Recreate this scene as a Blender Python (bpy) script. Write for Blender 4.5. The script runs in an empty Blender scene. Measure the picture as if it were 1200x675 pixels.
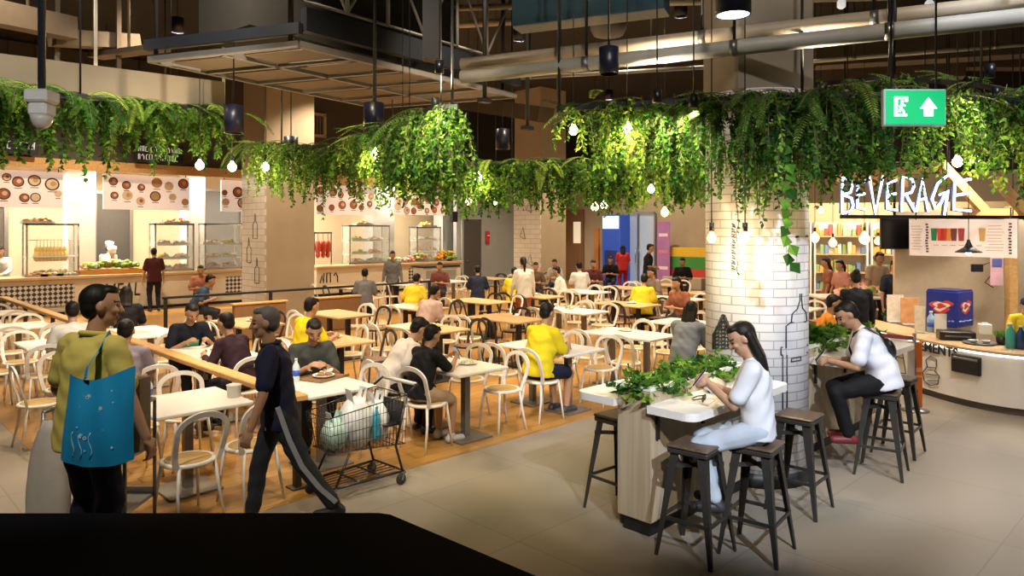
import bpy, math, random
import numpy as np
from mathutils import Vector, Matrix
random.seed(7)
SC = bpy.context.scene
COL = SC.collection
PI = math.pi
R = math.radians

# ------------------------------------------------------------------ camera
CH = 2.2                     # eye height
YAW = R(45.54)               # the hall's long axes run 45 deg to the view
FX, FY = math.cos(YAW), math.sin(YAW)
RX, RY = math.sin(YAW), -math.cos(YAW)
cam = bpy.data.cameras.new('camera')
cam.sensor_width = 36.0
cam.lens = 36.0 * 844 / 1200
cam.shift_y = -67.5 / 1200
cam.clip_end = 200
co = bpy.data.objects.new('camera', cam)
COL.objects.link(co)
co.location = (0, 0, CH)
co.rotation_euler = (PI / 2, 0, YAW - PI / 2)
SC.camera = co

def W(l, d, z=0.0):          # metres right of / ahead of the viewpoint -> hall coordinates
    return Vector((FX * d + RX * l, FY * d + RY * l, z))
def PX(px, py, d):           # a sight line followed to distance d
    return W((px - 600) / 844 * d, d, CH - (py - 270) * d / 844)
def GX(px, py, z=0.0):       # a sight line followed to height z
    d = (CH - z) * 844 / (py - 270)
    return W((px - 600) / 844 * d, d, z)

# ------------------------------------------------------------------ view + world + lights
SC.view_settings.view_transform = 'Standard'
SC.view_settings.look = 'None'
SC.view_settings.gamma = 1
SC.view_settings.use_curve_mapping = False
SC.view_settings.exposure = 0.0
wd = bpy.data.worlds.new('hall_air'); SC.world = wd
wd.use_nodes = True
wd.node_tree.nodes['Background'].inputs[0].default_value = (1.0, 0.86, 0.68, 1)
wd.node_tree.nodes['Background'].inputs[1].default_value = 0.032
SC.cycles.max_bounces = 6
SC.cycles.diffuse_bounces = 3
SC.cycles.glossy_bounces = 3
SC.cycles.transmission_bounces = 6
SC.cycles.transparent_max_bounces = 12
SC.cycles.sample_clamp_indirect = 4.0

WARM = (1.0, 0.80, 0.56)
NEUT = (1.0, 0.90, 0.78)
def spot_light(loc, target, energy, angle=95, blend=0.7, color=WARM, radius=0.12, name='spot_lamp_light'):
    li = bpy.data.lights.new(name, 'SPOT'); li.energy = energy; li.color = color
    li.spot_size = R(angle); li.spot_blend = blend; li.shadow_soft_size = radius
    o = bpy.data.objects.new(name, li); COL.objects.link(o); o.location = loc
    o.rotation_euler = (Vector(target) - Vector(loc)).to_track_quat('-Z', 'Y').to_euler()
    return o
def area_light(loc, target, energy, sx, sy, color=NEUT, name='strip_light'):
    li = bpy.data.lights.new(name, 'AREA'); li.shape = 'RECTANGLE'; li.size = sx; li.size_y = sy
    li.energy = energy; li.color = color
    o = bpy.data.objects.new(name, li); COL.objects.link(o); o.location = loc
    o.rotation_euler = (Vector(target) - Vector(loc)).to_track_quat('-Z', 'Y').to_euler()
    return o
def point_light(loc, energy, color=WARM, radius=0.04, name='bulb_light'):
    li = bpy.data.lights.new(name, 'POINT'); li.energy = energy; li.color = color; li.shadow_soft_size = radius
    o = bpy.data.objects.new(name, li); COL.objects.link(o); o.location = loc
    return o
# (x, y, z, aim x, aim y, watts, cone)
K = 1.12
DOWNLIGHTS = [
    (2.9, 7.0, 6.3, 4.3, 10.2, 900 * K, 74), (5.4, 5.6, 6.3, 7.9, 8.2, 950 * K, 74), (8.0, 6.2, 6.3, 10.4, 8.4, 900 * K, 80), (2.6, 5.2, 6.3, 4.3, 7.6, 500 * K, 62),
    (12.0, 7.6, 6.3, 12.0, 7.6, 900 * K, 100), (4.2, 11.0, 6.3, 4.2, 11.0, 950 * K, 105), (7.5, 11.0, 6.3, 7.5, 11.0, 950 * K, 105),
    (11.0, 11.0, 6.3, 11.0, 11.0, 950 * K, 105), (14.5, 11.0, 6.3, 14.5, 11.0, 950 * K, 105), (5.5, 15.5, 6.3, 5.5, 15.5, 950 * K, 110),
    (9.5, 15.5, 6.3, 9.5, 15.5, 950 * K, 110), (13.5, 15.5, 6.3, 13.5, 15.5, 950 * K, 110), (18.0, 14.0, 6.3, 18.6, 14.3, 950 * K, 110),
    (18.5, 18.5, 6.3, 19.5, 18.5, 900 * K, 110), (21.0, 15.5, 6.3, 22.5, 15.5, 900 * K, 110), (1.2, 10.5, 6.3, 2.0, 10.5, 800 * K, 100), (9.3, 4.6, 6.3, 10.4, 5.4, 1100, 60),
    (5.0, 18.6, 6.3, 5.0, 20.8, 900 * K, 95), (15.0, 18.8, 6.3, 15.0, 20.8, 900 * K, 95)]
# added fill spots with no known source: (place, aim, watts, cone, colour)
COOL = (.76, .85, 1.0)
FILL_SPOTS = [
    (W(-2.2, 1.6, 6.3), W(-2.5, 5.0, 1.2), 2100, 36, NEUT), (W(2.6, -1.5, 5.6), W(1.95, 5.75, 1.22), 6800, 24, COOL), (W(.5, -2.0, 5.6), W(.95, 5.2, 1.0), 3600, 15, NEUT), (W(-2.5, 1.0, 4.6), W(-3.3, 5.1, 3.15), 1300, 34, NEUT), (W(.8, 1.8, 4.3), W(.9, 7.4, 4.7), 900, 40, NEUT),
    (W(4.2, 5.0, 6.3), W(5.7, 9.2, .5), 1900, 46, NEUT), (W(4.3, 2.6, 6.3), W(3.4, 6.6, 1.1), 1500, 32, COOL),
    (W(-.6, 2.4, 6.3), W(-.9, 7.6, .9), 1900, 32, NEUT), (W(1.0, 1.5, 6.0), W(2.35, 5.7, 2.9), 1100, 44, NEUT),
    (W(-2.4, 4.2, 6.3), W(-5.2, 9.0, 3.7), 2600, 52, NEUT), (W(-.5, 2.0, 6.2), W(-.9, 6.8, 2.9), 800, 40, NEUT),
    (W(4.6, 2.6, 6.2), W(3.9, 5.8, 2.9), 700, 42, NEUT)]

# ------------------------------------------------------------------ mesh helpers
def rot_to(d, up=Vector((0, 0, 1))):
    d = Vector(d).normalized()
    return d.to_track_quat('Z', 'Y').to_matrix()

class MB:
    def __init__(s):
        s.v = []; s.f = []; s.m = []; s.sm = []
    def add(s, vs, fs, mi=0, smooth=False):
        b = len(s.v)
        s.v.extend([tuple(p) for p in vs])
        for f in fs:
            s.f.append(tuple(b + i for i in f)); s.m.append(mi); s.sm.append(smooth)
    def box(s, c, size, mi=0, rz=0.0, M=None, bev=0.0):
        hx, hy, hz = size[0] / 2, size[1] / 2, size[2] / 2
        b = min(bev, hx * .9, hy * .9, hz * .9)
        c = Vector(c)
        M = M if M is not None else (Matrix.Rotation(rz, 3, 'Z') if rz else None)
        def T(p):
            p = Vector(p)
            return c + (M @ p if M is not None else p)
        if b <= 0:
            vs = [T((x, y, z)) for z in (-hz, hz) for x, y in ((-hx, -hy), (hx, -hy), (hx, hy), (-hx, hy))]
            s.add(vs, [(3, 2, 1, 0), (4, 5, 6, 7), (0, 1, 5, 4), (1, 2, 6, 5), (2, 3, 7, 6), (3, 0, 4, 7)], mi)
        else:                                   # chamfered edges
            vs = []; idx = {}
            for sx in (-1, 1):
                for sy in (-1, 1):
                    for sz in (-1, 1):
                        for a in range(3):
                            p = [sx * (hx - b), sy * (hy - b), sz * (hz - b)]
                            p[a] = (sx * hx, sy * hy, sz * hz)[a]
                            idx[(sx, sy, sz, a)] = len(vs); vs.append(T(p))
            fs = []
            I = lambda x, y, z, a: idx[(x, y, z, a)]
            for q in (-1, 1):
                r = [(-1, -1), (1, -1), (1, 1), (-1, 1)]
                if q < 0: r = r[::-1]
                fs.append(tuple(I(q, y, z, 0) for y, z in r))
                fs.append(tuple(I(x, q, z, 1) for z, x in r))
                fs.append(tuple(I(x, y, q, 2) for x, y in r))
            for p in (-1, 1):
                for q in (-1, 1):
                    e = [I(-1, p, q, 1), I(1, p, q, 1), I(1, p, q, 2), I(-1, p, q, 2)]
                    fs.append(tuple(e if p * q < 0 else e[::-1]))
                    e = [I(p, -1, q, 2), I(p, 1, q, 2), I(p, 1, q, 0), I(p, -1, q, 0)]
                    fs.append(tuple(e if p * q < 0 else e[::-1]))
                    e = [I(p, q, -1, 0), I(p, q, 1, 0), I(p, q, 1, 1), I(p, q, -1, 1)]
                    fs.append(tuple(e if p * q < 0 else e[::-1]))
            for x in (-1, 1):
                for y in (-1, 1):
                    for z in (-1, 1):
                        e = [I(x, y, z, 0), I(x, y, z, 1), I(x, y, z, 2)]
                        fs.append(tuple(e if x * y * z > 0 else e[::-1]))
            s.add(vs, fs, mi)
    def bar(s, p0, p1, w, h, mi=0):             # square bar between two points, h is the more vertical side
        p0, p1 = Vector(p0), Vector(p1)
        d = (p1 - p0); L = d.length; d.normalize()
        up = Vector((0, 0, 1)) if abs(d.z) < .95 else Vector((1, 0, 0))
        y = up.cross(d).normalized(); z = d.cross(y)
        M = Matrix((d, y, z)).transposed()
        s.box((p0 + p1) / 2, (L, w, h), mi, M=M)
    def tube(s, pts, r, n=8, mi=0, closed=False, smooth=True):
        pts = [Vector(p) for p in pts]; k = len(pts)
        rr = r if isinstance(r, (list, tuple)) else [r] * k
        rings = []; prev = None
        for i, p in enumerate(pts):
            a = pts[i - 1] if (i > 0 or closed) else p
            b = pts[(i + 1) % k] if (i < k - 1 or closed) else p
            t = (b - a).normalized()
            if prev is None:
                u = Vector((0, 0, 1)) if abs(t.z) < .9 else Vector((1, 0, 0))
                x = u.cross(t).normalized()
            else:
                x = (prev - t * prev.dot(t))
                x = x.normalized() if x.length > 1e-6 else t.orthogonal().normalized()
            prev = x; y = t.cross(x)
            rings.append([p + (x * math.cos(2 * PI * j / n) + y * math.sin(2 * PI * j / n)) * rr[i] for j in range(n)])
        vs = [q for ring in rings for q in ring]; fs = []
        for i in range(k if closed else k - 1):
            i2 = (i + 1) % k
            for j in range(n):
                j2 = (j + 1) % n
                fs.append((i * n + j, i * n + j2, i2 * n + j2, i2 * n + j))
        if not closed:
            fs.append(tuple(range(n))[::-1]); fs.append(tuple((k - 1) * n + j for j in range(n)))
        s.add(vs, fs, mi, smooth)
    def band(s, pts, nrm, w, t, mi=0):          # flat strip bent along pts; w in the plane, t along nrm
        pts = [Vector(p) for p in pts]; nrm = Vector(nrm).normalized(); vs = []; k = len(pts)
        for i, p in enumerate(pts):
            tg = (pts[min(i + 1, k - 1)] - pts[max(i - 1, 0)]).normalized()
            q = tg.cross(nrm).normalized()
            for a, b in ((-1, -1), (1, -1), (1, 1), (-1, 1)):
                vs.append(p + q * a * w / 2 + nrm * b * t / 2)
        fs = [(3, 2, 1, 0), tuple((k - 1) * 4 + j for j in range(4))]
        for i in range(k - 1):
            for j in range(4):
                j2 = (j + 1) % 4
                fs.append((i * 4 + j, i * 4 + j2, i * 4 + 4 + j2, i * 4 + 4 + j))
        s.add(vs, fs, mi, False)
    def lathe(s, prof, c=(0, 0, 0), n=20, mi=0, smooth=True, M=None, caps=True):
        c = Vector(c); vs = []; fs = []; k = len(prof)
        for r, z in prof:
            for j in range(n):
                a = 2 * PI * j / n
                p = Vector((r * math.cos(a), r * math.sin(a), z))
                vs.append(c + (M @ p if M is not None else p))
        for i in range(k - 1):
            for j in range(n):
                j2 = (j + 1) % n
                fs.append((i * n + j, i * n + j2, i * n + n + j2, i * n + n + j))
        if caps: fs.append(tuple(range(n))[::-1]); fs.append(tuple((k - 1) * n + j for j in range(n)))
        s.add(vs, fs, mi, smooth)
    def cyl(s, c, r, h, n=20, mi=0, r2=None, smooth=True):
        s.lathe([(r, 0), (r if r2 is None else r2, h)], c, n, mi, smooth)
    def prism(s, poly, z0, z1, mi=0):
        n = len(poly)
        vs = [(p[0], p[1], z0) for p in poly] + [(p[0], p[1], z1) for p in poly]
        fs = [tuple(range(n))[::-1], tuple(range(n, 2 * n))]
        for i in range(n):
            j = (i + 1) % n
            fs.append((i, j, n + j, n + i))
        s.add(vs, fs, mi)
    def ell(s, c, rad, M=None, mi=0, nu=14, nv=9):
        c = Vector(c); vs = [];
        def T(p):
            p = Vector(p); return c + (M @ p if M is not None else p)
        vs.append(T((0, 0, -rad[2])))
        for i in range(1, nv):
            t = -PI / 2 + PI * i / nv
            for j in range(nu):
                a = 2 * PI * j / nu
                vs.append(T((rad[0] * math.cos(t) * math.cos(a), rad[1] * math.cos(t) * math.sin(a), rad[2] * math.sin(t))))
        vs.append(T((0, 0, rad[2])))
        fs = []
        for j in range(nu):
            fs.append((0, 1 + (j + 1) % nu, 1 + j))
            b = 1 + (nv - 2) * nu
            fs.append((b + j, b + (j + 1) % nu, len(vs) - 1))
        for i in range(nv - 2):
            for j in range(nu):
                j2 = (j + 1) % nu; b = 1 + i * nu
                fs.append((b + j, b + j2, b + nu + j2, b + nu + j))
        s.add(vs, fs, mi, True)
    def cap(s, p0, p1, r0, r1=None, mi=0, n=12):  # tapered capsule
        p0, p1 = Vector(p0), Vector(p1); r1 = r0 if r1 is None else r1
        d = p1 - p0; L = max(d.length, 1e-4); M = rot_to(d if d.length > 1e-6 else (0, 0, 1))
        prof = []
        for i in range(1, 5):
            t = -PI / 2 + (PI / 2) * i / 4; prof.append((r0 * math.cos(t), r0 * math.sin(t)))
        for i in range(0, 4):
            t = (PI / 2) * i / 4; prof.append((r1 * math.cos(t), L + r1 * math.sin(t)))
        s.lathe(prof, p0, n, mi, True, M)
    def loft(s, secs, mi=0, n=24):              # secs: (centre, fwd axis, side axis, rf, rs)
        vs = []; k = len(secs)
        for c, f, y, rf, rs in secs:
            for j in range(n):
                a = 2 * PI * j / n; ca, sa = math.cos(a), math.sin(a)
                e = (abs(ca) ** 2.4 + abs(sa) ** 2.4) ** (-1 / 2.4)
                vs.append(Vector(c) + f * (rf * ca * e) + y * (rs * sa * e))
        fs = [tuple(range(n))[::-1], tuple((k - 1) * n + j for j in range(n))]
        for i in range(k - 1):
            for j in range(n):
                j2 = (j + 1) % n; fs.append((i * n + j, i * n + j2, i * n + n + j2, i * n + n + j))
        s.add(vs, fs, mi, True)
    def quad(s, a, b, c, d, mi=0):
        s.add([a, b, c, d], [(0, 1, 2, 3)], mi)
    def disc(s, c, r, nrm, mi=0, n=16, rin=0.0, e1=None):
        M = rot_to(nrm); c = Vector(c)
        o = [c + M @ Vector((r * math.cos(2 * PI * j / n), r * math.sin(2 * PI * j / n), 0)) for j in range(n)]
        if rin > 0:
            q = [c + M @ Vector((rin * math.cos(2 * PI * j / n), rin * math.sin(2 * PI * j / n), 0)) for j in range(n)]
            s.add(o + q, [(j, (j + 1) % n, n + (j + 1) % n, n + j) for j in range(n)], mi)
        else:
            s.add(o, [tuple(range(n))], mi)
    def mesh(s, name):
        me = bpy.data.meshes.new(name)
        me.from_pydata(s.v, [], s.f)
        me.polygons.foreach_set('material_index', s.m)
        me.polygons.foreach_set('use_smooth', s.sm)
        me.update()
        return me
    def build(s, name, mats, parent=None, loc=None, rz=None):
        me = s.mesh(name)
        for m in (mats if isinstance(mats, (list, tuple)) else [mats]):
            me.materials.append(m)
        o = bpy.data.objects.new(name, me); COL.objects.link(o)
        if parent is not None: o.parent = parent
        if loc is not None: o.location = loc
        if rz is not None: o.rotation_euler = (0, 0, rz)
        return o

def tag(o, label=None, cat=None, group=None, kind=None):
    if label: o['label'] = label
    if cat: o['category'] = cat
    if group: o['group'] = group
    if kind: o['kind'] = kind
    return o
def thing(name, label, cat, loc=(0, 0, 0), rz=0.0, group=None):
    o = bpy.data.objects.new(name, None); COL.objects.link(o)
    o.location = loc; o.rotation_euler = (0, 0, rz); o.empty_display_size = .1
    return tag(o, label, cat, group)
def struct(name, mb, mats, parent=None):
    o = mb.build(name, mats, parent)
    if parent is None: o['kind'] = 'structure'
    return o
def dup(root, loc, rz, label, group=None):
    r = root.copy(); COL.objects.link(r); r.location = loc; r.rotation_euler = (0, 0, rz)
    r['label'] = label
    if group: r['group'] = group
    for ch in list(root.children):
        c = ch.copy(); COL.objects.link(c); c.parent = r
        for g in list(ch.children):
            e = g.copy(); COL.objects.link(e); e.parent = c
    return r

# ------------------------------------------------------------------ materials
MATS = {}
def mat(name, col, rough=0.5, metal=0.0, emit=0.0, noise=0.06, scale=12.0, spec=0.5, ecol=None, bump=0.0):
    if name in MATS: return MATS[name]
    m = bpy.data.materials.new(name); m.use_nodes = True
    nt = m.node_tree; b = nt.nodes['Principled BSDF']
    b.inputs['Roughness'].default_value = rough
    b.inputs['Metallic'].default_value = metal
    b.inputs['Specular IOR Level'].default_value = spec
    c = (col[0], col[1], col[2], 1)
    b.inputs['Base Color'].default_value = c
    if noise > 0:
        tc = nt.nodes.new('ShaderNodeTexCoord'); nz = nt.nodes.new('ShaderNodeTexNoise')
        nz.inputs['Scale'].default_value = scale
        nt.links.new(tc.outputs['Object'], nz.inputs['Vector'])
        mx = nt.nodes.new('ShaderNodeMix'); mx.data_type = 'RGBA'
        mx.inputs[6].default_value = tuple(max(0, x * (1 - noise * 2)) for x in col) + (1,)
        mx.inputs[7].default_value = tuple(min(1, x * (1 + noise * 2)) for x in col) + (1,)
        nt.links.new(nz.outputs['Fac'], mx.inputs[0]); nt.links.new(mx.outputs[2], b.inputs['Base Color'])
        if bump > 0:
            bp = nt.nodes.new('ShaderNodeBump'); bp.inputs['Strength'].default_value = bump
            bp.inputs['Distance'].default_value = .02
            nt.links.new(nz.outputs['Fac'], bp.inputs['Height']); nt.links.new(bp.outputs[0], b.inputs['Normal'])
    if emit > 0:
        e = ecol or col
        b.inputs['Emission Color'].default_value = (e[0], e[1], e[2], 1)
        b.inputs['Emission Strength'].default_value = emit
    MATS[name] = m
    return m
def mat_glass(name, col=(.85, .95, .95), alpha=.12, rough=.05):
    if name in MATS: return MATS[name]
    m = bpy.data.materials.new(name); m.use_nodes = True; nt = m.node_tree
    b = nt.nodes['Principled BSDF']; out = nt.nodes['Material Output']
    b.inputs['Base Color'].default_value = (*col, 1); b.inputs['Roughness'].default_value = rough
    tr = nt.nodes.new('ShaderNodeBsdfTransparent'); mx = nt.nodes.new('ShaderNodeMixShader')
    mx.inputs[0].default_value = alpha
    nt.links.new(tr.outputs[0], mx.inputs[1]); nt.links.new(b.outputs[0], mx.inputs[2]); nt.links.new(mx.outputs[0], out.inputs[0])
    MATS[name] = m
    return m
def mat_leaf(name, col, trans=.45):
    m = bpy.data.materials.new(name); m.use_nodes = True; nt = m.node_tree
    nt.nodes.remove(nt.nodes['Principled BSDF']); out = nt.nodes['Material Output']
    d = nt.nodes.new('ShaderNodeBsdfDiffuse'); t = nt.nodes.new('ShaderNodeBsdfTranslucent')
    g = nt.nodes.new('ShaderNodeNewGeometry'); cr = nt.nodes.new('ShaderNodeMix'); cr.data_type = 'RGBA'
    cr.inputs[6].default_value = tuple(c * .62 for c in col) + (1,)
    cr.inputs[7].default_value = tuple(min(1, c * 1.35) for c in col) + (1,)
    nt.links.new(g.outputs['Random Per Island'], cr.inputs[0])
    nt.links.new(cr.outputs[2], d.inputs[0]); nt.links.new(cr.outputs[2], t.inputs[0])
    mx = nt.nodes.new('ShaderNodeMixShader'); mx.inputs[0].default_value = trans
    nt.links.new(d.outputs[0], mx.inputs[1]); nt.links.new(t.outputs[0], mx.inputs[2]); nt.links.new(mx.outputs[0], out.inputs[0])
    MATS[name] = m
    return m
def mat_wood(name, c1, c2, rough=.45, axis=0, scale=3.0, stretch=14.0):
    m = bpy.data.materials.new(name); m.use_nodes = True; nt = m.node_tree; b = nt.nodes['Principled BSDF']
    b.inputs['Roughness'].default_value = rough
    tc = nt.nodes.new('ShaderNodeTexCoord'); mp = nt.nodes.new('ShaderNodeMapping')
    sc = [scale * stretch] * 3; sc[axis] = scale
    mp.inputs['Scale'].default_value = sc
    nz = nt.nodes.new('ShaderNodeTexNoise'); nz.inputs['Scale'].default_value = 1.0; nz.inputs['Detail'].default_value = 6
    cr = nt.nodes.new('ShaderNodeValToRGB')
    cr.color_ramp.elements[0].position = .3; cr.color_ramp.elements[0].color = (*c1, 1)
    cr.color_ramp.elements[1].position = .7; cr.color_ramp.elements[1].color = (*c2, 1)
    nt.links.new(tc.outputs['Object'], mp.inputs[0]); nt.links.new(mp.outputs[0], nz.inputs['Vector'])
    nt.links.new(nz.outputs['Fac'], cr.inputs[0]); nt.links.new(cr.outputs[0], b.inputs['Base Color'])
    MATS[name] = m
    return m
def mat_brick(name, c1, c2, mortar, w, h, ms, rough=.5, mode='flat', rad=.45, bump=.25, offset=.5):
    """bricks/tiles/planks; mode flat = object XY, wallx = XZ, wally = YZ, round = wrapped on a cylinder"""
    m = bpy.data.materials.new(name); m.use_nodes = True; nt = m.node_tree; b = nt.nodes['Principled BSDF']
    b.inputs['Roughness'].default_value = rough
    tc = nt.nodes.new('ShaderNodeTexCoord'); sp = nt.nodes.new('ShaderNodeSeparateXYZ'); cb = nt.nodes.new('ShaderNodeCombineXYZ')
    nt.links.new(tc.outputs['Object'], sp.inputs[0])
    if mode == 'round':
        at = nt.nodes.new('ShaderNodeMath'); at.operation = 'ARCTAN2'
        nt.links.new(sp.outputs[1], at.inputs[0]); nt.links.new(sp.outputs[0], at.inputs[1])
        mu = nt.nodes.new('ShaderNodeMath'); mu.operation = 'MULTIPLY'; mu.inputs[1].default_value = rad
        nt.links.new(at.outputs[0], mu.inputs[0]); nt.links.new(mu.outputs[0], cb.inputs[0]); nt.links.new(sp.outputs[2], cb.inputs[1])
    else:
        a, c = {'flat': (0, 1), 'wallx': (0, 2), 'wally': (1, 2)}[mode]
        nt.links.new(sp.outputs[a], cb.inputs[0]); nt.links.new(sp.outputs[c], cb.inputs[1])
    bt = nt.nodes.new('ShaderNodeTexBrick'); bt.offset = offset
    bt.inputs['Color1'].default_value = (*c1, 1); bt.inputs['Color2'].default_value = (*c2, 1); bt.inputs['Mortar'].default_value = (*mortar, 1)
    bt.inputs['Scale'].default_value = 1.0; bt.inputs['Mortar Size'].default_value = ms
    bt.inputs['Brick Width'].default_value = w; bt.inputs['Row Height'].default_value = h; bt.inputs['Bias'].default_value = 0
    nt.links.new(cb.outputs[0], bt.inputs['Vector']); nt.links.new(bt.outputs['Color'], b.inputs['Base Color'])
    if bump:
        bp = nt.nodes.new('ShaderNodeBump'); bp.inputs['Strength'].default_value = bump; bp.inputs['Distance'].default_value = .004; bp.invert = True
        nt.links.new(bt.outputs['Fac'], bp.inputs['Height']); nt.links.new(bp.outputs[0], b.inputs['Normal'])
    MATS[name] = m
    return m
def mat_checks(name, c1, c2, scale, axes=(0, 2), rough=.5):
    m = bpy.data.materials.new(name); m.use_nodes = True; nt = m.node_tree; b = nt.nodes['Principled BSDF']
    b.inputs['Roughness'].default_value = rough
    tc = nt.nodes.new('ShaderNodeTexCoord'); mp = nt.nodes.new('ShaderNodeMapping'); ck = nt.nodes.new('ShaderNodeTexChecker')
    mp.inputs['Rotation'].default_value = (0, R(45), 0)
    mp.inputs['Location'].default_value = (.013, .5 / scale, .017)
    ck.inputs['Scale'].default_value = scale; ck.inputs['Color1'].default_value = (*c1, 1); ck.inputs['Color2'].default_value = (*c2, 1)
    nt.links.new(tc.outputs['Object'], mp.inputs[0]); nt.links.new(mp.outputs[0], ck.inputs[0]); nt.links.new(ck.outputs[0], b.inputs['Base Color'])
    MATS[name] = m
    return m

white_metal = mat('white_painted_metal', (.78, .74, .68), .4)
white_top = mat('white_laminate', (.82, .79, .74), .35, noise=.02)
tan_seat = mat('tan_seat_pad', (.50, .33, .12), .5, scale=40)
dark_metal = mat('dark_steel', (.02, .02, .024), .45, .3)
gun_metal = mat('gunmetal_paint', (.07, .065, .06), .38, .55)
grey_metal = mat('grey_steel', (.26, .25, .24), .35, .7)
black_paint = mat('black_paint', (.012, .012, .014), .5)
black_plastic = mat('black_plastic', (.012, .012, .014), .35)
cream_paint = mat('cream_paint', (.56, .46, .31), .6, noise=.03, scale=2)
beige_paint = mat('beige_paint', (.42, .34, .24), .65, noise=.05, scale=2)
taupe_paint = mat('taupe_concrete', (.24, .21, .175), .7, noise=.05, scale=3)
white_paint = mat('white_paint', (.78, .76, .72), .55, noise=.02, scale=2)
grey_wall = mat('grey_wall_paint', (.34, .36, .36), .6, noise=.03, scale=2)
ceil_black = mat('black_ceiling_paint', (.012, .011, .010), .85)
pale_oak = mat_wood('pale_oak', (.40, .31, .20), (.54, .44, .30), .5, axis=2, scale=1.2, stretch=20)
table_oak = mat_wood('table_oak', (.50, .33, .15), (.62, .43, .22), .35, axis=1, scale=2.0, stretch=12)
rail_oak = mat_wood('rail_oak', (.55, .30, .10), (.70, .42, .17), .4, axis=1, scale=1.5, stretch=16)
top_oak = mat_wood('counter_oak', (.50, .33, .17), (.62, .44, .25), .4, axis=0, scale=1.5, stretch=14)
seat_wood = mat_wood('dark_seat_wood', (.07, .045, .03), (.13, .085, .055), .4, axis=0, scale=3, stretch=10)
white_lite = mat('white_panel', (.80, .77, .74), .45, noise=.015)
ink = mat('black_ink', (.02, .02, .02), .6)
chrome = mat('chrome', (.7, .7, .7), .18, 1.0)
glass = mat_glass('clear_glass')
bulb_mat = mat('lit_warm_bulb', (1, .75, .42), .4, emit=7, noise=0, ecol=(1.0, .50, .14))
bulb_white = mat('lit_white_bulb', (1, .9, .75), .4, emit=18, noise=0, ecol=(1.0, .82, .55))
leaf_mid = mat_leaf('leaf_mid_green', (.10, .24, .035))
leaf_lite = mat_leaf('leaf_light_green', (.24, .40, .06))
leaf_dark = mat_leaf('leaf_dark_green', (.035, .115, .025))
LEAVES = [leaf_mid, leaf_lite, leaf_dark]
stem_mat = mat('stem_brown', (.09, .06, .03), .8)

# ================================================================== the setting
def onY(px, py, Y):          # where a sight line meets the plane y = Y
    k = (px - 600) / 844; d = Y / (FY + RY * k)
    return W(k * d, d, CH - (py - 270) * d / 844)
def onX(px, py, X):
    k = (px - 600) / 844; d = X / (FX + RX * k)
    return W(k * d, d, CH - (py - 270) * d / 844)

CEIL = 7.0
tile = mat_brick('beige_floor_tile', (.28, .24, .195), (.305, .262, .21), (.22, .19, .15), 1.2, 1.2, .006, .45, offset=0, bump=.05)
plank = mat_brick('golden_wood_plank', (.36, .18, .042), (.45, .245, .068), (.20, .095, .025), 1.4, .16, .005, .3, bump=.08)
m = MB(); m.box((10.5, 10.5, -.06), (29, 29, .12)); struct('floor', m, tile)
m = MB(); m.box((12.3, 13.4, .0015), (21.4, 16, .003)); struct('floor_timber', m, plank)
m = MB(); m.box((10.5, 10.5, CEIL + .1), (29, 29, .2)); struct('ceiling', m, ceil_black)
m = MB(); m.box((10.5, 24.6, 2.1), (29, .2, 4.2)); struct('wall_left', m, cream_paint)
m = MB(); m.box((24.2, 10.5, 1.95), (.2, 29, 3.9)); struct('wall_far', m, beige_paint)
m = MB(); m.box((24.2, 10.5, 5.45), (.2, 29, 3.1)); struct('wall_far_upper', m, mat('dark_upper_wall', (.016, .013, .010), .8))
m = MB(); m.box((10.5, -3.9, CEIL / 2), (29, .2, CEIL)); struct('wall_right', m, ceil_black)
m = MB(); m.box((-3.9, 10.5, CEIL / 2), (.2, 29, CEIL)); struct('wall_near', m, ceil_black)

# bulkhead over the food stalls, its oak trim and the grey wall that follows
m = MB(); m.box((9.2, 21.75, 5.5), (18.6, .25, 2.9)); struct('wall_bulkhead', m, mat('bulkhead_brown', (.07, .055, .04), .7))
m = MB(); m.box((9.2, 21.55, 3.92), (18.6, .16, .26)); struct('trim_1', m, rail_oak)
m = MB(); m.box((20.9, 22.1, 2.0), (4.8, .2, 4.0)); struct('wall_service', m, grey_wall)
m = MB(); m.box((20.9, 22.1, 5.5), (4.8, .2, 3.0)); struct('wall_service_upper', m, MATS['dark_upper_wall'])
a, b = onY(542, 250, 21.98), onY(563, 325, 21.98)
dr = thing('door_1', 'dark grey service door in the grey wall beyond the stalls', 'door', (0, 0, 0)); dr['kind'] = 'structure'
m = MB(); m.box(((a.x + b.x) / 2, 21.97, 1.3), (b.x - a.x, .06, 2.6), bev=.01); m.build('door_leaf', mat('door_grey', (.075, .07, .06), .5), dr)
m = MB(); m.box((a.x - .05, 21.96, 1.33), (.1, .1, 2.66)); m.box((b.x + .05, 21.96, 1.33), (.1, .1, 2.66)); m.box(((a.x + b.x) / 2, 21.96, 2.7), (b.x - a.x + .2, .1, .1)); m.build('door_frame', grey_wall, dr)
m = MB(); m.tube([(a.x + .15, 21.93, 1.0), (a.x + .15, 21.88, 1.0), (a.x + .3, 21.88, 1.0)], .014); m.build('door_handle', chrome, dr)
p = onY(571, 278, 21.98)
t = thing('fire_alarm', 'red fire alarm box on the grey wall right of the service door', 'fire alarm', (p.x, 21.99, p.z))
m = MB(); m.box((0, -.03, 0), (.22, .08, .5), bev=.02); m.build('alarm_case', mat('alarm_red', (.55, .03, .03), .4), t)
m = MB(); m.cyl((0, -.075, .05), .07, .03, M if False else 16); m.build('alarm_dial', white_paint, t)
p = onY(530, 254, 21.98)
t = thing('wall_speaker', 'small black speaker on the grey wall left of the service door', 'speaker', (p.x, 21.99, p.z))
m = MB(); m.box((0, -.1, 0), (.3, .2, .42), bev=.03); m.build('speaker_case', black_plastic, t)
m = MB(); m.disc((0, -.203, -.05), .1, (0, -1, 0)); m.build('speaker_cone', dark_metal, t)
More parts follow.
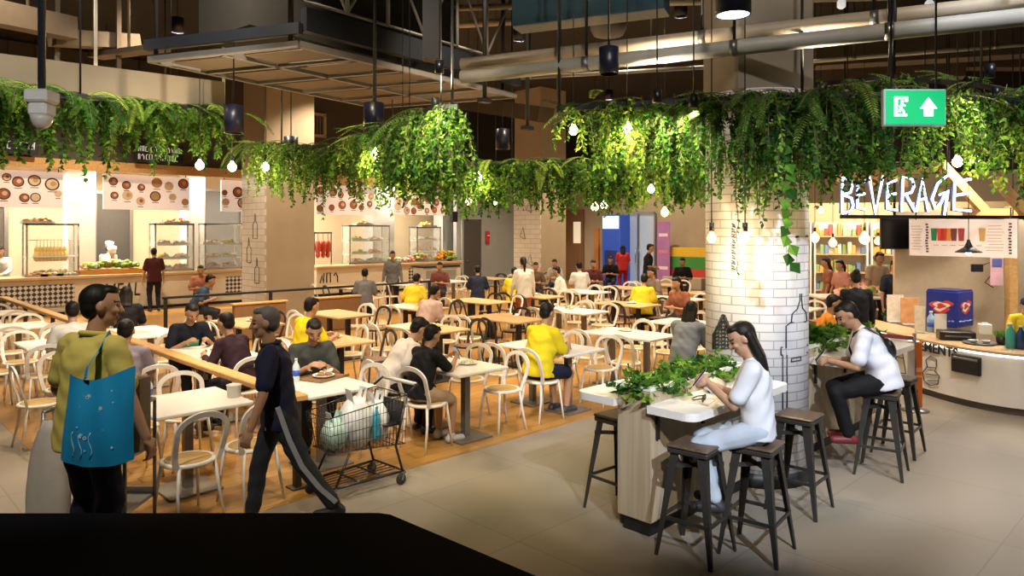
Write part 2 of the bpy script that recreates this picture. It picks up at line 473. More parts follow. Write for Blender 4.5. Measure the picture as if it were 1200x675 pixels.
# ventilation grille in the bulkhead
a, b = onY(348, 131, 21.6), onY(380, 160, 21.6)
t = thing('air_grille', 'framed air grille high on the bulkhead behind the mesh platform', 'vent', ((a.x + b.x) / 2, 21.61, (a.z + b.z) / 2))
w_, h_ = b.x - a.x, a.z - b.z
m = MB()
for z in (-h_ / 2, h_ / 2): m.box((0, -.03, z), (w_ + .1, .08, .09))
for x in (-w_ / 2, w_ / 2): m.box((x, -.03, 0), (.09, .08, h_))
m.build('grille_frame', beige_paint, t)
m = MB()
for i in range(9): m.box((-w_ / 2 + w_ * (i + .5) / 9, -.02, 0), (.03, .05, h_))
m.build('grille_slat', taupe_paint, t)

# ------------------------------------------------------------------ columns
brick_white = mat_brick('white_brick_tile', (.74, .72, .73), (.80, .78, .78), (.40, .39, .43), .235, .074, .005, .45, mode='round', rad=.45)
brick_wx = mat_brick('white_brick_wall_x', (.68, .63, .57), (.74, .69, .62), (.45, .40, .34), .46, .16, .008, .5, mode='wallx')
brick_wy = mat_brick('white_brick_wall_y', (.68, .63, .57), (.74, .69, .62), (.45, .40, .34), .46, .16, .008, .5, mode='wally')
CX, CY, CR = 6.19, 3.13, .445
t = thing('brick_column', 'round white brick column with line drawings between the two planter bars', 'column', (CX, CY, 0)); t['kind'] = 'structure'
m = MB(); m.cyl((0, 0, .12), CR, 3.3, 64); m.build('brick_cladding', brick_white, t)
m = MB(); m.cyl((0, 0, 0), CR + .012, .12, 64); m.build('column_plinth', black_paint, t)
m = MB(); m.box((0, 0, 5.2), (.72, .72, 3.6), rz=R(-36.6), bev=.02); m.build('concrete_shaft', taupe_paint, t)
def cyl_pt(a, z, e=.004): return Vector((math.cos(a) * (CR + e), math.sin(a) * (CR + e), z))
def col_curve(mb, pts, r=.006):
    mb.tube([cyl_pt(a, z) for a, z in pts], r, 5)
# sight-line angle helpers for the drawings (azimuth about the column, height)
def az(px): # where the sight line meets the cylinder
    k = (px - 600) / 844; dx, dy = FX + RX * k, FY + RY * k
    L = math.hypot(dx, dy); dx /= L; dy /= L
    bq = dx * CX + dy * CY; cq = CX * CX + CY * CY - CR * CR
    s_ = bq - math.sqrt(max(0, bq * bq - cq))
    return math.atan2(dy * s_ - CY, dx * s_ - CX), s_ / L
def cp(px, py):
    a, d = az(px); return (a, CH - (py - 270) * d / 844)
m = MB()
def stroke(pts): col_curve(m, [cp(x, y) for x, y in pts])
stroke([(921, 408), (921, 382), (926, 378), (944, 377)])
stroke([(927, 378), (928, 368), (934, 362), (937, 352), (937, 344)])
stroke([(945, 376), (944, 366), (940, 361), (939, 352), (939, 344)])
stroke([(915, 407), (946, 404)]); stroke([(915, 407), (915, 416)]); stroke([(915, 416), (946, 413)])
stroke([(917, 416), (917, 480)]); stroke([(922, 416), (922, 480)]); stroke([(927, 424), (938, 422), (938, 418), (927, 420), (927, 424)])
stroke([(932, 277), (946, 276)]); stroke([(932, 278), (946, 277.4)])
m.build('bottle_drawing', ink, t)
m = MB()
random.seed(3)
for r_ in range(9):                       # tall black emblem of stacked ovals
    py = 408 - r_ * 4.4; hw = 11 * (1 - max(0, r_ - 4) / 6.2)
    n = max(1, int(hw / 3))
    stroke([(848 - hw, py), (848, py + .7), (848 + hw, py)])
    for i in range(n):
        cx = 848 - hw + (i + .5) * 2 * hw / n
        stroke([(cx + 2.4 * math.cos(q * PI / 4), py - 2.2 + 1.9 * math.sin(q * PI / 4)) for q in range(9)])
for s_ in (-1, 1): col_curve(m, [cp(848 + s_ * 11.5, 409), cp(848 + s_ * 11.5, 392), cp(848 + s_ * 6, 382), cp(848 + s_ * 1, 370)], .012)
m.build('emblem_drawing', ink, t)
m = MB()
for i in range(9):                        # vertical hand-lettered caption
    z0 = 262 + i * 6.2
    stroke([(858, z0), (861, z0 + 1.5), (858, z0 + 3), (862, z0 + 4)])
m.build('caption_drawing', ink, t)

# square column left of centre (drawn-on brick on one face, plaster on the other)
C2 = W(-.341 * 17.5, 17.5); wc = 1.28
t = thing('plaster_column', 'square column with a white brick side in front of the food stalls', 'column', (C2.x, C2.y, 0)); t['kind'] = 'structure'
m = MB(); m.box((wc / 2, wc / 2, CEIL / 2), (wc, wc, CEIL)); m.build('column_shaft', beige_paint, t)
m = MB(); m.box((-.02, wc / 2, 2.2), (.04, wc, 4.0)); m.build('brick_face', brick_wy, t)
m = MB()
for y0, z0 in ((.3, .9), (.75, 1.4), (.4, 2.0)):
    m.tube([(-.045, y0, z0), (-.045, y0, z0 + .35), (-.045, y0 + .12, z0 + .45), (-.045, y0 + .24, z0 + .35), (-.045, y0 + .24, z0), (-.045, y0, z0)], .008, 5)
    m.tube([(-.045, y0 + .08, z0 + .45), (-.045, y0 + .12, z0 + .62), (-.045, y0 + .16, z0 + .45)], .008, 5)
m.build('line_drawing', ink, t)
C3 = W(.0403 * 24, 24); wc = 1.25
t = thing('distant_column', 'square far column, brick side facing left, behind the back tables', 'column', (C3.x, C3.y, 0)); t['kind'] = 'structure'
m = MB(); m.box((wc / 2, wc / 2, CEIL / 2), (wc, wc, CEIL)); m.build('column_shaft', beige_paint, t)
m = MB(); m.box((-.02, wc / 2, 2.1), (.04, wc, 4.0)); m.build('brick_face', brick_wy, t)
m = MB()
for y0, z0 in ((.35, 1.0), (.7, 1.9), (.4, 2.8)):
    m.tube([(-.045, y0, z0), (-.045, y0 + .1, z0 + .4), (-.045, y0 + .25, z0 + .1), (-.045, y0, z0)], .01, 5)
m.build('line_drawing', ink, t)

# ------------------------------------------------------------------ food stall along the left wall
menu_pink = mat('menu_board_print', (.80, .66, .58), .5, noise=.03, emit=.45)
bowl_dark = mat('printed_dark_bowl', (.07, .05, .045), .6); food_red = mat('printed_red_food', (.42, .13, .07), .6)
food_tan = mat('printed_tan_food', (.55, .34, .16), .6); food_pale = mat('printed_pale_food', (.75, .6, .42), .6)
def menu_board(label, xa, xb, zt, zb, Y, seed):
    rnd = random.Random(seed)
    t = thing('menu_board', label, 'menu board', ((xa + xb) / 2, Y, zb), 0, None)
    w_, h_ = xb - xa, zt - zb
    m = MB(); m.box((0, 0, h_ / 2), (w_, .05, h_), 0)
    n = max(2, int(w_ * 3.0)); k = 0
    for i in range(n):
        for row in range(2):
            x = -w_ / 2 + (i + .5 + rnd.uniform(-.25, .25)) * w_ / n; z = h_ * (.72 if row else .3) + rnd.uniform(-.12, .1)
            r_ = rnd.uniform(.10, .17); r_ = min(r_, w_ / 2 - abs(x) - .02, z - .02, h_ - z - .02)
            if r_ < .06: continue
            kind = rnd.random(); k += 1
            if kind < .5: m.disc((x, -.0265, z), r_, (0, -1, 0), 1, 20)
            m.disc((x, -.0275, z), r_ * (.78 if kind < .5 else .95), (0, -1, 0), rnd.choice((2, 3, 4)), 20)
            m.disc((x + r_ * .15, -.0285, z + r_ * .1), r_ * .4, (0, -1, 0), rnd.choice((2, 3, 4)), 12)
            m.box((x, -.0265, z - r_ - .03), (r_ * 1.2, .003, .018), 1)
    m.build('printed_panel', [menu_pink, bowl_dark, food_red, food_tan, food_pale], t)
    m = MB()
    for x in (-w_ / 2 + .1, w_ / 2 - .1): m.tube([(x, 0, h_), (x, 0, 4.032 - zb)], .012, 6)
    m.build('hanger_rod', dark_metal, t)
    return t
Y0 = 21.5
for (pa, pb, pt, pbm, lab, sd) in (
        (-30, 73, 200, 243, 'pink menu board of bowls at the far left of the stall', 1),
        (120, 221, 206, 246, 'pink menu board of bowls above the cook in a white hat', 2),
        (258, 300, 212, 248, 'narrow pink menu board just left of the square column', 3),
        (369, 438, 218, 252, 'pink menu board just right of the square column', 4),
        (460, 520, 226, 252, 'pink menu board at the right end of the second stall', 5)):
    A, B = onY(pa, pt, Y0 + .35), onY(pb, pt, Y0 + .35); Bb = onY((pa + pb) / 2, pbm, Y0 + .35)
    menu_board(lab, A.x, B.x, min(3.8, (A.z + B.z) / 2), Bb.z, Y0 + .3, sd)
sign_black = mat('black_sign_face', (.015, .015, .016), .4); sign_white = mat('white_lettering', (.8, .8, .78), .5, emit=.4)
def script_marks(m, x0, x1, z, h, rnd, mi=1, y=-.032):
    x = x0
    while x < x1 - h * .4:
        w_ = h * rnd.uniform(.4, .8); k = rnd.randrange(4)
        if k == 0: p = [(x, z), (x, z + h), (x + w_ * .6, z + h), (x + w_ * .6, z)]
        elif k == 1: p = [(x, z + h * .7), (x + w_ * .3, z + h), (x + w_ * .6, z + h * .6), (x + w_ * .6, z)]
        elif k == 2: p = [(x, z), (x + w_ * .3, z + h * .8), (x + w_ * .6, z), (x + w_ * .7, z + h)]
        else: p = [(x + w_ * .6, z + h), (x, z + h * .8), (x, z), (x + w_ * .6, z)]
        m.tube([(a, y, b) for a, b in p], h * .07, 4, mi)
        x += w_ + h * .12
for (pa, pb, pt, pbm, lab, sd, rows) in ((5, 45, 177, 195, 'black hanging sign with white script at the far left', 11, 1),
                                   (157, 215, 186, 207, 'black hanging sign with two lines of white script', 12, 2)):
    A, B = onY(pa, pt, 21.3), onY(pb, pbm, 21.3); rnd = random.Random(sd)
    w_, h_ = B.x - A.x, 0.46 if rows == 1 else .52
    t = thing('stall_sign', lab, 'sign', ((A.x + B.x) / 2, 21.3, 4.08))
    m = MB(); m.box((0, 0, h_ / 2), (w_, .06, h_), 0, bev=.01); m.build('sign_panel', sign_black, t)
    m = MB()
    for q in range(rows): script_marks(m, -w_ * .42, w_ * .42, h_ * (.3 if rows == 1 else .58 - q * .43), h_ * (.4 if rows == 1 else .28), rnd, 0)
    m.build('sign_script', sign_white, t)
    m = MB()
    for x in (-w_ * .4, w_ * .4): m.tube([(x, 0, h_), (x, 0, CEIL - 4.08)], .01, 6)
    m.build('hanger_rod', dark_metal, t)
# pillars, and flat panels painted dark as shaded doorways, behind the counter
for i, (pa, pb, mt) in enumerate(((80, 112, white_paint), (219, 240, white_paint), (437, 462, grey_wall), (519, 541, grey_wall))):
    A, B = onY(pa, 300, 22.6), onY(pb, 300, 22.6)
    m = MB(); m.box(((A.x + B.x) / 2, 22.9, 2.0), (B.x - A.x, .6, 4.0)); struct('trim_%d' % (i + 2), m, mt)
def painted_recess(pa, pb, label, mt, ptop):
    A, B = onY(pa, ptop, 24.3), onY(pb, ptop, 24.3)
    t = thing('kitchen_doorway', label, 'doorway', ((A.x + B.x) / 2, 24.46, 0)); t['kind'] = 'structure'
    m = MB(); m.box((0, 0, A.z / 2), (B.x - A.x, .06, A.z)); m.build('shade_panel', mt, t)  # solid panel; the shade of the room behind is put into its colour
    m = MB()
    for s_ in (-1, 1): m.box((s_ * (B.x - A.x) / 2, -.04, A.z / 2), (.1, .1, A.z))
    m.box((0, -.04, A.z), (B.x - A.x + .1, .1, .1)); m.build('opening_frame', grey_metal, t)
    return t
painted_recess(112, 155, 'dark kitchen doorway behind the cook in the white hat', mat('kitchen_dark', (.06, .055, .05), .5), 225)
painted_recess(240, 285, 'dark kitchen hatch beside the narrow menu board', mat('kitchen_slate', (.10, .10, .10), .5), 222)
painted_recess(-20, 8, 'dark kitchen doorway at the far left edge', mat('kitchen_dark2', (.08, .07, .06), .5), 240)
painted_recess(440, 460, 'dark doorway between the two right menu boards', mat('kitchen_dark3', (.05, .05, .05), .5), 225)
# counters
def stall_counter(label, xa, xb, seg):
    t = thing('stall_counter', label, 'counter', ((xa + xb) / 2, 21.9, 0)); L = xb - xa
    m = MB(); m.box((0, 0, .50), (L, .7, .84), bev=.01); m.build('counter_body', mat('counter_cream', (.70, .62, .48), .5, noise=.02), t)
    m = MB(); m.box((0, -.03, .97), (L + .1, .84, .09), bev=.015); m.build('worktop', top_oak, t)
    m = MB(); m.box((0, .03, .04), (L - .05, .64, .08)); m.build('kick_board', black_paint, t)
    for a, b in seg:
        m = MB(); m.box((a + (b - a) / 2 - (xa + xb) / 2, -.36, .52), (b - a, .03, .56), bev=.004)
        m.build('lattice_panel', mat_checks('lattice_black_white', (.03, .03, .03), (.62, .58, .52), 12) if 'lattice_black_white' not in MATS else MATS['lattice_black_white'], t)
    return t
xa, xb = 1.6, onY(287, 320, Y0).x
p0, p1 = onY(0, 340, Y0), onY(88, 340, Y0); q0, q1 = onY(265, 340, Y0), onY(284, 340, Y0)
sc1 = stall_counter('long cream stall counter with oak top and the letters MEAL', xa, xb, ((p0.x - .6, p1.x), (q0.x, q1.x)))
def text_mesh(txt, size, depth=.006, shear=0.0, offset=0.0):
    cu = bpy.data.curves.new('lettering', 'FONT'); cu.body = txt; cu.size = size; cu.extrude = depth; cu.shear = shear
    cu.align_x = 'CENTER'; cu.align_y = 'CENTER'; cu.offset = offset
    ob = bpy.data.objects.new('lettering', cu); COL.objects.link(ob)
    bpy.context.view_layer.update()
    me = bpy.data.meshes.new_from_object(ob.evaluated_get(bpy.context.evaluated_depsgraph_get()))
    bpy.data.objects.remove(ob)
    return me
def text_obj(name, txt, size, mt, parent, loc, rot, depth=.006, sx=1.0, shear=0.0, offset=0.0):
    me = text_mesh(txt, size, depth, shear, offset); me.materials.clear(); me.materials.append(mt)
    o = bpy.data.objects.new(name, me); COL.objects.link(o); o.parent = parent; o.location = loc; o.rotation_euler = rot
    o.scale = (sx, 1, 1)
    return o
pm = onY(144, 338, Y0)
text_obj('painted_lettering', 'MEAL', .52, ink, sc1, (pm.x - (xa + xb) / 2, -.358, .56), (PI / 2, 0, 0), sx=.72, shear=.1)
xa2, xb2 = onY(372, 310, Y0).x, onY(541, 310, Y0).x
sc2 = stall_counter('cream stall counter with oak top right of the square column', xa2, xb2, ((onY(480, 320, Y0).x, onY(530, 320, Y0).x),))
m = MB(); rnd = random.Random(5)
script_marks(m, onY(376, 322, Y0).x - (xa2 + xb2) / 2, onY(404, 322, Y0).x - (xa2 + xb2) / 2, .45, .32, rnd, 0, -.36); m.build('painted_lettering', ink, sc2)

# food and glass cases
FOODCOL = {k: mat('food_' + k, c, .5, noise=.15, scale=30) for k, c in dict(
    yellow=(.80, .48, .04), green=(.20, .36, .05), white=(.75, .70, .60), red=(.55, .08, .04), orange=(.75, .30, .05), brown=(.30, .15, .06), pink=(.72, .42, .36)).items()}
tray_steel = mat('tray_steel', (.5, .5, .5), .3, .8)
def heap(name, parent, w_, d_, h_, cols, n, seed, r_=.05, z=0.02):
    rnd = random.Random(seed); m = MB()
    for i in range(n):
        x, y = rnd.uniform(-w_ / 2, w_ / 2) * .85, rnd.uniform(-d_ / 2, d_ / 2) * .8
        e = 1 - (2 * x / w_) ** 2 * .6 - (2 * y / d_) ** 2 * .4
        m.ell((x, y, z + h_ * e * rnd.uniform(.3, 1)), (r_ * rnd.uniform(.7, 1.3), r_ * rnd.uniform(.7, 1.2), r_ * rnd.uniform(.5, 1)), mi=rnd.randrange(len(cols)), nu=8, nv=5)
    o = m.build(name, [FOODCOL[c] for c in cols], parent)
    o['kind'] = 'stuff'
    return o
def food_tray(label, loc, w_, d_, cols, seed, h_=.08, n=26, grp=None, r_=.045):
    t = thing('food_tray', label, 'food tray', loc, 0, grp)
    m = MB(); m.box((0, 0, .008), (w_, d_, .016))
    for s_ in (-1, 1): m.box((0, s_ * d_ / 2, .03), (w_, .012, .06)); m.box((s_ * w_ / 2, 0, .03), (.012, d_, .06))
    m.build('tray', tray_steel, t)
    heap('food', t, w_, d_, h_, cols, n, seed, r_)
    return t
def glass_case(label, xa, xb, ya, yb, z0, z1, shelves):
    t = thing('glass_case', label, 'display case', ((xa + xb) / 2, (ya + yb) / 2, z0)); w_, d_, h_ = xb - xa, yb - ya, z1 - z0
    m = MB()
    for x in (-1, 1):
        for y in (-1, 1): m.box((x * (w_ / 2 - .02), y * (d_ / 2 - .02), h_ / 2), (.04, .04, h_))
    for z in (.03, h_ - .02):
        for y in (-1, 1): m.box((0, y * (d_ / 2 - .02), z), (w_, .04, .05))
        for x in (-1, 1): m.box((x * (w_ / 2 - .02), 0, z), (.04, d_, .05))
    m.build('case_frame', chrome, t)
    for s_ in shelves:
        m = MB(); m.box((0, 0, s_), (w_ - .06, d_ - .06, .02)); m.build('shelf', mat('shelf_white', (.7, .7, .68), .3), t)
    m = MB(); m.box((0, 0, h_ - .01), (w_, d_, .02)); m.build('case_top', white_paint, t)
    for nm, c, sz in (('glass_pane', (0, -d_ / 2 + .01, h_ / 2), (w_ - .08, .008, h_ - .1)), ('glass_pane', (-w_ / 2 + .01, 0, h_ / 2), (.008, d_ - .08, h_ - .1)), ('glass_pane', (w_ / 2 - .01, 0, h_ / 2), (.008, d_ - .08, h_ - .1))):
        m = MB(); m.box(c, sz); m.build(nm, glass, t)
    return t
cases = ((28, 90, 262, 322, 'tall glass case of hanging yellow fruit on the left stall counter', (.5,)),
         (178, 224, 262, 312, 'glass case of stacked produce beside the man in the maroon shirt', (.35, .75)),
         (236, 280, 262, 312, 'glass case of white plates next to the square column', (.35, .75)),
         (405, 452, 264, 302, 'glass case of dishes right of the red hanging roast', (.35, .8)),
         (484, 512, 266, 302, 'glass case with dark drinks at the right end of the second stall', (.4, .8)))
CI = []
for (pa, pb, pt, pbm, lab, sh) in cases:
    A, B = onY(pa, pt, 22.0), onY(pb, pt, 22.0)
    CI.append((A.x, B.x, A.z)); glass_case(lab, A.x, B.x, 21.75, 22.25, 1.015, max(A.z, 2.0), sh)
A, B, zt = CI[0]
m = MB(); m.tube([(A + .1, 22, 1.95), (B - .1, 22, 1.95)], .012, 6)
tag(m.build('hanging_rail', chrome), 'steel rail inside the fruit case', 'rail')
for i in range(9):
    x = A + .28 + (B - A - .56) * i / 8
    t = thing('hanging_fruit_bag', 'bunch of yellow fruit hanging from the rail in the tall glass case', 'fruit', (x, 22.0, 1.52), 0, 'hanging yellow fruit in the glass case')
    m = MB(); m.ell((0, 0, 0), (.085, .085, .14), nu=10, nv=7); m.ell((0, .02, .16), (.06, .06, .1), nu=8, nv=6); m.build('fruit', FOODCOL['yellow'], t)
    m = MB(); m.tube([(0, 0, .12), (0, 0, .43)], .006, 5); m.build('string', stem_mat, t)
food_tray('tray of fried pieces inside the tall fruit case', ((A + B) / 2, 22, 1.05), (B - A) * .7, .3, ('white', 'orange', 'yellow'), 21, .1)
palette = [('green', 'white', 'yellow'), ('white', 'pink'), ('green', 'yellow'), ('white', 'brown'), ('red', 'white'), ('pink', 'orange')]
where = ['produce case', 'plate case', 'dish case', 'drinks case']
lev = ['bottom', 'middle', 'top']
for ci in range(1, 5):
    A, B, zt = CI[ci]; sh = cases[ci][5]
    for li, z in enumerate((.06,) + tuple(s_ + .012 for s_ in sh)):
        for side, fx in (('left', .28), ('right', .72)):
            food_tray('food tray on the %s level, %s half, of the glass %s' % (lev[li], side, where[ci - 1]), (A + (B - A) * fx, 22.0, 1.015 + z), (B - A) * .36, .3, palette[(ci * 5 + li * 2 + (side == 'left')) % 6], ci * 31 + li * 7 + (side == 'left'), .12, 18, r_=.055)
# produce display, orange slope in front of the cook
A, B = onY(90, 318, 21.85), onY(168, 318, 21.85)
t = thing('produce_stand', 'sloping orange stand of green and yellow produce before the cook', 'produce stand', ((A.x + B.x) / 2, 21.85, 1.016))
w_ = B.x - A.x
m = MB(); m.prism([(-w_ / 2, -.3), (w_ / 2, -.3), (w_ / 2, .3), (-w_ / 2, .3)], 0, .12); m.build('stand', mat('stand_orange', (.62, .27, .04), .5), t)
heap('produce', t, w_ * .95, .5, .22, ('green', 'yellow', 'white', 'green'), 110, 9, .07, .14)
for i, (px_, cols) in enumerate(((42, ('orange', 'brown')), (60, ('white', 'yellow')), (78, ('white', 'green')))):
    q = onY(px_, 322, 21.62); food_tray(['left', 'middle', 'right'][i] + ' low food tray in front of the tall fruit case', (q.x, 21.62, 1.016), .5, .2, cols, 40 + i, .07, 20)
for px_, cols, lab in ((44, ('orange', 'brown'), 'fried snacks tray on top of the tall fruit case'), (205, ('yellow', 'red'), 'tray of yellow and red packets on top of the produce case'), (425, ('brown', 'orange'), 'fried food tray on top of the dish case'), (500, ('brown', 'yellow'), 'snack tray on top of the drinks case')):
    i_ = {44: 0, 205: 1, 425: 3, 500: 4}[px_]; q = onY(px_, 262, 22.0)
    food_tray(lab, (q.x, 22.0, max(CI[i_][2], 2.0) + .002), .7, .35, cols, px_, .14, 26, r_=.06)
q = onY(378, 288, 21.95)
t = thing('roast_rack', 'red roast ducks hanging in a rack right of the square column', 'rack', (q.x, 21.95, 1.016))
m = MB()
for s_ in (-.32, .32): m.box((s_, 0, .55), (.04, .04, 1.1))
m.box((0, 0, 1.1), (.7, .05, .05)); m.build('rack_frame', chrome, t)
for s_ in (-.18, 0.02, .2):
    m = MB(); m.ell((s_, 0, .62), (.11, .11, .24)); m.ell((s_, 0, .36), (.08, .08, .12)); m.tube([(s_, 0, .85), (s_, 0, 1.1)], .01, 5); m.build('roast', FOODCOL['red'], t)
for i, (px_, cols) in enumerate(((462, ('white', 'green')), (478, ('pink', 'red')), (492, ('green', 'pink')), (518, ('yellow', 'orange')), (526, ('green', 'yellow')))):
    q = onY(px_, 300, 21.75)
    food_tray(['heap of pale greens', 'heap of pink packets', 'heap of green and pink vegetables', 'heap of yellow fruit', 'heap of yellow-green fruit'][i] + ' on the second stall counter', (q.x, 21.72, 1.016), .55, .4, cols, 60 + i, .4 if i > 1 else .2, 40, r_=.07)
# stall strip lamps
for i, (x, e) in enumerate(((3.8, 290), (6.6, 290), (9.3, 260), (12.6, 290), (16.2, 290))):
    t = thing('strip_lamp', ['strip lamp behind the far left menu board', 'strip lamp behind the board above the cook', 'strip lamp behind the narrow menu board', 'strip lamp behind the board right of the square column', 'strip lamp at the right end of the second stall'][i], 'lamp', (x, 22.5, 3.86))
    m = MB(); m.box((0, 0, .02), (1.7, .14, .05), bev=.01); m.build('lamp_housing', white_paint, t)
    m = MB(); m.tube([(x, 0, .16) for x in (-.7, .7)], .01, 5); m.box((-.7, 0, .1), (.02, .02, .14)); m.box((.7, 0, .1), (.02, .02, .14)); m.build('lamp_bracket', grey_metal, t)
    area_light((x, 22.5, 3.84), (x, 22.3, 0), e, 1.6, .12, (1, .86, .66))
m = MB(); m.box((9.2, 23.2, 4.06), (18.6, 2.9, .06)); struct('ceiling_stall', m, cream_paint)

# ------------------------------------------------------------------ far end of the hall
def far_panel(name, pa, pb, pt, pbm, X, mt, label, cat, th=.08, floor=False):
    A, B = onX(pa, pt, X), onX(pb, pbm, X)
    z1 = A.z; z0 = 0.003 if floor else B.z
    m = MB(); m.box((X, (A.y + B.y) / 2, (z0 + z1) / 2), (th, abs(A.y - B.y), z1 - z0), bev=.01)
    return tag(m.build(name, mt), label, cat), A, B, z0, z1
XF = 24.05
o, *_ = far_panel('timber_door', 663, 684, 246, 0, XF, mat('door_brown', (.22, .11, .045), .5), 'brown timber door with a narrow glass pane at the far end', 'door', floor=True)
A, B = onX(672, 260, 23.98), onX(680, 285, 23.98)
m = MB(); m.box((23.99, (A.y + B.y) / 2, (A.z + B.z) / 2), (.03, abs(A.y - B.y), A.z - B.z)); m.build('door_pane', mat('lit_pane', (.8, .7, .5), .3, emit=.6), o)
o, *_ = far_panel('green_panel', 706, 716, 250, 0, XF, mat('panel_green', (.30, .42, .06), .5), 'lime green wall panel left of the blue kiosk', 'panel', floor=True)
o, *_ = far_panel('orange_panel', 697, 702, 268, 0, XF, mat('panel_orange', (.6, .22, .05), .5), 'narrow orange wall strip left of the lime panel', 'panel', floor=True)
bk = thing('photo_kiosk', 'tall blue lit kiosk at the far end of the hall', 'kiosk', onX(722, 300, 23.4) * 1.0); bk.location.z = 0
zt = onX(722, 252, 23.4).z
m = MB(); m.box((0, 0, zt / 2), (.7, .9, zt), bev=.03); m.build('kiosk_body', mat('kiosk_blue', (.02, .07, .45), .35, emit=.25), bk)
m = MB(); m.box((-.355, 0, zt - .3), (.02, .8, .5)); m.build('kiosk_screen', mat('kiosk_screen_light', (.5, .75, 1), .3, emit=1.6), bk)
m = MB(); m.box((-.36, 0, 1.0), (.02, .6, .8)); m.build('kiosk_panel', mat('kiosk_dark_blue', (.01, .03, .18), .3), bk)
gd = thing('door_2', 'pale blue glass entrance doors at the far end', 'door', (0, 0, 0)); gd['kind'] = 'structure'
A, B = onX(730, 250, 24.0), onX(768, 250, 24.0)
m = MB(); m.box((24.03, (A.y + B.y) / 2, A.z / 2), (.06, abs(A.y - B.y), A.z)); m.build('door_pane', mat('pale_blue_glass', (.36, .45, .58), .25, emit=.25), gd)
m = MB()
for f in (0, .5, 1): m.box((23.97, A.y + (B.y - A.y) * f, A.z / 2), (.08, .07, A.z))
m.box((23.97, (A.y + B.y) / 2, A.z), (.08, abs(A.y - B.y), .1)); m.build('door_frame', grey_metal, gd)
m = MB()
for f in (.44, .56): m.tube([(23.9, A.y + (B.y - A.y) * f, .9), (23.9, A.y + (B.y - A.y) * f, 1.5)], .025, 6)
m.build('door_handle', chrome, gd)
A, B = onX(770, 260, 23.5), onX(785, 312, 23.5)
t = thing('roll_up_banner', 'purple roll-up banner standing right of the glass doors', 'banner', (23.5, (A.y + B.y) / 2, 0))
w_ = abs(A.y - B.y)
m = MB(); m.box((0, 0, A.z / 2 + .04), (.02, w_, A.z - .08)); m.build('banner_print', mat('banner_purple', (.36, .16, .40), .5, noise=.1, scale=3), t)
m = MB(); m.box((0, 0, .04), (.22, w_ + .06, .08), bev=.02); m.build('banner_base', grey_metal, t)
m = MB(); rnd = random.Random(2)
for k in range(3): m.box((-.013, 0, A.z * (.8 - .25 * k)), (.006, w_ * .7, .12), k % 2)
m.build('banner_lettering', [mat('banner_pale', (.75, .6, .75), .5), mat('banner_pink', (.6, .2, .3), .5)], t)
A, B = onX(786, 293, 23.9), onX(832, 309, 23.9)
t = thing('striped_bench', 'yellow, green and red striped bench back along the far wall', 'bench', (23.8, (A.y + B.y) / 2, 0))
w_ = abs(A.y - B.y)
for nm, z0, z1, c in (('stripe_yellow', 1.2, 1.55, (.70, .45, .04)), ('stripe_green', .75, 1.2, (.05, .25, .06)), ('stripe_red', .45, .75, (.5, .06, .04))):
    m = MB(); m.box((0, 0, (z0 + z1) / 2), (.2, w_, z1 - z0), bev=.01); m.build(nm, mat(nm, c, .5), t)
m = MB(); m.box((-.2, 0, .23), (.6, w_, .44), bev=.02); m.build('bench_seat', beige_paint, t)

# ------------------------------------------------------------------ partitions between the table blocks
def low_rail(name, label, a, b, z, w_, h_, step, mrail, mpost, cat='rail'):
    a, b = Vector((*a, 0)), Vector((*b, 0)); d = (b - a); L = d.length; d.normalize()
    t = thing(name, label, cat, (a.x, a.y, 0), math.atan2(d.y, d.x))
    m = MB(); m.box((L / 2, 0, z - h_ / 2), (L, w_, h_), bev=.01); m.build('top_rail', mrail, t)
    n = int(L / step) + 1
    for i in range(n):
        x = .06 + (L - .12) * i / (n - 1)
        m = MB(); m.box((x, 0, (z - h_) / 2), (.055, .055, z - h_)); m.box((x, 0, .008), (.14, .14, .016)); m.build('post', mpost, t)
    return t
low_rail('timber_rail', 'long orange timber rail on posts running left from beside the older man', (3.0, 5.62), (3.0, 18.5), .80, .15, .055, 1.85, rail_oak, mat('post_brown', (.05, .035, .025), .5))
low_rail('dark_rail', 'dark metal handrail across the room in front of the square column', (4.8, 14.3), (11.2, 14.3), .95, .05, .05, 1.6, dark_metal, dark_metal)
for i, (x, lab) in enumerate(((6.6, 'brown low booth panel below the dark handrail, left one'), (8.4, 'brown low booth panel below the dark handrail, right one'))):
    m = MB(); m.box((x, 14.05, .36), (1.1, .12, .7), bev=.015)
    t = tag(m.build('booth_panel', mat('booth_brown', (.24, .13, .06), .5)), lab, 'panel')
    m = MB(); m.box((x, 14.05, .73), (1.16, .16, .04), bev=.01); m.build('panel_cap', rail_oak, t)

# ================================================================== tables and chairs
def make_chair(name, label, mf, ms, loc, rz):
    t = thing(name, label, 'chair', loc, rz)
    m = MB(); m.lathe([(.0, .445), (.165, .445), (.172, .452), (.165, .460), (0, .463)], n=20); m.build('seat', ms, t)
    m = MB(); m.lathe([(.165, .43), (.198, .43), (.203, .44), (.198, .456), (.172, .458), (.165, .45)], n=24); m.build('seat_frame', mf, t)
    pts = []
    for i in range(0, 19):
        a = PI * i / 18; z = .70 + .125 * math.sin(a); y = .195 * math.cos(a)
        pts.append((-.17 - (z - .45) * .16, y, z))
    pts = [(-.14, .165, .44), (-.155, .185, .52), (-.19, .195, .62)] + pts + [(-.19, -.195, .62), (-.155, -.185, .52), (-.14, -.165, .44)]
    m = MB(); m.band(pts, (1, 0, .16), .042, .018); m.build('backrest', mf, t)
    for sx, sy in ((1, 1), (1, -1), (-1, 1), (-1, -1)):
        m = MB(); m.tube([(sx * .135, sy * .14, .44), (sx * .155, sy * .16, .25), (sx * .18 if sx > 0 else -.205, sy * .18, 0)], [.015, .013, .0105], 7); m.build('leg', mf, t)
    return t
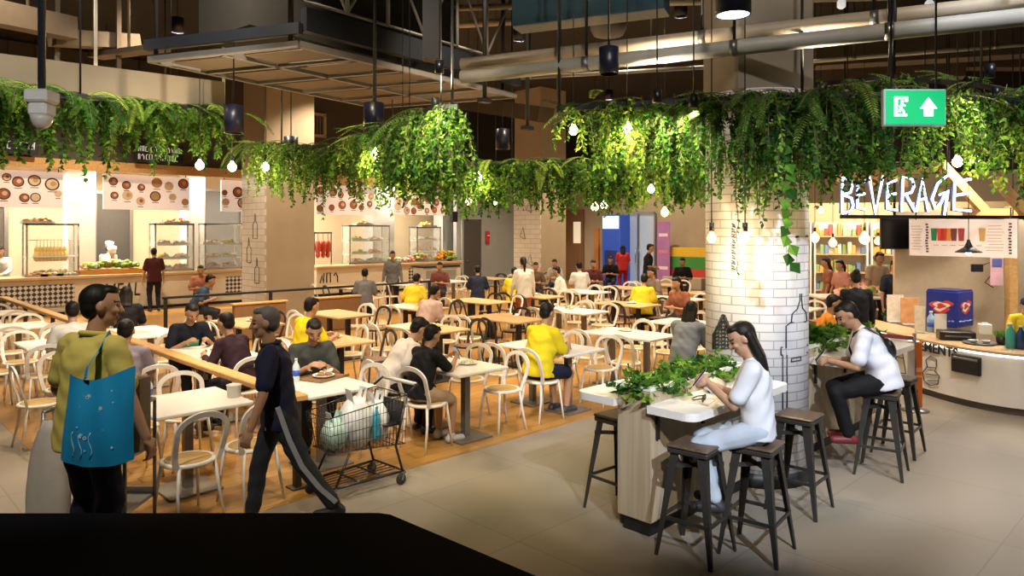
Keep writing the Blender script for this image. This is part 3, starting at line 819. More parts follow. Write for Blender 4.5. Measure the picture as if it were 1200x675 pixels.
def make_table(name, label, mt, mp, loc, rz, lx, ly):
    t = thing(name, label, 'table', loc, rz)
    m = MB(); m.box((0, 0, .733), (lx, ly, .034), bev=.008); m.build('tabletop', mt, t)
    off = (-ly * .25, ly * .25) if ly > 1 else (0,)
    for y in off:
        m = MB(); m.box((0, y, .36), (.07, .07, .70)); m.box((0, y, .01), (.44, .38 if ly > 1 else .44, .02), bev=.004); m.box((0, y, .705), (lx * .7, .06, .02)); m.build('pedestal', mp, t)
    return t
dark_chair = mat('dark_chair_metal', (.03, .026, .024), .4)
brown_seat = mat('brown_seat_pad', (.20, .10, .045), .5)
pedestal_grey = mat('pedestal_grey', (.20, .18, .16), .4, .4)
PROTO = {}
def chair(kind, x, y, rz, label, group):
    z0 = .003 if (x > 1.6 and y > 5.4) else 0
    if kind not in PROTO:
        PROTO[kind] = make_chair('cafe_chair' if kind == 'w' else 'dark_cafe_chair', label, *((white_metal, tan_seat) if kind == 'w' else (dark_chair, brown_seat)), (x, y, z0), rz)
        PROTO[kind]['group'] = group
        return PROTO[kind]
    return dup(PROTO[kind], (x, y, z0), rz, label, group)
TPROTO = {}
def table(kind, x, y, label, ly=1.2, lx=.7):
    key = (kind, ly, lx)
    g = 'white tables in the dining area' if kind == 'w' else 'oak tables in the dining area'
    z0 = .003
    if key not in TPROTO:
        TPROTO[key] = make_table('white_table' if kind == 'w' else 'oak_table', label, white_top if kind == 'w' else table_oak, pedestal_grey if kind == 'w' else dark_metal, (x, y, z0), 0, lx, ly)
        TPROTO[key]['group'] = g
        return
    dup(TPROTO[key], (x, y, z0), 0, label, g)
ORD = ['first', 'second', 'third', 'fourth', 'fifth', 'sixth', 'seventh', 'eighth', 'ninth', 'tenth']
COLX = [3.47, 5.0, 6.65, 8.3, 9.95, 11.6, 13.25, 14.9, 16.5]
ROWY = [6.1, 8.6, 11.1, 13.0, 16.2]
rc = random.Random(4)
WHITE_T = {(0, 0), (0, 1), (0, 2), (0, 3), (0, 4), (1, 0), (1, 4), (2, 0), (2, 6), (1, 6), (4, 5), (4, 6), (0, 6)}
CH_W, CH_D = 'white loop-back chairs in the dining area', 'dark loop-back chairs in the dining area'
for r, Y in enumerate(ROWY):
    for c, X in enumerate(COLX):
        if r == 3: continue
        if r == 4 and (c < 4): continue
        if r == 0 and c > 6: continue
        wh = (r, c) in WHITE_T
        nm = '%s-row %s table' % (ORD[r], ORD[c]) if r < 4 else 'back-row %s table' % ORD[c]
        col = 'white' if wh else 'oak'
        ly = .8 if (r, c) == (0, 0) else 1.2
        table('w' if wh else 'o', X, Y, '%s dining table, %s row from the walkway, %s from the timber rail' % (col, ORD[r] if r < 4 else 'last', ORD[c]), ly)
        seats = [('near', X - .53, Y - .3, 0), ('left', X - .53, Y + .3, 0), ('right', X + .53, Y - .3, PI), ('far', X + .53, Y + .3, PI)]
        if c == 0:
            seats = [('right', X + .53, Y - .2, PI), ('far', X + .53, Y + .3, PI), ('front end', X, Y - ly / 2 - .27, PI / 2), ('back end', X + .1, Y + ly / 2 + .3, -PI / 2)]
            if r == 0: seats = [('right', X + .5, Y + .12, PI + .25), ('back end', 3.77, 6.85, -PI / 2 - .3)]
        for (sn, x, y, a) in seats:
            k = 'w' if (wh or rc.random() < .55) else 'd'
            chair(k, x + rc.uniform(-.05, .05), y + rc.uniform(-.05, .05), a + rc.uniform(-.22, .22),
                  '%s loop-back chair, %s seat of the %s right of the timber rail' % ('white' if k == 'w' else 'dark', sn, nm), CH_W if k == 'w' else CH_D)
for i, Y in enumerate((6.3, 8.55, 10.8, 13.1, 15.4)):
    nm = '%s white table left of the timber rail' % ORD[i]
    table('w', 2.32, Y, 'white dining table left of the timber rail, %s from the front' % ORD[i], .8, .8)
    for (sn, x, y, a) in (('front left', 2.08, Y - .62, PI / 2), ('front right', 2.56, Y - .64, PI / 2), ('back left', 2.08, Y + .62, -PI / 2), ('back right', 2.56, Y + .62, -PI / 2), ('side', 1.66, Y, 0)):
        if i == 0 and sn == 'side': continue
        chair('w', x + rc.uniform(-.04, .04), y + rc.uniform(-.04, .04), a + rc.uniform(-.2, .2), 'white loop-back chair, %s seat of the %s' % (sn, nm), CH_W)

# ================================================================== planter bars and stools
soil = mat('dark_soil', (.03, .02, .012), .9, bump=.5)
def planter_bar(where, x0, x1, depth, xs0, xs1, ends):
    ya, yb = 2.97, 3.26
    t = thing('planter_bar', 'pale oak planter bar with white counters, ' + where, 'planter bar', ((x0 + x1) / 2, (ya + yb) / 2, 0))
    L = x1 - x0; cw = yb - ya; ox, oy = (x0 + x1) / 2, (ya + yb) / 2
    m = MB(); m.box((0, 0, .51), (L, cw, .80)); 
    for s_ in (-1, 1):
        m.box((0, s_ * (cw / 2 - .02), .98), (L, .04, .14)); m.box((s_ * (L / 2 - .02), 0, .98), (.04, cw - .08, .14))
    m.build('planter_box', pale_oak, t)
    m = MB(); m.box((0, 0, .055), (L - .06, cw - .06, .11)); m.build('kick_plinth', black_paint, t)
    m = MB()
    for s_ in (-1, 1):
        m.box((0, s_ * (cw / 2 - .018), 1.062), (L + .01, .045, .024)); m.box((s_ * (L / 2 - .018), 0, 1.062), (.045, cw - .08, .024))
    m.build('white_rim', white_top, t)
    m = MB(); m.box((0, 0, .955), (L - .1, cw - .1, .09)); m.build('soil', soil, t)
    for s_, nm in ((-1, 'near'), (1, 'far')):
        a, b = xs0 - ox, xs1 - ox; y0 = s_ * (cw / 2 + .001); y1 = s_ * (cw / 2 + depth); r_ = .09
        poly = [(a, y0)]
        for i in range(7):
            q = PI / 2 * i / 6; poly.append((a + r_ - r_ * math.cos(q), y1 - s_ * r_ + s_ * r_ * math.sin(q)))
        for i in range(7):
            q = PI / 2 * i / 6; poly.append((b - r_ + r_ * math.sin(q), y1 - s_ * r_ + s_ * r_ * math.cos(q)))
        poly.append((b, y0))
        if s_ > 0: poly = poly[::-1]
        m = MB(); m.prism(poly, .905, .96); m.build('counter_top', white_top, t)
        for x in (a + .12, (a + b) / 2, b - .12):
            m = MB(); m.box((x, s_ * (cw / 2 + .012), .80), (.028, .02, .20)); m.bar((x, s_ * (cw / 2 + .01), .895), (x, s_ * (cw / 2 + depth - .1), .895), .028, .02); m.build('bracket', black_paint, t)
    return t
planter_bar('in front of the brick column', 4.296, 5.70, .38, 4.25, 5.72, 1)
planter_bar('behind the brick column', 6.93, 8.75, .44, 6.96, 8.7, 1)

def make_stool(label, loc, rz):
    t = thing('bar_stool', label, 'stool', loc, rz)
    m = MB(); m.box((0, 0, .738), (.30, .30, .024), bev=.01); m.build('seat', seat_wood, t)
    m = MB(); m.box((0, 0, .708), (.29, .29, .036), bev=.008); m.build('seat_pan', gun_metal, t)
    for sx in (-1, 1):
        for sy in (-1, 1):
            a = Vector((sx * .125, sy * .125, .71)); b = Vector((sx * .205, sy * .205, 0)); vs = []
            u, v = Vector((-sx, 0, 0)), Vector((0, -sy, 0))
            for p, w_ in ((a, .062), (b, .024)):          # angle-section leg, wide at the top
                vs += [p, p + u * w_, p + u * w_ + v * .006, p + (u + v) * .006, p + v * w_ + u * .006, p + v * w_]
            fs = [(i, (i + 1) % 6, 6 + (i + 1) % 6, 6 + i) for i in range(6)] + [(0, 5, 4, 3, 2, 1), (6, 7, 8, 9, 10, 11)]
            m = MB(); m.add(vs, fs); m.build('leg', gun_metal, t)
    for z, hw, in ((.26, .172), ):
        m = MB()
        for s_ in (-1, 1): m.box((0, s_ * hw, z), (hw * 2, .012, .024)); m.box((s_ * hw, 0, z), (.012, hw * 2, .024))
        m.build('foot_rail', gun_metal, t)
    m = MB(); m.bar((-.14, -.14, .60), (.14, .14, .60), .006, .03); m.bar((-.14, .14, .60), (.14, -.14, .60), .006, .03); m.build('brace', gun_metal, t)
    return t
G_ST = 'metal bar stools at the planter bars'
st = make_stool('empty metal bar stool nearest the viewer, front end of the near planter bar', (4.34, 2.63, 0), R(6)); st['group'] = G_ST
for x, y, a, lab in ((4.66, 2.35, 8, 'metal bar stool under the woman in white'), (5.62, 2.48, 4, 'empty bar stool beside the brick column, behind the woman in white'),
                     (4.60, 3.47, -4, 'metal bar stool on the dining side of the near planter bar'),
                     (6.98, 2.32, 10, 'metal bar stool under the man in the loose white tee'), (7.75, 2.42, 3, 'empty bar stool just behind the man in the loose white tee')):
    dup(st, (x, y, 0), R(a), lab, G_ST)

# ================================================================== leaves
def leaf_mesh(name, specs, mats_, label=None, cat=None, stems=None, parent=None):
    """specs: (base, dir, side, length, width, mat)"""
    vs = []; fs = []; mi = []
    for b, d, s_, L, w_, k in specs:
        n = len(vs); mid = b + d * (L * .45); nrm = d.cross(s_)
        vs += [tuple(b), tuple(mid + s_ * w_ / 2 + nrm * w_ * .18), tuple(b + d * L), tuple(mid - s_ * w_ / 2 + nrm * w_ * .18)]
        fs.append((n, n + 1, n + 2, n + 3)); mi.append(k)
    if stems:
        sb = MB()
        for p in stems: sb.tube(p, .004, 3, len(mats_))
        n = len(vs); vs += sb.v; fs += [tuple(n + i for i in f) for f in sb.f]; mi += [len(mats_)] * len(sb.f)
    me = bpy.data.meshes.new(name); me.from_pydata(vs, [], fs); me.polygons.foreach_set('material_index', mi); me.update()
    for q in mats_: me.materials.append(q)
    if stems: me.materials.append(stem_mat)
    o = bpy.data.objects.new(name, me); COL.objects.link(o)
    if parent is not None: o.parent = parent
    if label: tag(o, label, cat)
    return o
def rvec(r, zlo=-1, zhi=1):
    a = r.uniform(0, 2 * PI); z = r.uniform(zlo, zhi); q = math.sqrt(max(0, 1 - z * z))
    return Vector((q * math.cos(a), q * math.sin(a), z))
def along(pts, f):
    seg = [(pts[i + 1] - pts[i]).length for i in range(len(pts) - 1)]; t = f * sum(seg)
    for i, q in enumerate(seg):
        if t <= q or i == len(seg) - 1: return pts[i].lerp(pts[i + 1], min(1, t / q))
        t -= q
def garland(label, pts, per_m, lmin, lmax, leaf=.055, wide=.12, mixw=(5, 3, 3), seed=1, fern=0.3, hump=None, name='hanging_foliage'):
    r = random.Random(seed); pts = [Vector(p) for p in pts]
    L = sum((pts[i + 1] - pts[i]).length for i in range(len(pts) - 1)); n = max(4, int(L * per_m)); sp = []; st_ = []
    bag = [0] * mixw[0] + [1] * mixw[1] + [2] * mixw[2]
    for i in range(n):
        f = r.random(); p = along(pts, f) + Vector((r.uniform(-wide, wide), r.uniform(-wide, wide), r.uniform(-.05, .05)))
        ln = r.uniform(lmin, lmax) * (r.uniform(.72, 1.0))
        if hump: ln *= hump(f)
        k0 = r.choice(bag)
        if r.random() < fern:                       # arching frond with paired narrow leaflets
            d = rvec(r, -.1, .5); ln = min(ln, .75); step = .026; q = p.copy(); path = [q.copy()]
            for j in range(int(ln / step)):
                d = (d + Vector((0, 0, -.055))).normalized(); q = q + d * step; path.append(q.copy())
                side = d.cross(Vector((0, 0, 1)));
                if side.length < .05: side = Vector((1, 0, 0))
                side.normalize(); tp = math.sin(PI * min(1, (j + 2) / (ln / step + 2))) * .8 + .25
                for s_ in (-1, 1):
                    dd = (side * s_ + d * .5 + Vector((0, 0, -.2))).normalized()
                    sp.append((q.copy(), dd, d.copy(), leaf * 1.25 * tp, leaf * .30, k0))
            st_.append(path[::3])
        else:                                       # trailing strand
            d = (rvec(r, -.4, .3) + Vector((0, 0, -.35))).normalized(); q = p.copy(); step = .034; path = [q.copy()]
            for j in range(int(ln / step)):
                d = (d + Vector((r.uniform(-.12, .12), r.uniform(-.12, .12), -.22))).normalized(); q = q + d * step; path.append(q.copy())
                for u in range(2):
                    dd = (rvec(r, -1, .35) + Vector((0, 0, -.45))).normalized(); ss = dd.cross(rvec(r)).normalized()
                    sp.append((q.copy(), dd, ss, leaf * r.uniform(.7, 1.25), leaf * r.uniform(.45, .7), k0 if r.random() < .75 else r.choice(bag)))
            st_.append(path[::4])
    return leaf_mesh(name, sp, LEAVES, label, 'hanging plant', st_)

# hanging frames that carry the greenery
def hung_bar(name, label, pts, h_, w_, mt, rods, cat='hanging frame'):
    t = thing(name, label, cat, (0, 0, 0))
    m = MB()
    for i in range(len(pts) - 1): m.bar(pts[i], pts[i + 1], w_, h_)
    m.build('frame_bar', mt, t)
    for q in rods:
        m = MB(); m.tube([q, (q[0], q[1], CEIL)], .012, 8); m.build('hanger_rod', dark_metal, t)
    return t
ZF = 3.25
front = [PX(655, 127, 6.25), PX(760, 122, 6.0), PX(870, 115, 5.72), PX(940, 112, 5.62), PX(1035, 112, 5.62), PX(1130, 114, 5.72), PX(1240, 119, 5.95)]
backr = [PX(655, 127, 6.25), PX(760, 118, 7.3), PX(900, 106, 8.1), PX(1040, 90, 8.0), PX(1150, 100, 7.0), PX(1240, 119, 5.95)]
hung_bar('plant_rail', 'black hanging frame around the brick column carrying greenery', front, .05, .05, black_paint, [PX(655, 127, 6.25), PX(940, 112, 5.62)])
hung_bar('plant_rail', 'rear half of the black hanging frame behind the brick column', backr, .05, .05, black_paint, [PX(900, 106, 8.1), PX(1150, 100, 7.0)])
left_far = [PX(409, 170, 8.9), PX(470, 146, 7.2), PX(510, 127, 6.15), PX(537, 126, 6.1)]
hung_bar('plant_rail', 'black hanging frame left of centre under the mesh platform', left_far, .05, .05, black_paint, [PX(440, 157, 8.1), PX(530, 125, 6.12)])
mid_far = [PX(540, 192, 11.0), PX(690, 188, 11.2), PX(830, 190, 11.2)]
hung_bar('plant_rail', 'long black hanging frame across the middle of the hall', mid_far, .05, .05, black_paint, [PX(600, 190, 11.1), PX(770, 189, 11.2)])
left_mid = [PX(296, 168, 10.4), PX(360, 172, 9.8), PX(412, 178, 9.0)]
hung_bar('plant_rail', 'black hanging frame in front of the square column', left_mid, .05, .05, black_paint, [PX(330, 170, 10.1)])

# long beige fascia hung on the left
A, B = PX(-40, 101, 8.3), PX(262, 131, 10.3)
t = thing('hanging_fascia', 'long beige fascia board hung above the left greenery', 'fascia', (0, 0, 0))
m = MB(); m.bar(A + Vector((0, 0, .22)), B + Vector((0, 0, .22)), .09, .40); m.build('fascia_board', beige_paint, t)
m = MB(); m.tube([(B.x, B.y, B.z + .1), (B.x, B.y, CEIL)], .022, 8); m.build('hanger_rod', white_paint, t)
m = MB(); q = A.lerp(B, .45); m.tube([(q.x, q.y, q.z + .3), (q.x, q.y, CEIL)], .022, 8); m.build('hanger_rod', white_paint, t)
left_pl = [A.lerp(B, f) + Vector((.1, -.1, -.02)) for f in (0, .35, .7, 1.0)]
hung_bar('plant_trough', 'black trough under the beige fascia holding trailing plants', left_pl, .08, .16, black_paint, [left_pl[1], left_pl[2] + Vector((0, .1, 0))], 'trough')

def seg(pts, f0, f1, n=4): return [along(pts, f0 + (f1 - f0) * i / n) for i in range(n + 1)]
garland('bushy ferns at the far left under the beige fascia', seg(left_pl, 0, .3), 85, .6, 1.1, .075, .2, (5, 2, 4), 1, .6)
garland('trailing ferns behind the dome camera under the beige fascia', seg(left_pl, .3, .6), 85, .6, 1.1, .075, .2, (5, 3, 3), 2, .6)
garland('trailing ferns under the right end of the beige fascia', seg(left_pl, .6, 1), 75, .45, .95, .07, .2, (6, 2, 3), 3, .5)
garland('sprawling vines hanging before the square column', left_mid, 90, .45, .9, .055, .2, (6, 3, 3), 4, .3)
garland('thin vines at the left end of the frame under the mesh platform', seg(left_far, 0, .5), 90, .3, .6, .055, .16, (6, 3, 3), 5, .3)
garland('bright leafy curtain hanging at the corner below the mesh platform', seg(left_far, .5, 1), 150, .6, .95, .055, .09, (5, 4, 2), 6, .03)
for i, (f0, f1, lab) in enumerate(((0, .25, 'vines on the middle frame, left end'), (.25, .5, 'vines on the middle frame, left of its centre'), (.5, .75, 'vines on the middle frame, right of its centre'), (.75, 1, 'vines on the middle frame, right end behind the column greenery'))):
    garland(lab, seg(mid_far, f0, f1), 95, .55, .95, .075, .25, (6, 3, 3), 10 + i, .25)
garland('loose vines at the left end of the frame round the brick column', seg(front, 0, .14), 55, .25, .6, .05, .1, (6, 4, 2), 20, .2)
garland('bright vines lit from within, left of the brick column', seg(front, .12, .30), 120, .45, .85, .05, .14, (4, 5, 2), 21, .15)
garland('dense green curtain hanging left of the column front', seg(front, .28, .43), 150, .6, 1.05, .05, .16, (6, 3, 3), 22, .15)
garland('dense dark curtain of leaves in front of the brick column', seg(front, .42, .56), 170, .6, 1.0, .05, .16, (5, 2, 5), 23, .15)
garland('dark leaves left of the exit sign', seg(front, .55, .66), 130, .45, .95, .05, .14, (5, 2, 5), 24, .15)
garland('bright trailing leaves right of the exit sign', seg(front, .72, .86), 120, .35, .75, .05, .14, (4, 5, 2), 25, .2)
garland('leafy vines at the far right edge of the frame', seg(front, .86, 1), 110, .4, .95, .05, .14, (5, 4, 3), 26, .2)
garland('vines on the rear frame, left half', seg(backr, .1, .45), 34, .35, .8, .06, .18, (5, 2, 4), 27, .2)
garland('vines on the rear frame above the neon sign', seg(backr, .45, .95), 26, .25, .6, .06, .18, (5, 2, 4), 28, .2)
# trailing heart-leaved vine in front of the column
r = random.Random(8); sp = []; path = []
q = PX(925, 118, 5.63); tipz = PX(925, 312, 5.63).z; i = 0
while q.z > tipz:
    path.append(q.copy()); q = q + Vector((r.uniform(-.012, .012), r.uniform(-.012, .012), -.035)); i += 1
    if i % 2 == 0:
        dd = (W(r.choice((-1, 1)) * r.uniform(.2, .8), -.5, 0) + Vector((0, 0, -.9))).normalized(); ss = dd.cross(W(0, 1, 0)).normalized()
        sp.append((q.copy(), dd, ss, .115, .10, r.choice((0, 0, 1, 2))))
leaf_mesh('heart_leaf_vine', sp, LEAVES, 'long heart-leaved vine trailing down the right of the brick column', 'hanging plant', [path])
r = random.Random(9); sp = []; path = []
q = PX(862, 190, 5.75); tipz = PX(862, 318, 5.75).z; i = 0
while q.z > tipz:
    path.append(q.copy()); q = q + Vector((r.uniform(-.008, .008), r.uniform(-.008, .008), -.03)); i += 1
    dd = (rvec(r, -.8, .2)).normalized(); sp.append((q.copy(), dd, dd.cross(Vector((0, 0, 1))).normalized(), .045, .03, 2))
leaf_mesh('thin_vine', sp, LEAVES, 'thin dark vine trailing down the left of the brick column', 'hanging plant', [path])

# low plants in the planter bars
def bush(label, c, w_, d_, h_, n, seed, leaf=.06):
    r = random.Random(seed); sp = []; st_ = []
    for i in range(n):
        b = Vector((c[0] + r.uniform(-w_, w_) / 2, c[1] + r.uniform(-d_, d_) / 2, c[2]))
        d = (rvec(r, .35, 1)).normalized(); ln = h_ * r.uniform(.5, 1.05); q = b.copy(); k = r.choice((0, 0, 0, 1, 2)); path = [q.copy()]
        for j in range(6):
            d = (d + Vector((r.uniform(-.1, .1), r.uniform(-.1, .1), -.12))).normalized(); q = q + d * ln / 6; path.append(q.copy())
            for u in range(3 if j > 1 else 1):
                dd = (rvec(r, -.3, .8)).normalized(); sp.append((q.copy(), dd, dd.cross(rvec(r)).normalized(), leaf * r.uniform(.7, 1.3), leaf * r.uniform(.5, .8), k))
        st_.append(path)
    return leaf_mesh('leafy_herb', sp, LEAVES, label, 'plant', st_)
for i, (x, lab) in enumerate(((4.46, 'leafy herb at the front end of the near planter bar'), (4.78, 'second leafy herb from the front of the near planter bar'), (5.1, 'third leafy herb from the front, near the phone user'), (5.42, 'leafy herb at the column end of the near planter bar'))):
    bush(lab, (x, 3.115, .995), .3, .19, .2 + .02 * (i % 2), 46, 50 + i)
for i, (x, lab) in enumerate(((7.15, 'leafy plant at the column end of the rear planter bar'), (7.6, 'second leafy plant on the rear planter bar'), (8.05, 'third leafy plant on the rear planter bar'), (8.5, 'leafy plant at the far end of the rear planter bar'))):
    bush(lab, (x, 3.115, .995), .4, .19, .24, 46, 60 + i, .075)
for px_, lab in ((500, 'first'),):
    pass

# ================================================================== lamps
def downlight(label, loc, rod=True, r_=.11, h_=.32, lit=0.0, energy=0, angle=60, target=None, name='cylinder_downlight', group=None, tint=None):
    t = thing(name, label, 'lamp', loc, 0, group)
    m = MB(); m.lathe([(r_ * .9, .0), (r_, .0), (r_, h_), (r_ * .2, h_ + .02), (r_ * .2, h_ + .01), (r_ * .9, h_ - .02), (r_ * .9, 0)], n=24, caps=False); m.build('lamp_shade', mat('navy_black_shade', (.012, .014, .03), .35), t)
    m = MB(); m.lathe([(r_ * .88, .004 if lit else h_ * .6), (r_ * .88, .009 if lit else h_ * .6 + .005)], n=24); m.build('lamp_lens', mat('lens_lit', (1, .9, .75), .3, emit=max(lit, 1), noise=0, ecol=(.75, .85, 1)) if lit else mat('lens_dim', (.12, .10, .08), .3), t)
    m = MB(); m.tube([(0, 0, h_), (0, 0, CEIL - loc[2])], .009, 6); m.build('drop_rod', dark_metal, t)
    return t
for px_, pyb, d, lab in ((438, 156, 7.7, 'black cylinder downlight hanging before the mesh platform'), (713.5, 87, 5.7, 'black cylinder downlight hanging below the blue duct'),
                         (274, 156, 8.4, 'black cylinder downlight at the right end of the fascia'), (589, 175, 11.5, 'small black downlight hanging right of the leafy curtain'),
                         (341, 184, 11.5, 'small black downlight above the square column'), (460, 176, 11, 'small black downlight over the bright leafy curtain'), (200, 138, 10.5, 'black downlight tucked under the beige fascia')):
    p = PX(px_, pyb, d); downlight(lab, (p.x, p.y, p.z), r_=.078 if px_ == 713.5 else .11, h_=.21 if px_ == 713.5 else .32)
p = PX(859, 18, 4.5); downlight('large blue-lit cylinder downlight at the top edge', (p.x, p.y, p.z), r_=.11, h_=.4, lit=6)
for i, (x, y, z, tx, ty, e, ang) in enumerate(DOWNLIGHTS):
    z_ = z
    dn = 'added fill spotlight high in the dining hall'
    t = downlight(dn, (x, y, z_), r_=.13, h_=.3, group='ceiling downlights', name='ceiling_downlight')
    spot_light((x, y, z_ + .045), (tx, ty, 0), e, ang, .6, WARM, .08)
for (p, q, e, ang, c) in FILL_SPOTS:  # added fill spots, out of view, put in to brighten what faces the camera
    downlight('added fill spotlight high in the dining hall', p, r_=.13, h_=.3, group='ceiling downlights', name='ceiling_downlight')
    spot_light(p + Vector((0, 0, .002)), q, e * .45, ang, .5, c, .08)
# pendant bulbs
def pendant(label, p, r_=.05, mt=None, energy=0, grp=None, ztop=None):
    t = thing('pendant_bulb', label, 'lamp', p, 0, grp)
    m = MB(); m.lathe([(.012, r_ * 1.5), (r_ * .5, r_ * 1.0), (r_ * .95, r_ * .35), (r_, 0), (r_ * .85, -r_ * .5), (r_ * .45, -r_ * .9), (.005, -r_)], n=14); m.build('bulb', mt or bulb_mat, t)
    m = MB(); m.cyl((0, 0, r_ * 1.5), .02, .07, 10); m.build('socket', black_plastic, t)
    m = MB(); m.tube([(0, 0, r_ * 1.5 + .07), (0, 0, (ztop or CEIL) - p[2])], .005, 5); m.build('cord', black_plastic, t)
    if energy: point_light((p[0], p[1], p[2] - r_ - .06), energy, (1, .66, .32), .05)
    return t
for px_, py_, d, r_, mt, e, lab in (
        (834, 279, 5.75, .036, 0, 16, 'warm pendant bulb hanging at the left edge of the brick column'),
        (873, 279, 5.62, .034, 0, 16, 'warm pendant bulb hanging in front of the brick column'),
        (234, 194, 9.6, .055, 1, 40, 'glowing bulb left of the pair below the fascia end'), (272, 196, 9.6, .055, 1, 40, 'glowing bulb right of the pair below the fascia end'),
        (311, 196, 9.8, .05, 1, 14, 'glowing bulb in the vines before the square column'),
        (560, 208, 10.8, .06, 1, 30, 'glowing bulb in the vines right of the leafy curtain'), (549, 236, 13, .06, 1, 18, 'small bulb below the vines above the service door'), (581, 237, 13, .06, 1, 18, 'small bulb below the vines right of the service door'),
        (672, 153, 6.4, .04, 1, 20, 'glowing bulb at the left end of the column frame'), (735, 151, 6.0, .04, 1, 24, 'glowing bulb inside the bright vines left of the column'),
        (763, 222, 10.5, .05, 1, 20, 'glowing bulb low in the middle frame vines'), (779, 249, 11, .06, 0, 18, 'glowing bulb hanging left of the column over the far tables'),
        (440, 181, 7.6, .045, 1, 40, 'glowing bulb inside the leaves at the frame corner'), (517, 140, 6.25, .05, 1, 50, 'bright bulb high inside the leafy curtain'), (472, 207, 7.4, .04, 1, 16, 'bulb low in the leafy curtain'), (480, 196, 7.3, .04, 1, 16, 'second bulb low in the leafy curtain'),
        (1122, 190, 5.9, .04, 1, 16, 'glowing bulb in the leaves above the end of the neon word'), (1142, 187, 6.1, .035, 1, 10, 'smaller glowing bulb in the leaves right of the neon word'),
        (955, 279, 12, .07, 0, 16, 'warm bulb at the column edge over the shop'), (976, 285, 13, .07, 0, 0, 'warm bulb second from the column over the shop'), (962, 247, 12, .05, 0, 0, 'warm bulb above the shop bulbs'), (1013, 280, 12.5, .09, 0, 20, 'large warm bulb left of the black screen'), (1029, 283, 12.8, .06, 0, 0, 'small warm bulb touching the black screen'), (697, 243, 14, .07, 1, 10, 'bulb over the far tables left of the green panel'), (708, 241, 14.5, .07, 1, 10, 'bulb over the far tables at the green panel')):
    p = PX(px_, py_, d); pendant(lab, (p.x, p.y, p.z), r_, bulb_white if mt else bulb_mat, e)
# growing lights hidden among the leaves: spots with fittings on the frames
for px_, py_, d, e, lab in ((760, 165, 5.9, 60, 'plant spotlight on the frame left of the column'), (800, 172, 5.75, 50, 'plant spotlight on the frame beside the column'), (520, 132, 6.0, 70, 'plant spotlight on the leafy curtain frame'), (1125, 140, 5.6, 55, 'plant spotlight on the frame right of the exit sign')):
    p = PX(px_, py_, d) + W(0, -.35, .25)
    t = thing('plant_spotlight', lab, 'lamp', p)
    m = MB(); m.cyl((0, 0, 0), .035, .10, 12); m.build('lamp_head', black_plastic, t)
    m = MB(); m.tube([(0, 0, .1), (0, 0, CEIL - p.z)], .006, 5); m.build('drop_rod', dark_metal, t)
    spot_light((p.x, p.y, p.z - .02), p + W(0, .5, -.7), e, 110, .8, (.95, 1, .62), .03)

# added uplights on the hanging rails, put in to brighten the pipes above
for p, q, e, lab in ((along(front, .2) + Vector((0, 0, .06)), W(1.2, 5.6, 5.2), 75, 'added fill uplight on the rail left of the column'), (along(front, .5) + Vector((0, 0, .06)), W(2.8, 5.0, 5.2), 75, 'added fill uplight on the rail before the column'),
                     (along(front, .85) + Vector((0, 0, .06)), W(4.8, 4.6, 5.0), 75, 'added fill uplight on the rail at the right edge'), (left_far[2] + Vector((0, 0, .06)), W(-.4, 6.4, 6), 60, 'added fill uplight on the rail of the leafy curtain')):
    t = thing('fill_uplight', lab, 'lamp', p)
    m = MB(); m.lathe([(.03, -.05), (.035, .03), (.03, .03), (.026, -.03)], n=12); m.build('lamp_head', black_plastic, t)
    spot_light(p + Vector((0, 0, .035)), q, e, 130, .8, WARM, .03)

# ================================================================== ceiling services
def pipe(name, label, pts, r_, mt, cat='pipe', hang=()):
    t = thing(name, label, cat, (0, 0, 0))
    m = MB(); m.tube(pts, r_, 16); m.build('pipe_run', mt, t)
    for f in hang:
        q = Vector(pts[-2]).lerp(Vector(pts[-1]), f)
        m = MB(); m.tube([q, (q.x, q.y, CEIL)], .014, 6); m.build('hanger_rod', dark_metal, t)
        d = (Vector(pts[-1]) - Vector(pts[-2])).normalized()
        m = MB(); m.tube([q - d * .03, q + d * .03], r_ * 1.06, 16); m.build('pipe_clamp', grey_metal, t)
    return t
pipe_beige = mat('beige_pipe_paint', (.42, .35, .26), .5); pipe_grey = mat('grey_pipe_paint', (.38, .37, .33), .5)
a, b = PX(600, 84, 6.5), PX(1200, 20, 4.84); dv = b - a
pipe('ceiling_pipe', 'thick pale pipe crossing in front of the concrete shaft', [a - dv * .135, b + dv * .15], .062, pipe_grey, hang=(.25, .5, .72, .9))
a, b = PX(600, 69, 6.75), PX(1200, 2, 5.02); dv = b - a
pipe('ceiling_pipe', 'thick beige pipe running just above the pale pipe', [a - dv * .135, b + dv * .15], .060, pipe_beige, hang=(.2, .45, .7, .9))
a, b = PX(510, 10, 11.0), PX(900, 0, 9.4); dv = b - a
pipe('ceiling_pipe', 'thin beige pipe along the top edge behind the blue duct', [a + dv * .06, b + dv * .3], .045, pipe_beige, hang=(.2, .8))
a, b = PX(520, 30, 13), PX(610, 25, 12.5)
pipe('ceiling_pipe', 'short pale pipe left of the blue duct', [a, b], .06, pipe_beige, hang=(.2, .8))
a, b = PX(600, 92, 11.5), PX(840, 78, 10.0)
pipe('ceiling_pipe', 'thin dark conduit under the pale pipe', [a, b], .03, grey_metal, hang=(.1, .5, .9))
a, b = PX(950, 72, 10.5), PX(1200, 52, 9.5); dv = b - a
pipe('ceiling_pipe', 'thin pale pipe right of the concrete shaft', [a, b + dv * .1], .03, pipe_grey, hang=(.2, .8))
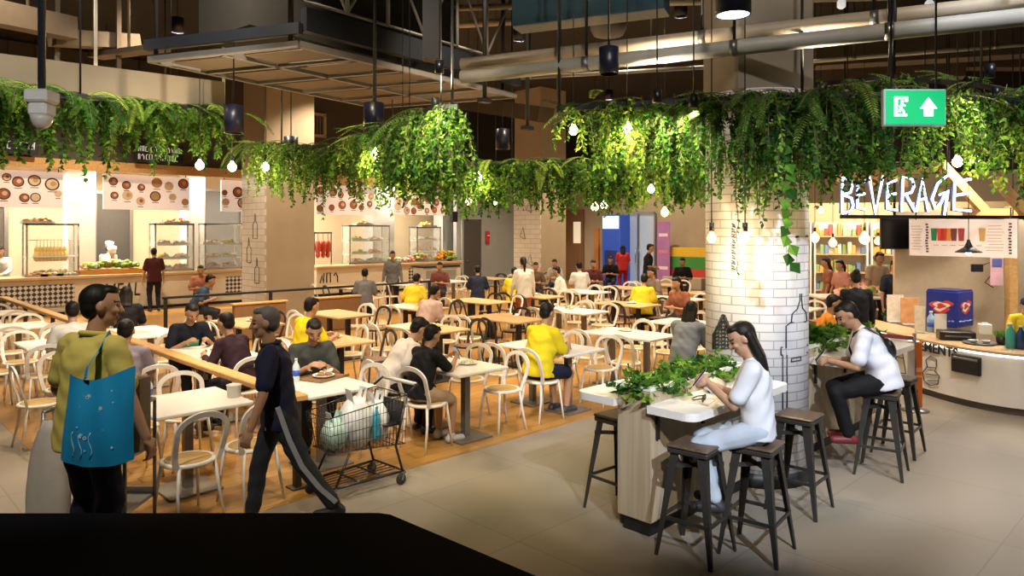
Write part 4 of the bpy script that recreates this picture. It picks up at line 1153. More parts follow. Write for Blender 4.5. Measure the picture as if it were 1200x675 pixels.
for i, (pa, pb, d0, d1, th, lab) in enumerate((((955, 62), (1230, 45), 13, 12, .55, 'dark brown ceiling beam right of the concrete shaft'), ((955, 92), (1130, 82), 15, 14, .3, 'lower brown beam right of the concrete shaft'), ((1020, 70), (1240, 70), 16, 15, .4, 'wide brown beam at the upper right edge'), ((540, 120), (640, 135), 16, 14, .3, 'dim brown beam over the middle frame'))):
    m = MB(); m.bar(PX(*pa, d0), PX(*pb, d1), .4, th); t = tag(m.build('ceiling_beam', mat('beam_brown', (.08, .06, .04), .7)), lab, 'beam'); t['kind'] = 'structure'
q = PX(506, 40, 6.95)
m = MB(); m.box((q.x, q.y, (q.z - .25 + CEIL) / 2), (.16, .16, CEIL - q.z + .25), rz=YAW); tag(m.build('ceiling_post', black_paint), 'black post at the left end of the two pale pipes', 'post')['kind'] = 'structure'
# upper left beams
for (pa, pb, d0, d1, th, lab) in (((-20, 12), (85, 34), 9.0, 10.0, .30, 'beige ceiling beam in the upper left corner'), ((60, 44), (160, 50), 10.0, 11.0, .22, 'short beige beam end in the upper left'), ((112, 66), (190, 56), 11, 10, .07, 'thin angled bracket left of the mesh platform')):
    m = MB(); m.bar(PX(*pa, d0), PX(*pb, d1), .25, th)
    q = PX((pa[0] + pb[0]) / 2, (pa[1] + pb[1]) / 2, (d0 + d1) / 2)
    m.tube([q, (q.x, q.y, CEIL)], .02, 6)
    t = tag(m.build('ceiling_beam', mat('beam_beige', (.17, .13, .09), .7)), lab, 'beam'); t['kind'] = 'structure'
for px_, py_, d, lab in ((67, 80, 10.2, 'left pale vertical strut on the fascia'), (139, 92, 10.6, 'right pale vertical strut on the fascia')):
    q = PX(px_, py_, d); m = MB(); m.box((q.x, q.y, (q.z + CEIL) / 2 - .3), (.06, .06, CEIL - q.z + .6)); tag(m.build('ceiling_strut', MATS['beam_beige']), lab, 'strut')['kind'] = 'structure'
# mesh platform with trusses
P0, P1, P3, P2 = W(-2.29, 7.74, 4.2), W(.05, 10.7, 4.2), W(-2.2, 11.6, 4.2), W(-4.25, 8.44, 4.2)
t = thing('mesh_platform', 'suspended mesh ceiling platform with dark fascia and white trusses', 'platform', (0, 0, 0))
def bil(u, v): return P0.lerp(P1, u).lerp(P2.lerp(P3, u), v)
m = MB()
for j in range(3): m.bar(bil(0, j / 2), bil(1, j / 2), .06, .07)
for i in range(6): m.bar(bil(i / 5, 0), bil(i / 5, 1), .06, .07)
m.build('platform_frame', mat('platform_frame_paint', (.20, .19, .18), .5, .2), t)
mesh_tan = mat('perforated_mesh', (.13, .095, .06), .6, noise=.3, scale=60)
for i in range(5):
    for j in range(2):
        u0, u1, v0, v1 = i / 5 + .06, (i + 1) / 5 - .012, j / 2 + .02, (j + 1) / 2 - .03
        c = [bil(u0, v0), bil(u1, v0), bil(u1, v1), bil(u0, v1)]
        m = MB(); m.prism([(q.x, q.y) for q in c], 4.2, 4.212); m.build('mesh_panel', mesh_tan, t)
m = MB(); up = Vector((0, 0, .26))
m.bar(bil(0, -.03) + up, bil(.99, -.03) + up, .10, .26); m.bar(bil(-.01, -.03) + up * .6, bil(-.01, 1.0) + up * .6, .08, .12); m.build('platform_fascia', mat('fascia_blue_black', (.008, .011, .018), .5), t)
truss_grey = mat('truss_grey', (.24, .24, .25), .5, .2)
z0, z1 = Vector((0, 0, .5)), Vector((0, 0, 1.55))
for k in range(3):
    a, b, c = bil(.02 + k * .33, .02), bil(.02 + (k + .5) * .33, .02), bil(.02 + (k + 1) * .33, .02)
    m = MB(); m.tube([a + z0, a + z1], .024, 6); m.tube([b + z0, b + z1], .024, 6); m.tube([a + z1, b + z0], .018, 6); m.tube([b + z0, c + z1], .018, 6); m.tube([a + z0, c + z0], .018, 6); m.tube([a + z1, c + z1], .018, 6)
    m.build('truss', truss_grey, t)
for u in (.0, .97):
    for v in (.05, .95):
        q = bil(u, v); m = MB(); m.tube([q, (q.x, q.y, CEIL)], .03, 6); m.build('hanger_rod', dark_metal, t)
m = MB(); q0, q1, q2 = bil(.0, .3), bil(.93, .3), bil(0.9, .95)
m.prism([(v.x, v.y) for v in (bil(.02, .35), bil(.95, .35), bil(.95, .9), bil(.12, .9))], 4.5, 6.6); tag(m.build('air_handler', ceil_black), 'large black air handling box on the mesh platform', 'air handler')
# blue duct
a, b = PX(600, 30, 7.74), PX(778, 10, 7.1)
t = thing('air_duct', 'blue-grey air duct with a slotted underside at the top edge', 'duct', (0, 0, 0))
dv = (b - a); dv.z = 0; dn = dv.normalized(); nb = Vector((-dn.y, dn.x, 0))
if nb.dot(W(0, 1, 0)) < 0: nb = -nb
m = MB(); lo = 4.4
cor = [a, b, b + nb * .30, a + nb * .30]
m.prism([(q.x, q.y) for q in cor], lo, lo + .75); m.build('duct_body', mat('duct_blue_grey', (.06, .13, .19), .45, .2), t)
m = MB()
for i in range(8):
    m.bar(Vector((a.x, a.y, lo - .012)) + nb * (.03 + i * .033), Vector((b.x, b.y, lo - .012)) + nb * (.03 + i * .033), .010, .02)
m.build('duct_grille', mat('grille_pale', (.35, .35, .33), .5), t)
m = MB()
for f in (.1, .9):
    q = a.lerp(b, f) + nb * .2; m.tube([(q.x, q.y, lo + .7), (q.x, q.y, CEIL)], .014, 6)
m.build('hanger_rod', dark_metal, t)
# speaker dome between duct and pipes
p = PX(713, 34, 9.6); t = thing('smoke_hood', 'dim grey dome under the blue duct', 'ceiling dome', p)
m = MB(); m.lathe([(.05, -.12), (.2, -.08), (.24, .0), (.24, .05)], n=20); m.build('dome', mat('dome_grey', (.12, .11, .10), .6), t)
m = MB(); m.tube([(0, 0, .03), (0, 0, CEIL - p.z)], .02, 6); m.build('drop_rod', dark_metal, t)
for px_, py_, lab in ((986, 5, 'white sprinkler light on the beige pipe, left'), (1089, 6, 'white sprinkler light on the beige pipe, right')):
    p = PX(px_, py_, 7.9); t = thing('sprinkler', lab, 'sprinkler', p)
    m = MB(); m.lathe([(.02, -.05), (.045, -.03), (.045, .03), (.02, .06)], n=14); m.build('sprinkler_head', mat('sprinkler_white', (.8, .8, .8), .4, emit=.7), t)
    m = MB(); m.tube([(0, 0, .05), (0, 0, CEIL - p.z)], .01, 6); m.build('drop_pipe', grey_metal, t)
# loose cables
for k, (px_, py0, d) in enumerate(((1042, 90, 5.2), (1046, 92, 5.25))):
    q = PX(px_, py0, d); m = MB(); m.tube([q + W(.0, 0, CEIL - q.z), q + W(-.05, 0, (CEIL - q.z) * .6), q + W(.02, 0, .5), q], .012, 6)
    tag(m.build('ceiling_cable', black_plastic), ['black cable hanging left of the exit sign', 'second black cable hanging beside the first, left of the exit sign'][k], 'cable')
for px_, py_, d, lab in ((568, 118, 9, 'tall dark hanging rod right of the trusses'), (655, 150, 9.2, 'dark hanging rod left of the column frame'), (618, 150, 10, 'grey rod over the middle frame')):
    q = PX(px_, py_, d); m = MB(); m.tube([q, (q.x, q.y, CEIL)], .028, 8); m.box((q.x, q.y, q.z), (.16, .1, .05)); tag(m.build('hanging_rod', dark_metal), lab, 'rod')

# dome camera on a pole
p = PX(49, 150, 5.2)
t = thing('dome_camera', 'white dome security camera on a dark pole at the upper left', 'camera', p)
m = MB(); m.box((0, 0, .225), (.17, .17, .09), rz=YAW, bev=.015); m.box((0, 0, .13), (.14, .14, .10), rz=YAW, bev=.02); m.build('camera_housing', mat('camera_white', (.62, .64, .68), .4), t)
m = MB(); m.lathe([(.03, 0), (.055, .02), (.07, .055), (.075, .085)], n=20); m.build('camera_dome', mat('dome_pale', (.5, .5, .5), .2), t)
m = MB(); m.lathe([(.02, -.004), (.045, .012), (.05, .03)], n=16, M=Matrix.Identity(3)); m.build('camera_lens', black_plastic, t)
m = MB(); m.tube([(0, 0, .26), (0, 0, CEIL - p.z)], .026, 10); m.build('pole', mat('pole_dark_blue', (.03, .035, .05), .4, .3), t)

# exit sign
p = PX(1070.5, 148, 4.6); hS = 43 / 844 * 4.6; wS = 73 / 844 * 4.6
t = thing('exit_sign', 'green running-man exit sign with an upward arrow', 'sign', p, YAW - PI / 2)
m = MB(); m.box((0, 0, hS / 2), (wS, .04, hS), bev=.006); m.build('sign_frame', mat('sign_frame_grey', (.35, .42, .4), .4), t)
m = MB(); m.box((0, -.021, hS / 2), (wS - .02, .006, hS - .02)); m.build('sign_face', mat('exit_green', (0, .22, .07), .4, emit=.75, noise=0, ecol=(.0, .50, .15)), t)
ew = mat('exit_white', (.85, .95, .9), .4, emit=1.0, noise=0)
m = MB(); y_ = -.026; u = wS / 73
def pt(x, z): return (x * u, y_, z * u)
def flat(pts, mb):
    n = len(pts); mb.add([(p[0], y_ - .001, p[2]) for p in pts] + [(p[0], y_ + .003, p[2]) for p in pts], [tuple(range(n)), tuple(range(n, 2 * n))[::-1]] + [((i + 1) % n, i, n + i, n + (i + 1) % n) for i in range(n)])
flat([pt(15, 34), pt(4, 24), pt(10, 24), pt(10, 20), pt(20, 20), pt(20, 24), pt(26, 24)][::-1] if False else [pt(5, 20), pt(9.5, 20), pt(9.5, 11), pt(20.5, 11), pt(20.5, 20), pt(25, 20), pt(15, 33)], m)
m.build('arrow', ew, t)
m = MB()
for q in ([pt(-25, 34), pt(-9, 34), pt(-9, 31), pt(-25, 31)], [pt(-25, 31), pt(-21, 31), pt(-21, 11), pt(-25, 11)], [pt(-25, 14), pt(-10, 14), pt(-10, 11), pt(-25, 11)], [pt(-12.5, 31), pt(-9, 31), pt(-9, 28), pt(-12.5, 28)]): flat(q, m)
m.build('door_pictogram', ew, t)
m = MB()
m.disc((-16 * u, y_ - .002, 28 * u), 2.0 * u, (0, -1, 0), n=12)
for a, b, w_ in (((-16, 26), (-17.5, 20), 3), ((-17.5, 20), (-14, 17), 2.2), ((-14, 17), (-14, 13.5), 2), ((-17.5, 20), (-19, 16), 2.2), ((-16, 25), (-12, 23), 1.6), ((-16, 25), (-19.5, 22), 1.6)):
    m.bar((a[0] * u, y_ - .001, a[1] * u), (b[0] * u, y_ - .001, b[1] * u), .004, w_ * u)
m.build('running_figure', ew, t)
m = MB()
for x in (-wS * .36, wS * .36): m.tube([(x, 0, hS), (x, 0, CEIL - p.z)], .007, 6)
m.build('hanger_rod', dark_metal, t)

# ================================================================== beverage kiosk
KZ = .74
path = [(5.33, 12.4), (5.40, 10.6), (5.48, 9.7), (5.60, 9.1), (5.80, 8.68), (6.10, 8.42), (6.60, 8.28), (8.2, 8.22)]
def smooth_path(p, n=6):
    out = []
    for i in range(len(p) - 1):
        p0 = Vector(p[max(i - 1, 0)]); p1 = Vector(p[i]); p2 = Vector(p[i + 1]); p3 = Vector(p[min(i + 2, len(p) - 1)])
        for k in range(n):
            t = k / n; out.append(.5 * ((2 * p1) + (p2 - p0) * t + (2 * p0 - 5 * p1 + 4 * p2 - p3) * t * t + (3 * p1 - p0 - 3 * p2 + p3) * t ** 3))
    out.append(Vector(p[-1])); return out
SP = smooth_path(path)
def offs(pp, o):
    res = []
    for i, p in enumerate(pp):
        t = (pp[min(i + 1, len(pp) - 1)] - pp[max(i - 1, 0)]).normalized(); res.append(p + Vector((-t.y, t.x)) * o)   # + is towards the staff side
    return res
def ring_poly(o0, o1):
    a, b = offs(SP, o0), offs(SP, o1)
    return [tuple(W(p.x, p.y)[:2]) for p in a + b[::-1]]
t = thing('beverage_counter', 'curved white beverage counter with oak top at the right', 'counter', (0, 0, 0))
m = MB(); m.prism(ring_poly(.02, .55), .09, KZ - .05); m.build('counter_front', white_lite, t)
m = MB(); m.prism(ring_poly(.06, .50), 0, .09); m.build('kick_plinth', mat('plinth_brown', (.10, .08, .065), .5), t)
m = MB(); m.prism(ring_poly(.0, .60), KZ - .03, KZ); m.build('worktop', top_oak, t)
m = MB(); m.prism(ring_poly(.008, .03), KZ - .052, KZ - .03); m.build('light_strip', mat('strip_lit', (1, .95, .88), .4, emit=4, noise=0), t)
def front_pt(px, z, out=.012):    # point of the counter front seen along column px
    best = None
    for i in range(len(SP) - 1):
        for f in (0, .25, .5, .75):
            p = SP[i].lerp(SP[i + 1], f); x = 600 + 844 * p.x / p.y
            if best is None or abs(x - px) < best[0]: best = (abs(x - px), p, (SP[i + 1] - SP[i]).normalized())
    p, tg = best[1], best[2]; q = p + Vector((tg.y, -tg.x)) * (out - .02)
    return W(q.x, q.y, z), tg
def zat(px, py):
    q, _ = front_pt(px, 0); d = FX * q.x + FY * q.y
    return CH - (py - 270) * d / 844
def cline(mb, pts, r=.006):
    mb.tube([front_pt(x, zat(x, y))[0] for x, y in pts], r, 5)
txt = 'EMENTS'
q, tg = front_pt(1099, zat(1099, 410)); dirv = W(tg.x, tg.y)
text_obj('painted_lettering', txt, .17, ink, t, q, (PI / 2, 0, math.atan2(dirv.y, dirv.x)), .003, sx=1.05, offset=.004)
m = MB()
cline(m, [(1083, 446), (1081, 436), (1086, 430), (1084, 422), (1090, 417), (1096, 421), (1097, 430), (1094, 435), (1100, 441), (1099, 450), (1090, 452), (1083, 446)]); cline(m, [(1084, 438), (1096, 440)]); cline(m, [(1086, 430), (1095, 431)]); cline(m, [(1086, 446), (1098, 446)])
m.build('snack_drawing', ink, t); m = MB(); cline(m, [(1048, 436), (1050, 414), (1054, 409), (1058, 414), (1060, 438)]); cline(m, [(1050, 418), (1058, 420)]); m.build('snack_drawing', ink, t); m = MB(); cline(m, [(1048, 436), (1060, 438)])
m.build('snack_drawing', ink, t)
a, tg = front_pt(1118, zat(1118, 412)); b, _ = front_pt(1149, zat(1149, 440)); zc = (zat(1133, 414) + zat(1133, 440)) / 2
c, tg = front_pt(1133, zc, .02); dirv = W(tg.x, tg.y)
m = MB(); m.box(c, ((b - a).length * .9, .05, .23), rz=math.atan2(dirv.y, dirv.x), bev=.01); m.build('counter_slot', black_plastic, t)
m = MB(); m.box(c + Vector((0, 0, .07)), ((b - a).length * .82, .06, .04), rz=math.atan2(dirv.y, dirv.x), bev=.01); m.build('slot_flap', grey_metal, t)
# back wall, post and shelving of the kiosk
a, b = W(6.15, 11.6), W(8.9, 11.0)
m = MB(); m.bar(Vector((a.x, a.y, 1.25)), Vector((b.x, b.y, 1.25)), .1, 2.5); t = tag(m.build('kiosk_back_wall', mat('kiosk_beige', (.50, .40, .27), .5)), 'beige back wall of the beverage kiosk', 'wall'); t['kind'] = 'structure'
# menu board of drinks
a, b = W(.5515 * 11, 11, 0), W(.7014 * 9.85, 9.85, 0); L = (b - a).length; zt, zb = 2.36, 1.82
t = thing('drinks_menu_board', 'white drinks menu board with coloured glasses over the beverage counter', 'menu board', (a.x, a.y, zb), math.atan2(b.y - a.y, b.x - a.x))
h_ = zt - zb
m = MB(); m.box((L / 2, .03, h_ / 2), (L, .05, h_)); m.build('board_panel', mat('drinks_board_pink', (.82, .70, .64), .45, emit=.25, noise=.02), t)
m = MB(); rnd = random.Random(6)
gcol = [((.02, .25, .09), .25), ((.7, .05, .03), .31), ((.72, .07, .04), .345), ((.85, .30, .05), .385), ((.22, .05, .05), .44), ((.45, .05, .06), .51), ((.62, .38, .12), .70)]
gm = []
for i, (c, f) in enumerate(gcol):
    gm.append(mat('drink_colour_%s' % 'abcdefg'[i], c, .4)); x = L * f
    m.add([(x - .035, -.001, h_ * .42), (x + .035, -.001, h_ * .42), (x + .045, -.001, h_ * .76), (x - .045, -.001, h_ * .76)], [(0, 1, 2, 3)], i)
m.build('printed_drinks', gm, t)
m = MB()
for f in (.18, .94):
    for k in range(11): m.box((L * f + rnd.uniform(-.008, .008), .001, h_ * (.12 + .075 * k)), (.035, .004, .026))
for (f0, f1) in ((.03, .14), (.74, .90)):
    for k in range(9): m.box((L * (f0 + f1) / 2 - L * rnd.uniform(0, .02), .001, h_ * (.18 + .08 * k)), (L * (f1 - f0) * rnd.uniform(.7, 1), .004, .008), 1)
for k in range(6): m.box((L * (.27 + .08 * k), .001, h_ * .3), (L * .05, .004, .01), 1)
m.build('printed_list', [mat('print_dark', (.12, .06, .06), .6), mat('print_rose', (.55, .36, .33), .6)], t)
m = MB()
for f in (.06, .94): m.tube([(L * f, .03, h_), (L * f, .03, 2.52 - zb)], .01, 5)
m.build('hanger_rod', dark_metal, t)
# black screen left of the board
a2, b2 = PX(1031, 292, 11.4), PX(1065, 255, 11.4)
t = thing('hanging_screen', 'black screen hanging left of the drinks menu board', 'screen', W((431 + 465) / 2 / 844 * 11.4, 11.4, a2.z), YAW - PI / 2 + .05)
w_ = 34 / 844 * 11.4; h_ = b2.z - a2.z
m = MB(); m.box((0, 0, h_ / 2), (w_, .06, h_), bev=.01); m.build('screen_body', black_plastic, t)
m = MB(); m.box((0, -.032, h_ / 2), (w_ * .94, .004, h_ * .92)); m.build('screen_glass', mat('screen_black', (.004, .004, .005), .15), t)
m = MB(); m.tube([(0, 0, h_), (0, 0, CEIL - a2.z)], .02, 6); m.build('mount_rod', dark_metal, t)
# pergola
def beam(label, a, b, w_=.10, h_=.14, mt=rail_oak):
    m = MB(); m.bar(a, b, w_, h_); return tag(m.build('pergola_beam', mt), label, 'beam')
pg = thing('pergola', 'oak pergola frame with slanting rafters over the beverage counter', 'pergola', (0, 0, 0))
for nm, a, b, w_, h_ in (('front_beam', PX(980, 209, 11.2), PX(1107, 195, 10.4), .1, .12), ('rear_beam', PX(1128, 249, 11), PX(1215, 251, 10.5), .1, .14),
                         ('rafter', PX(1103, 193, 10.4), PX(1160, 254, 11.0), .07, .16), ('rafter', PX(1170, 213, 9.5), PX(1212, 262, 10.4), .07, .16), ('rafter', PX(1012, 203, 11), PX(1032, 218, 11.8), .06, .10), ('rafter', PX(1040, 199, 10.8), PX(1062, 216, 11.6), .06, .1)):
    m = MB(); m.bar(a, b, w_, h_); m.build(nm, rail_oak, pg)
q = PX(1185, 300, 10.9); m = MB(); m.box((q.x, q.y, 1.28), (.12, .12, 2.56), rz=YAW); m.build('post', rail_oak, pg)
q = PX(1112, 190, 10.4); m = MB(); m.tube([(q.x, q.y, q.z), (q.x, q.y, CEIL)], .014, 6)
q = PX(990, 205, 11.2); m.tube([(q.x, q.y, q.z), (q.x, q.y, CEIL)], .014, 6); q = PX(1205, 250, 10.5); m.tube([(q.x, q.y, q.z), (q.x, q.y, CEIL)], .014, 6); m.build('hanger_rod', dark_metal, pg)
# track spot by the pergola
q = PX(1084, 194, 9.8); t = thing('track_spot', 'black track spotlight above the neon word', 'lamp', q)
m = MB(); m.cyl((0, 0, -.05), .05, .13, 14); m.build('lamp_head', black_plastic, t); m = MB(); m.tube([(0, 0, .05), (0, 0, CEIL - q.z)], .008, 5); m.build('drop_rod', dark_metal, t)
# neon word
nd = 10.0; nz0 = CH - (251 - 270) * nd / 844
t = thing('neon_sign', 'white neon word BEVERAGE standing on a black bar', 'sign', W(0, nd, nz0), YAW - PI / 2)
neon = mat('neon_white', (.9, .95, 1), .4, emit=5, noise=0, ecol=(.66, .80, 1.0)); neon_back = mat('neon_back_blue', (.10, .12, .22), .4)
S = nd / 844
LET = {'B': [[(0, 0), (0.05, 1)], [(0.05, 1), (.8, .92), (.9, .75), (.75, .58), (.1, .52)], [(.1, .52), (.85, .42), (1, .22), (.8, .06), (0, 0)]],
       'E': [[(.95, 1), (.05, .9), (0, .06), (.95, .02)], [(.02, .5), (.85, .56)]],
       'V': [[(0, 1), (.42, 0), (1, 1.02)]],
       'R': [[(0, 0), (.1, 1), (.85, .92), (.95, .72), (.75, .55), (.1, .48)], [(.3, .5), (1.05, 0)]],
       'A': [[(0, 0), (.5, 1), (1.0, 0)], [(.2, .36), (.85, .40)]],
       'G': [[(.95, 1.02), (.35, .8), (.02, .4), (.2, .15), (.55, .3), (.85, .6)], [(.45, .5), (.95, .62), (.75, -.02)]]}
for ch, x0, x1, y0, y1 in (('B', 987, 1000, 250, 208), ('E', 1005, 1015, 246, 212), ('V', 1019, 1035, 250, 207), ('E', 1040, 1052, 247, 211), ('R', 1057, 1072, 248, 207), ('A', 1074, 1088, 248, 210), ('G', 1092, 1112, 251, 206), ('E', 1118, 1139, 248, 210)):
    m = MB(); m2 = MB()
    for s_ in LET[ch]:
        pts = [((x0 + (x1 - x0) * u - 600) * S, 0, (251 - (y0 + (y1 - y0) * v)) * S) for u, v in s_]
        m.tube(pts, .016, 8); m2.tube([(p[0] + .02, .07, p[2]) for p in pts], .030, 6)
    lo = m.build('neon_letter', neon, t); m2.build('letter_back', neon_back, lo)
m = MB(); m.bar(((985 - 600) * S, 0, -.035), ((1200 - 600) * S, 0, -.045), .05, .05); m.build('sign_bar', black_paint, t)
m = MB()
for px_ in (995, 1112, 1190): m.tube([((px_ - 600) * S, .05, -.03), ((px_ - 600) * S, .05, CEIL - nz0)], .009, 5)
m.build('hanger_rod', dark_metal, t)
# conical pendant
p = PX(1135, 296, 9.3)
t = thing('cone_pendant', 'black cone pendant lamp hanging before the drinks menu board', 'lamp', p)
m = MB(); m.lathe([(.155, .0), (.15, .012), (.07, .06), (.022, .085), (.02, .16), (.012, .17), (.012, .16), (.06, .055), (.14, .01)], n=24); m.build('lamp_shade', black_paint, t)
m = MB(); m.ell((0, 0, .005), (.035, .035, .035)); m.build('bulb', bulb_white, t)
m = MB(); m.tube([(0, 0, .16), (0, 0, CEIL - p.z)], .005, 5); m.build('cord', black_plastic, t)
point_light((p.x, p.y, p.z - .07), 25, WARM, .04)
p = W(7.2, 10.2, 3.4); area_light(p, W(7.2, 10.0, 0), 130, 1.6, .2)
t = thing('kiosk_downlight', 'slim strip lamp over the beverage kiosk', 'lamp', (p.x, p.y, p.z + .02))
m = MB(); m.box((0, 0, .02), (1.6, .2, .04), rz=YAW - PI / 2, bev=.008); m.build('lamp_housing', black_paint, t); m = MB(); m.tube([(0, 0, .03), (0, 0, CEIL - p.z)], .01, 5); m.build('drop_rod', dark_metal, t)

# things on the counter
def on_counter(px, py): return GX(px, py, KZ)
p = on_counter(1122, 385)
t = thing('drinks_cooler', 'dark blue drinks cooler box with a red and white splash on each face', 'cooler', (p.x, p.y, KZ + .001), YAW - PI / 2 + .58)
bw, bd, bh = .50, .46, .54
m = MB(); m.box((bw / 2, bd / 2, bh / 2), (bw, bd, bh), bev=.015); m.build('cooler_body', mat('cooler_blue', (.015, .03, .26), .3), t)
m = MB(); m.box((bw / 2, bd / 2, bh + .008), (bw - .03, bd - .03, .02), bev=.005); m.build('cooler_lid', mat('lid_blue', (.012, .02, .14), .3), t)
for nm, M in (('splash_logo', lambda u, v: (bw * .5 + u, -.003, bh * .58 + v)), ('splash_logo', lambda u, v: (-.003, bd * .5 - u, bh * .58 + v))):
    m = MB()
    for k, (r0, mi) in enumerate(((.15, 0), (.105, 1), (.06, 0))):
        pts = [M(r0 * (1 + .28 * math.sin(5 * a + k)) * math.cos(a), .62 * r0 * (1 + .3 * math.sin(3 * a + k)) * math.sin(a) + .1 * r0 * math.cos(a)) for a in [2 * PI * i / 30 for i in range(30)]]
        pts = [(p[0] - (0 if p[0] > 0 else k * .002), p[1] - (k * .002 if p[1] < 0 else 0), p[2]) for p in pts]
        m.add(pts, [tuple(range(30))], mi)
    pts0 = [M(-.2 + .05 * i, -.22 + .008 * math.sin(i * 2)) for i in range(9)]
    for i in range(0, 8): m.tube([pts0[i], Vector(pts0[i]) + (Vector(pts0[i + 1]) - Vector(pts0[i])) * .6], .012, 5, 2)
    m.build(nm, [mat('splash_red', (.60, .05, .03), .4), mat('splash_white', (.8, .75, .7), .4), mat('splash_blue', (.25, .4, .8), .4)], t)
def bottle(name, label, p, r_, h_, mt, cap_m, cat='bottle', grp=None, lab_m=None):
    t = thing(name, label, cat, p, 0, grp)
    m = MB(); m.lathe([(r_ * .9, 0), (r_, .01), (r_, h_ * .6), (r_ * .85, h_ * .7), (r_ * .38, h_ * .84), (r_ * .36, h_ * .93)], n=16); m.build('bottle_body', mt, t)
    m = MB(); m.cyl((0, 0, h_ * .925), r_ * .42, h_ * .075, 12); m.build('bottle_cap', cap_m, t)
    if lab_m: m = MB(); m.lathe([(r_ * 1.01, h_ * .25), (r_ * 1.01, h_ * .5)], n=16); m.build('bottle_label', lab_m, t)
    return t
teal = mat('teal_bottle', (.06, .36, .34), .2); water = mat('water_bottle_clear', (.62, .70, .78), .15); blue_lab = mat('blue_label', (.03, .10, .5), .4); white_cap = mat('white_cap', (.75, .75, .75), .4)
q = on_counter(1184, 408); bottle('water_bottle', 'teal bottle at the right end of the beverage counter', q, .055, .31, teal, white_cap)
q = on_counter(1196, 409); bottle('water_bottle', 'dark blue bottle at the right edge beside the teal bottle', q, .05, .29, mat('navy_bottle', (.02, .05, .16), .25), white_cap)
q = on_counter(1189, 403); bottle('water_bottle', 'teal bottle behind the other at the right end of the beverage counter', q + W(0, .1), .05, .29, teal, white_cap)
q = on_counter(1091, 389); bottle('water_bottle', 'blue and white bottle left of the drinks cooler', q, .055, .30, mat('pale_blue_bottle', (.25, .42, .62), .25), white_cap, lab_m=blue_lab)
q = on_counter(1073, 376); bottle('syrup_bottle', 'yellow-green bottle standing among the stands on the counter', q, .045, .36, mat('lime_bottle', (.45, .5, .06), .3), white_cap)
q = on_counter(1120, 398)
t = thing('black_tray', 'black cash tray in front of the drinks cooler', 'tray', q, YAW - PI / 2 - .35)
m = MB(); m.box((0, 0, .06), (.42, .26, .12), bev=.012); m.build('tray_body', black_plastic, t); m = MB(); m.box((0, -.132, .06), (.3, .008, .02)); m.build('tray_slot', grey_metal, t)
q = on_counter(1148, 403)
t = thing('serving_tray', 'grey oval serving tray with bowls on the beverage counter', 'tray', q, YAW - PI / 2 - .4)
m = MB(); m.lathe([(.0, .0), (.17, .0), (.2, .02), (.195, .024), (.165, .008), (0, .008)], n=24); m.build('tray', grey_metal, t)
for x in (-.07, .07): m = MB(); m.lathe([(.03, .01), (.06, .05), (.056, .05), (.028, .014)], (x, 0, 0), n=14); m.build('bowl', mat('bowl_grey', (.4, .4, .4), .3), t)
q = on_counter(1154, 392)
t = thing('napkin_box', 'white napkin box on the beverage counter', 'box', q, YAW - PI / 2 - .4)
m = MB(); m.box((0, 0, .075), (.16, .12, .15), bev=.01); m.build('box_body', white_paint, t); m = MB(); m.box((0, 0, .155), (.08, .03, .03), bev=.008); m.build('napkin', white_top, t)
q = on_counter(1173, 404)
t = thing('potted_grass', 'small potted grass on the beverage counter', 'potted plant', q)
m = MB(); m.lathe([(.045, 0), (.06, .1), (.053, .1), (.04, .02)], n=16); m.build('pot', black_plastic, t)
r = random.Random(3)
sp_ = []
for i in range(60):
    dd = rvec(r, .6, 1); sp_.append((Vector((r.uniform(-.04, .04), r.uniform(-.04, .04), .08)), dd, dd.cross(rvec(r)).normalized(), .13, .012, r.choice((0, 0, 1))))
leaf_mesh('grass', sp_, LEAVES, parent=t)
q = on_counter(1039, 377)
t = thing('potted_grass', 'little dark potted plant at the far left of the beverage counter', 'potted plant', q)
m = MB(); m.lathe([(.04, 0), (.055, .09), (.05, .09), (.04, .02)], n=16); m.build('pot', black_plastic, t)
sp_ = []
for i in range(50):
    dd = rvec(r, .4, 1); sp_.append((Vector((r.uniform(-.03, .03), r.uniform(-.03, .03), .08)), dd, dd.cross(rvec(r)).normalized(), .11, .02, 2))
leaf_mesh('grass', sp_, LEAVES, parent=t)
poster_o = mat('poster_orange', (.62, .30, .12), .5, noise=.25, scale=9); poster_w = mat('poster_cream', (.72, .64, .52), .5, noise=.15, scale=14)
for px_, py_, w_, h_, mt, lab in ((1049, 378, .24, .42, poster_w, 'tall cream stand card at the far end of the beverage counter'), (1066, 381, .26, .40, poster_o, 'orange food picture card on the beverage counter'), (1078, 390, .14, .36, poster_w, 'narrow cream price card at the front of the counter'), (1102, 391, .16, .26, white_paint, 'white card standing by the blue and white bottle')):
    q = on_counter(px_, py_); t = thing('display_card', lab, 'card', q, YAW - PI / 2 - .2)
    m = MB(); m.box((0, 0, h_ / 2 + .02), (w_, .012, h_), bev=.002); m.build('card', mt, t)
    m = MB(); m.box((0, 0, .012), (w_ * .8, .09, .024), bev=.005); m.build('card_foot', mat('acrylic', (.6, .6, .58), .2), t)
for px_, lab in ((1058, 'orange crate of snacks at the far end of the beverage counter'),):
    q = on_counter(1066, 372) + W(0.1, .45); t = thing('snack_crate', lab, 'crate', q, YAW)
    m = MB(); m.box((0, 0, .16), (.4, .3, .02)); 
    for s_ in (-1, 1): m.box((0, s_ * .15, .2), (.4, .015, .12)); m.box((s_ * .2, 0, .2), (.015, .3, .12)); m.box((s_ * .17, 0, .08), (.03, .26, .16))
    m.build('crate_body', mat('crate_orange', (.55, .22, .08), .5), t); heap('snacks', t, .36, .26, .1, ('orange', 'yellow', 'green'), 24, 77, .05, .2)
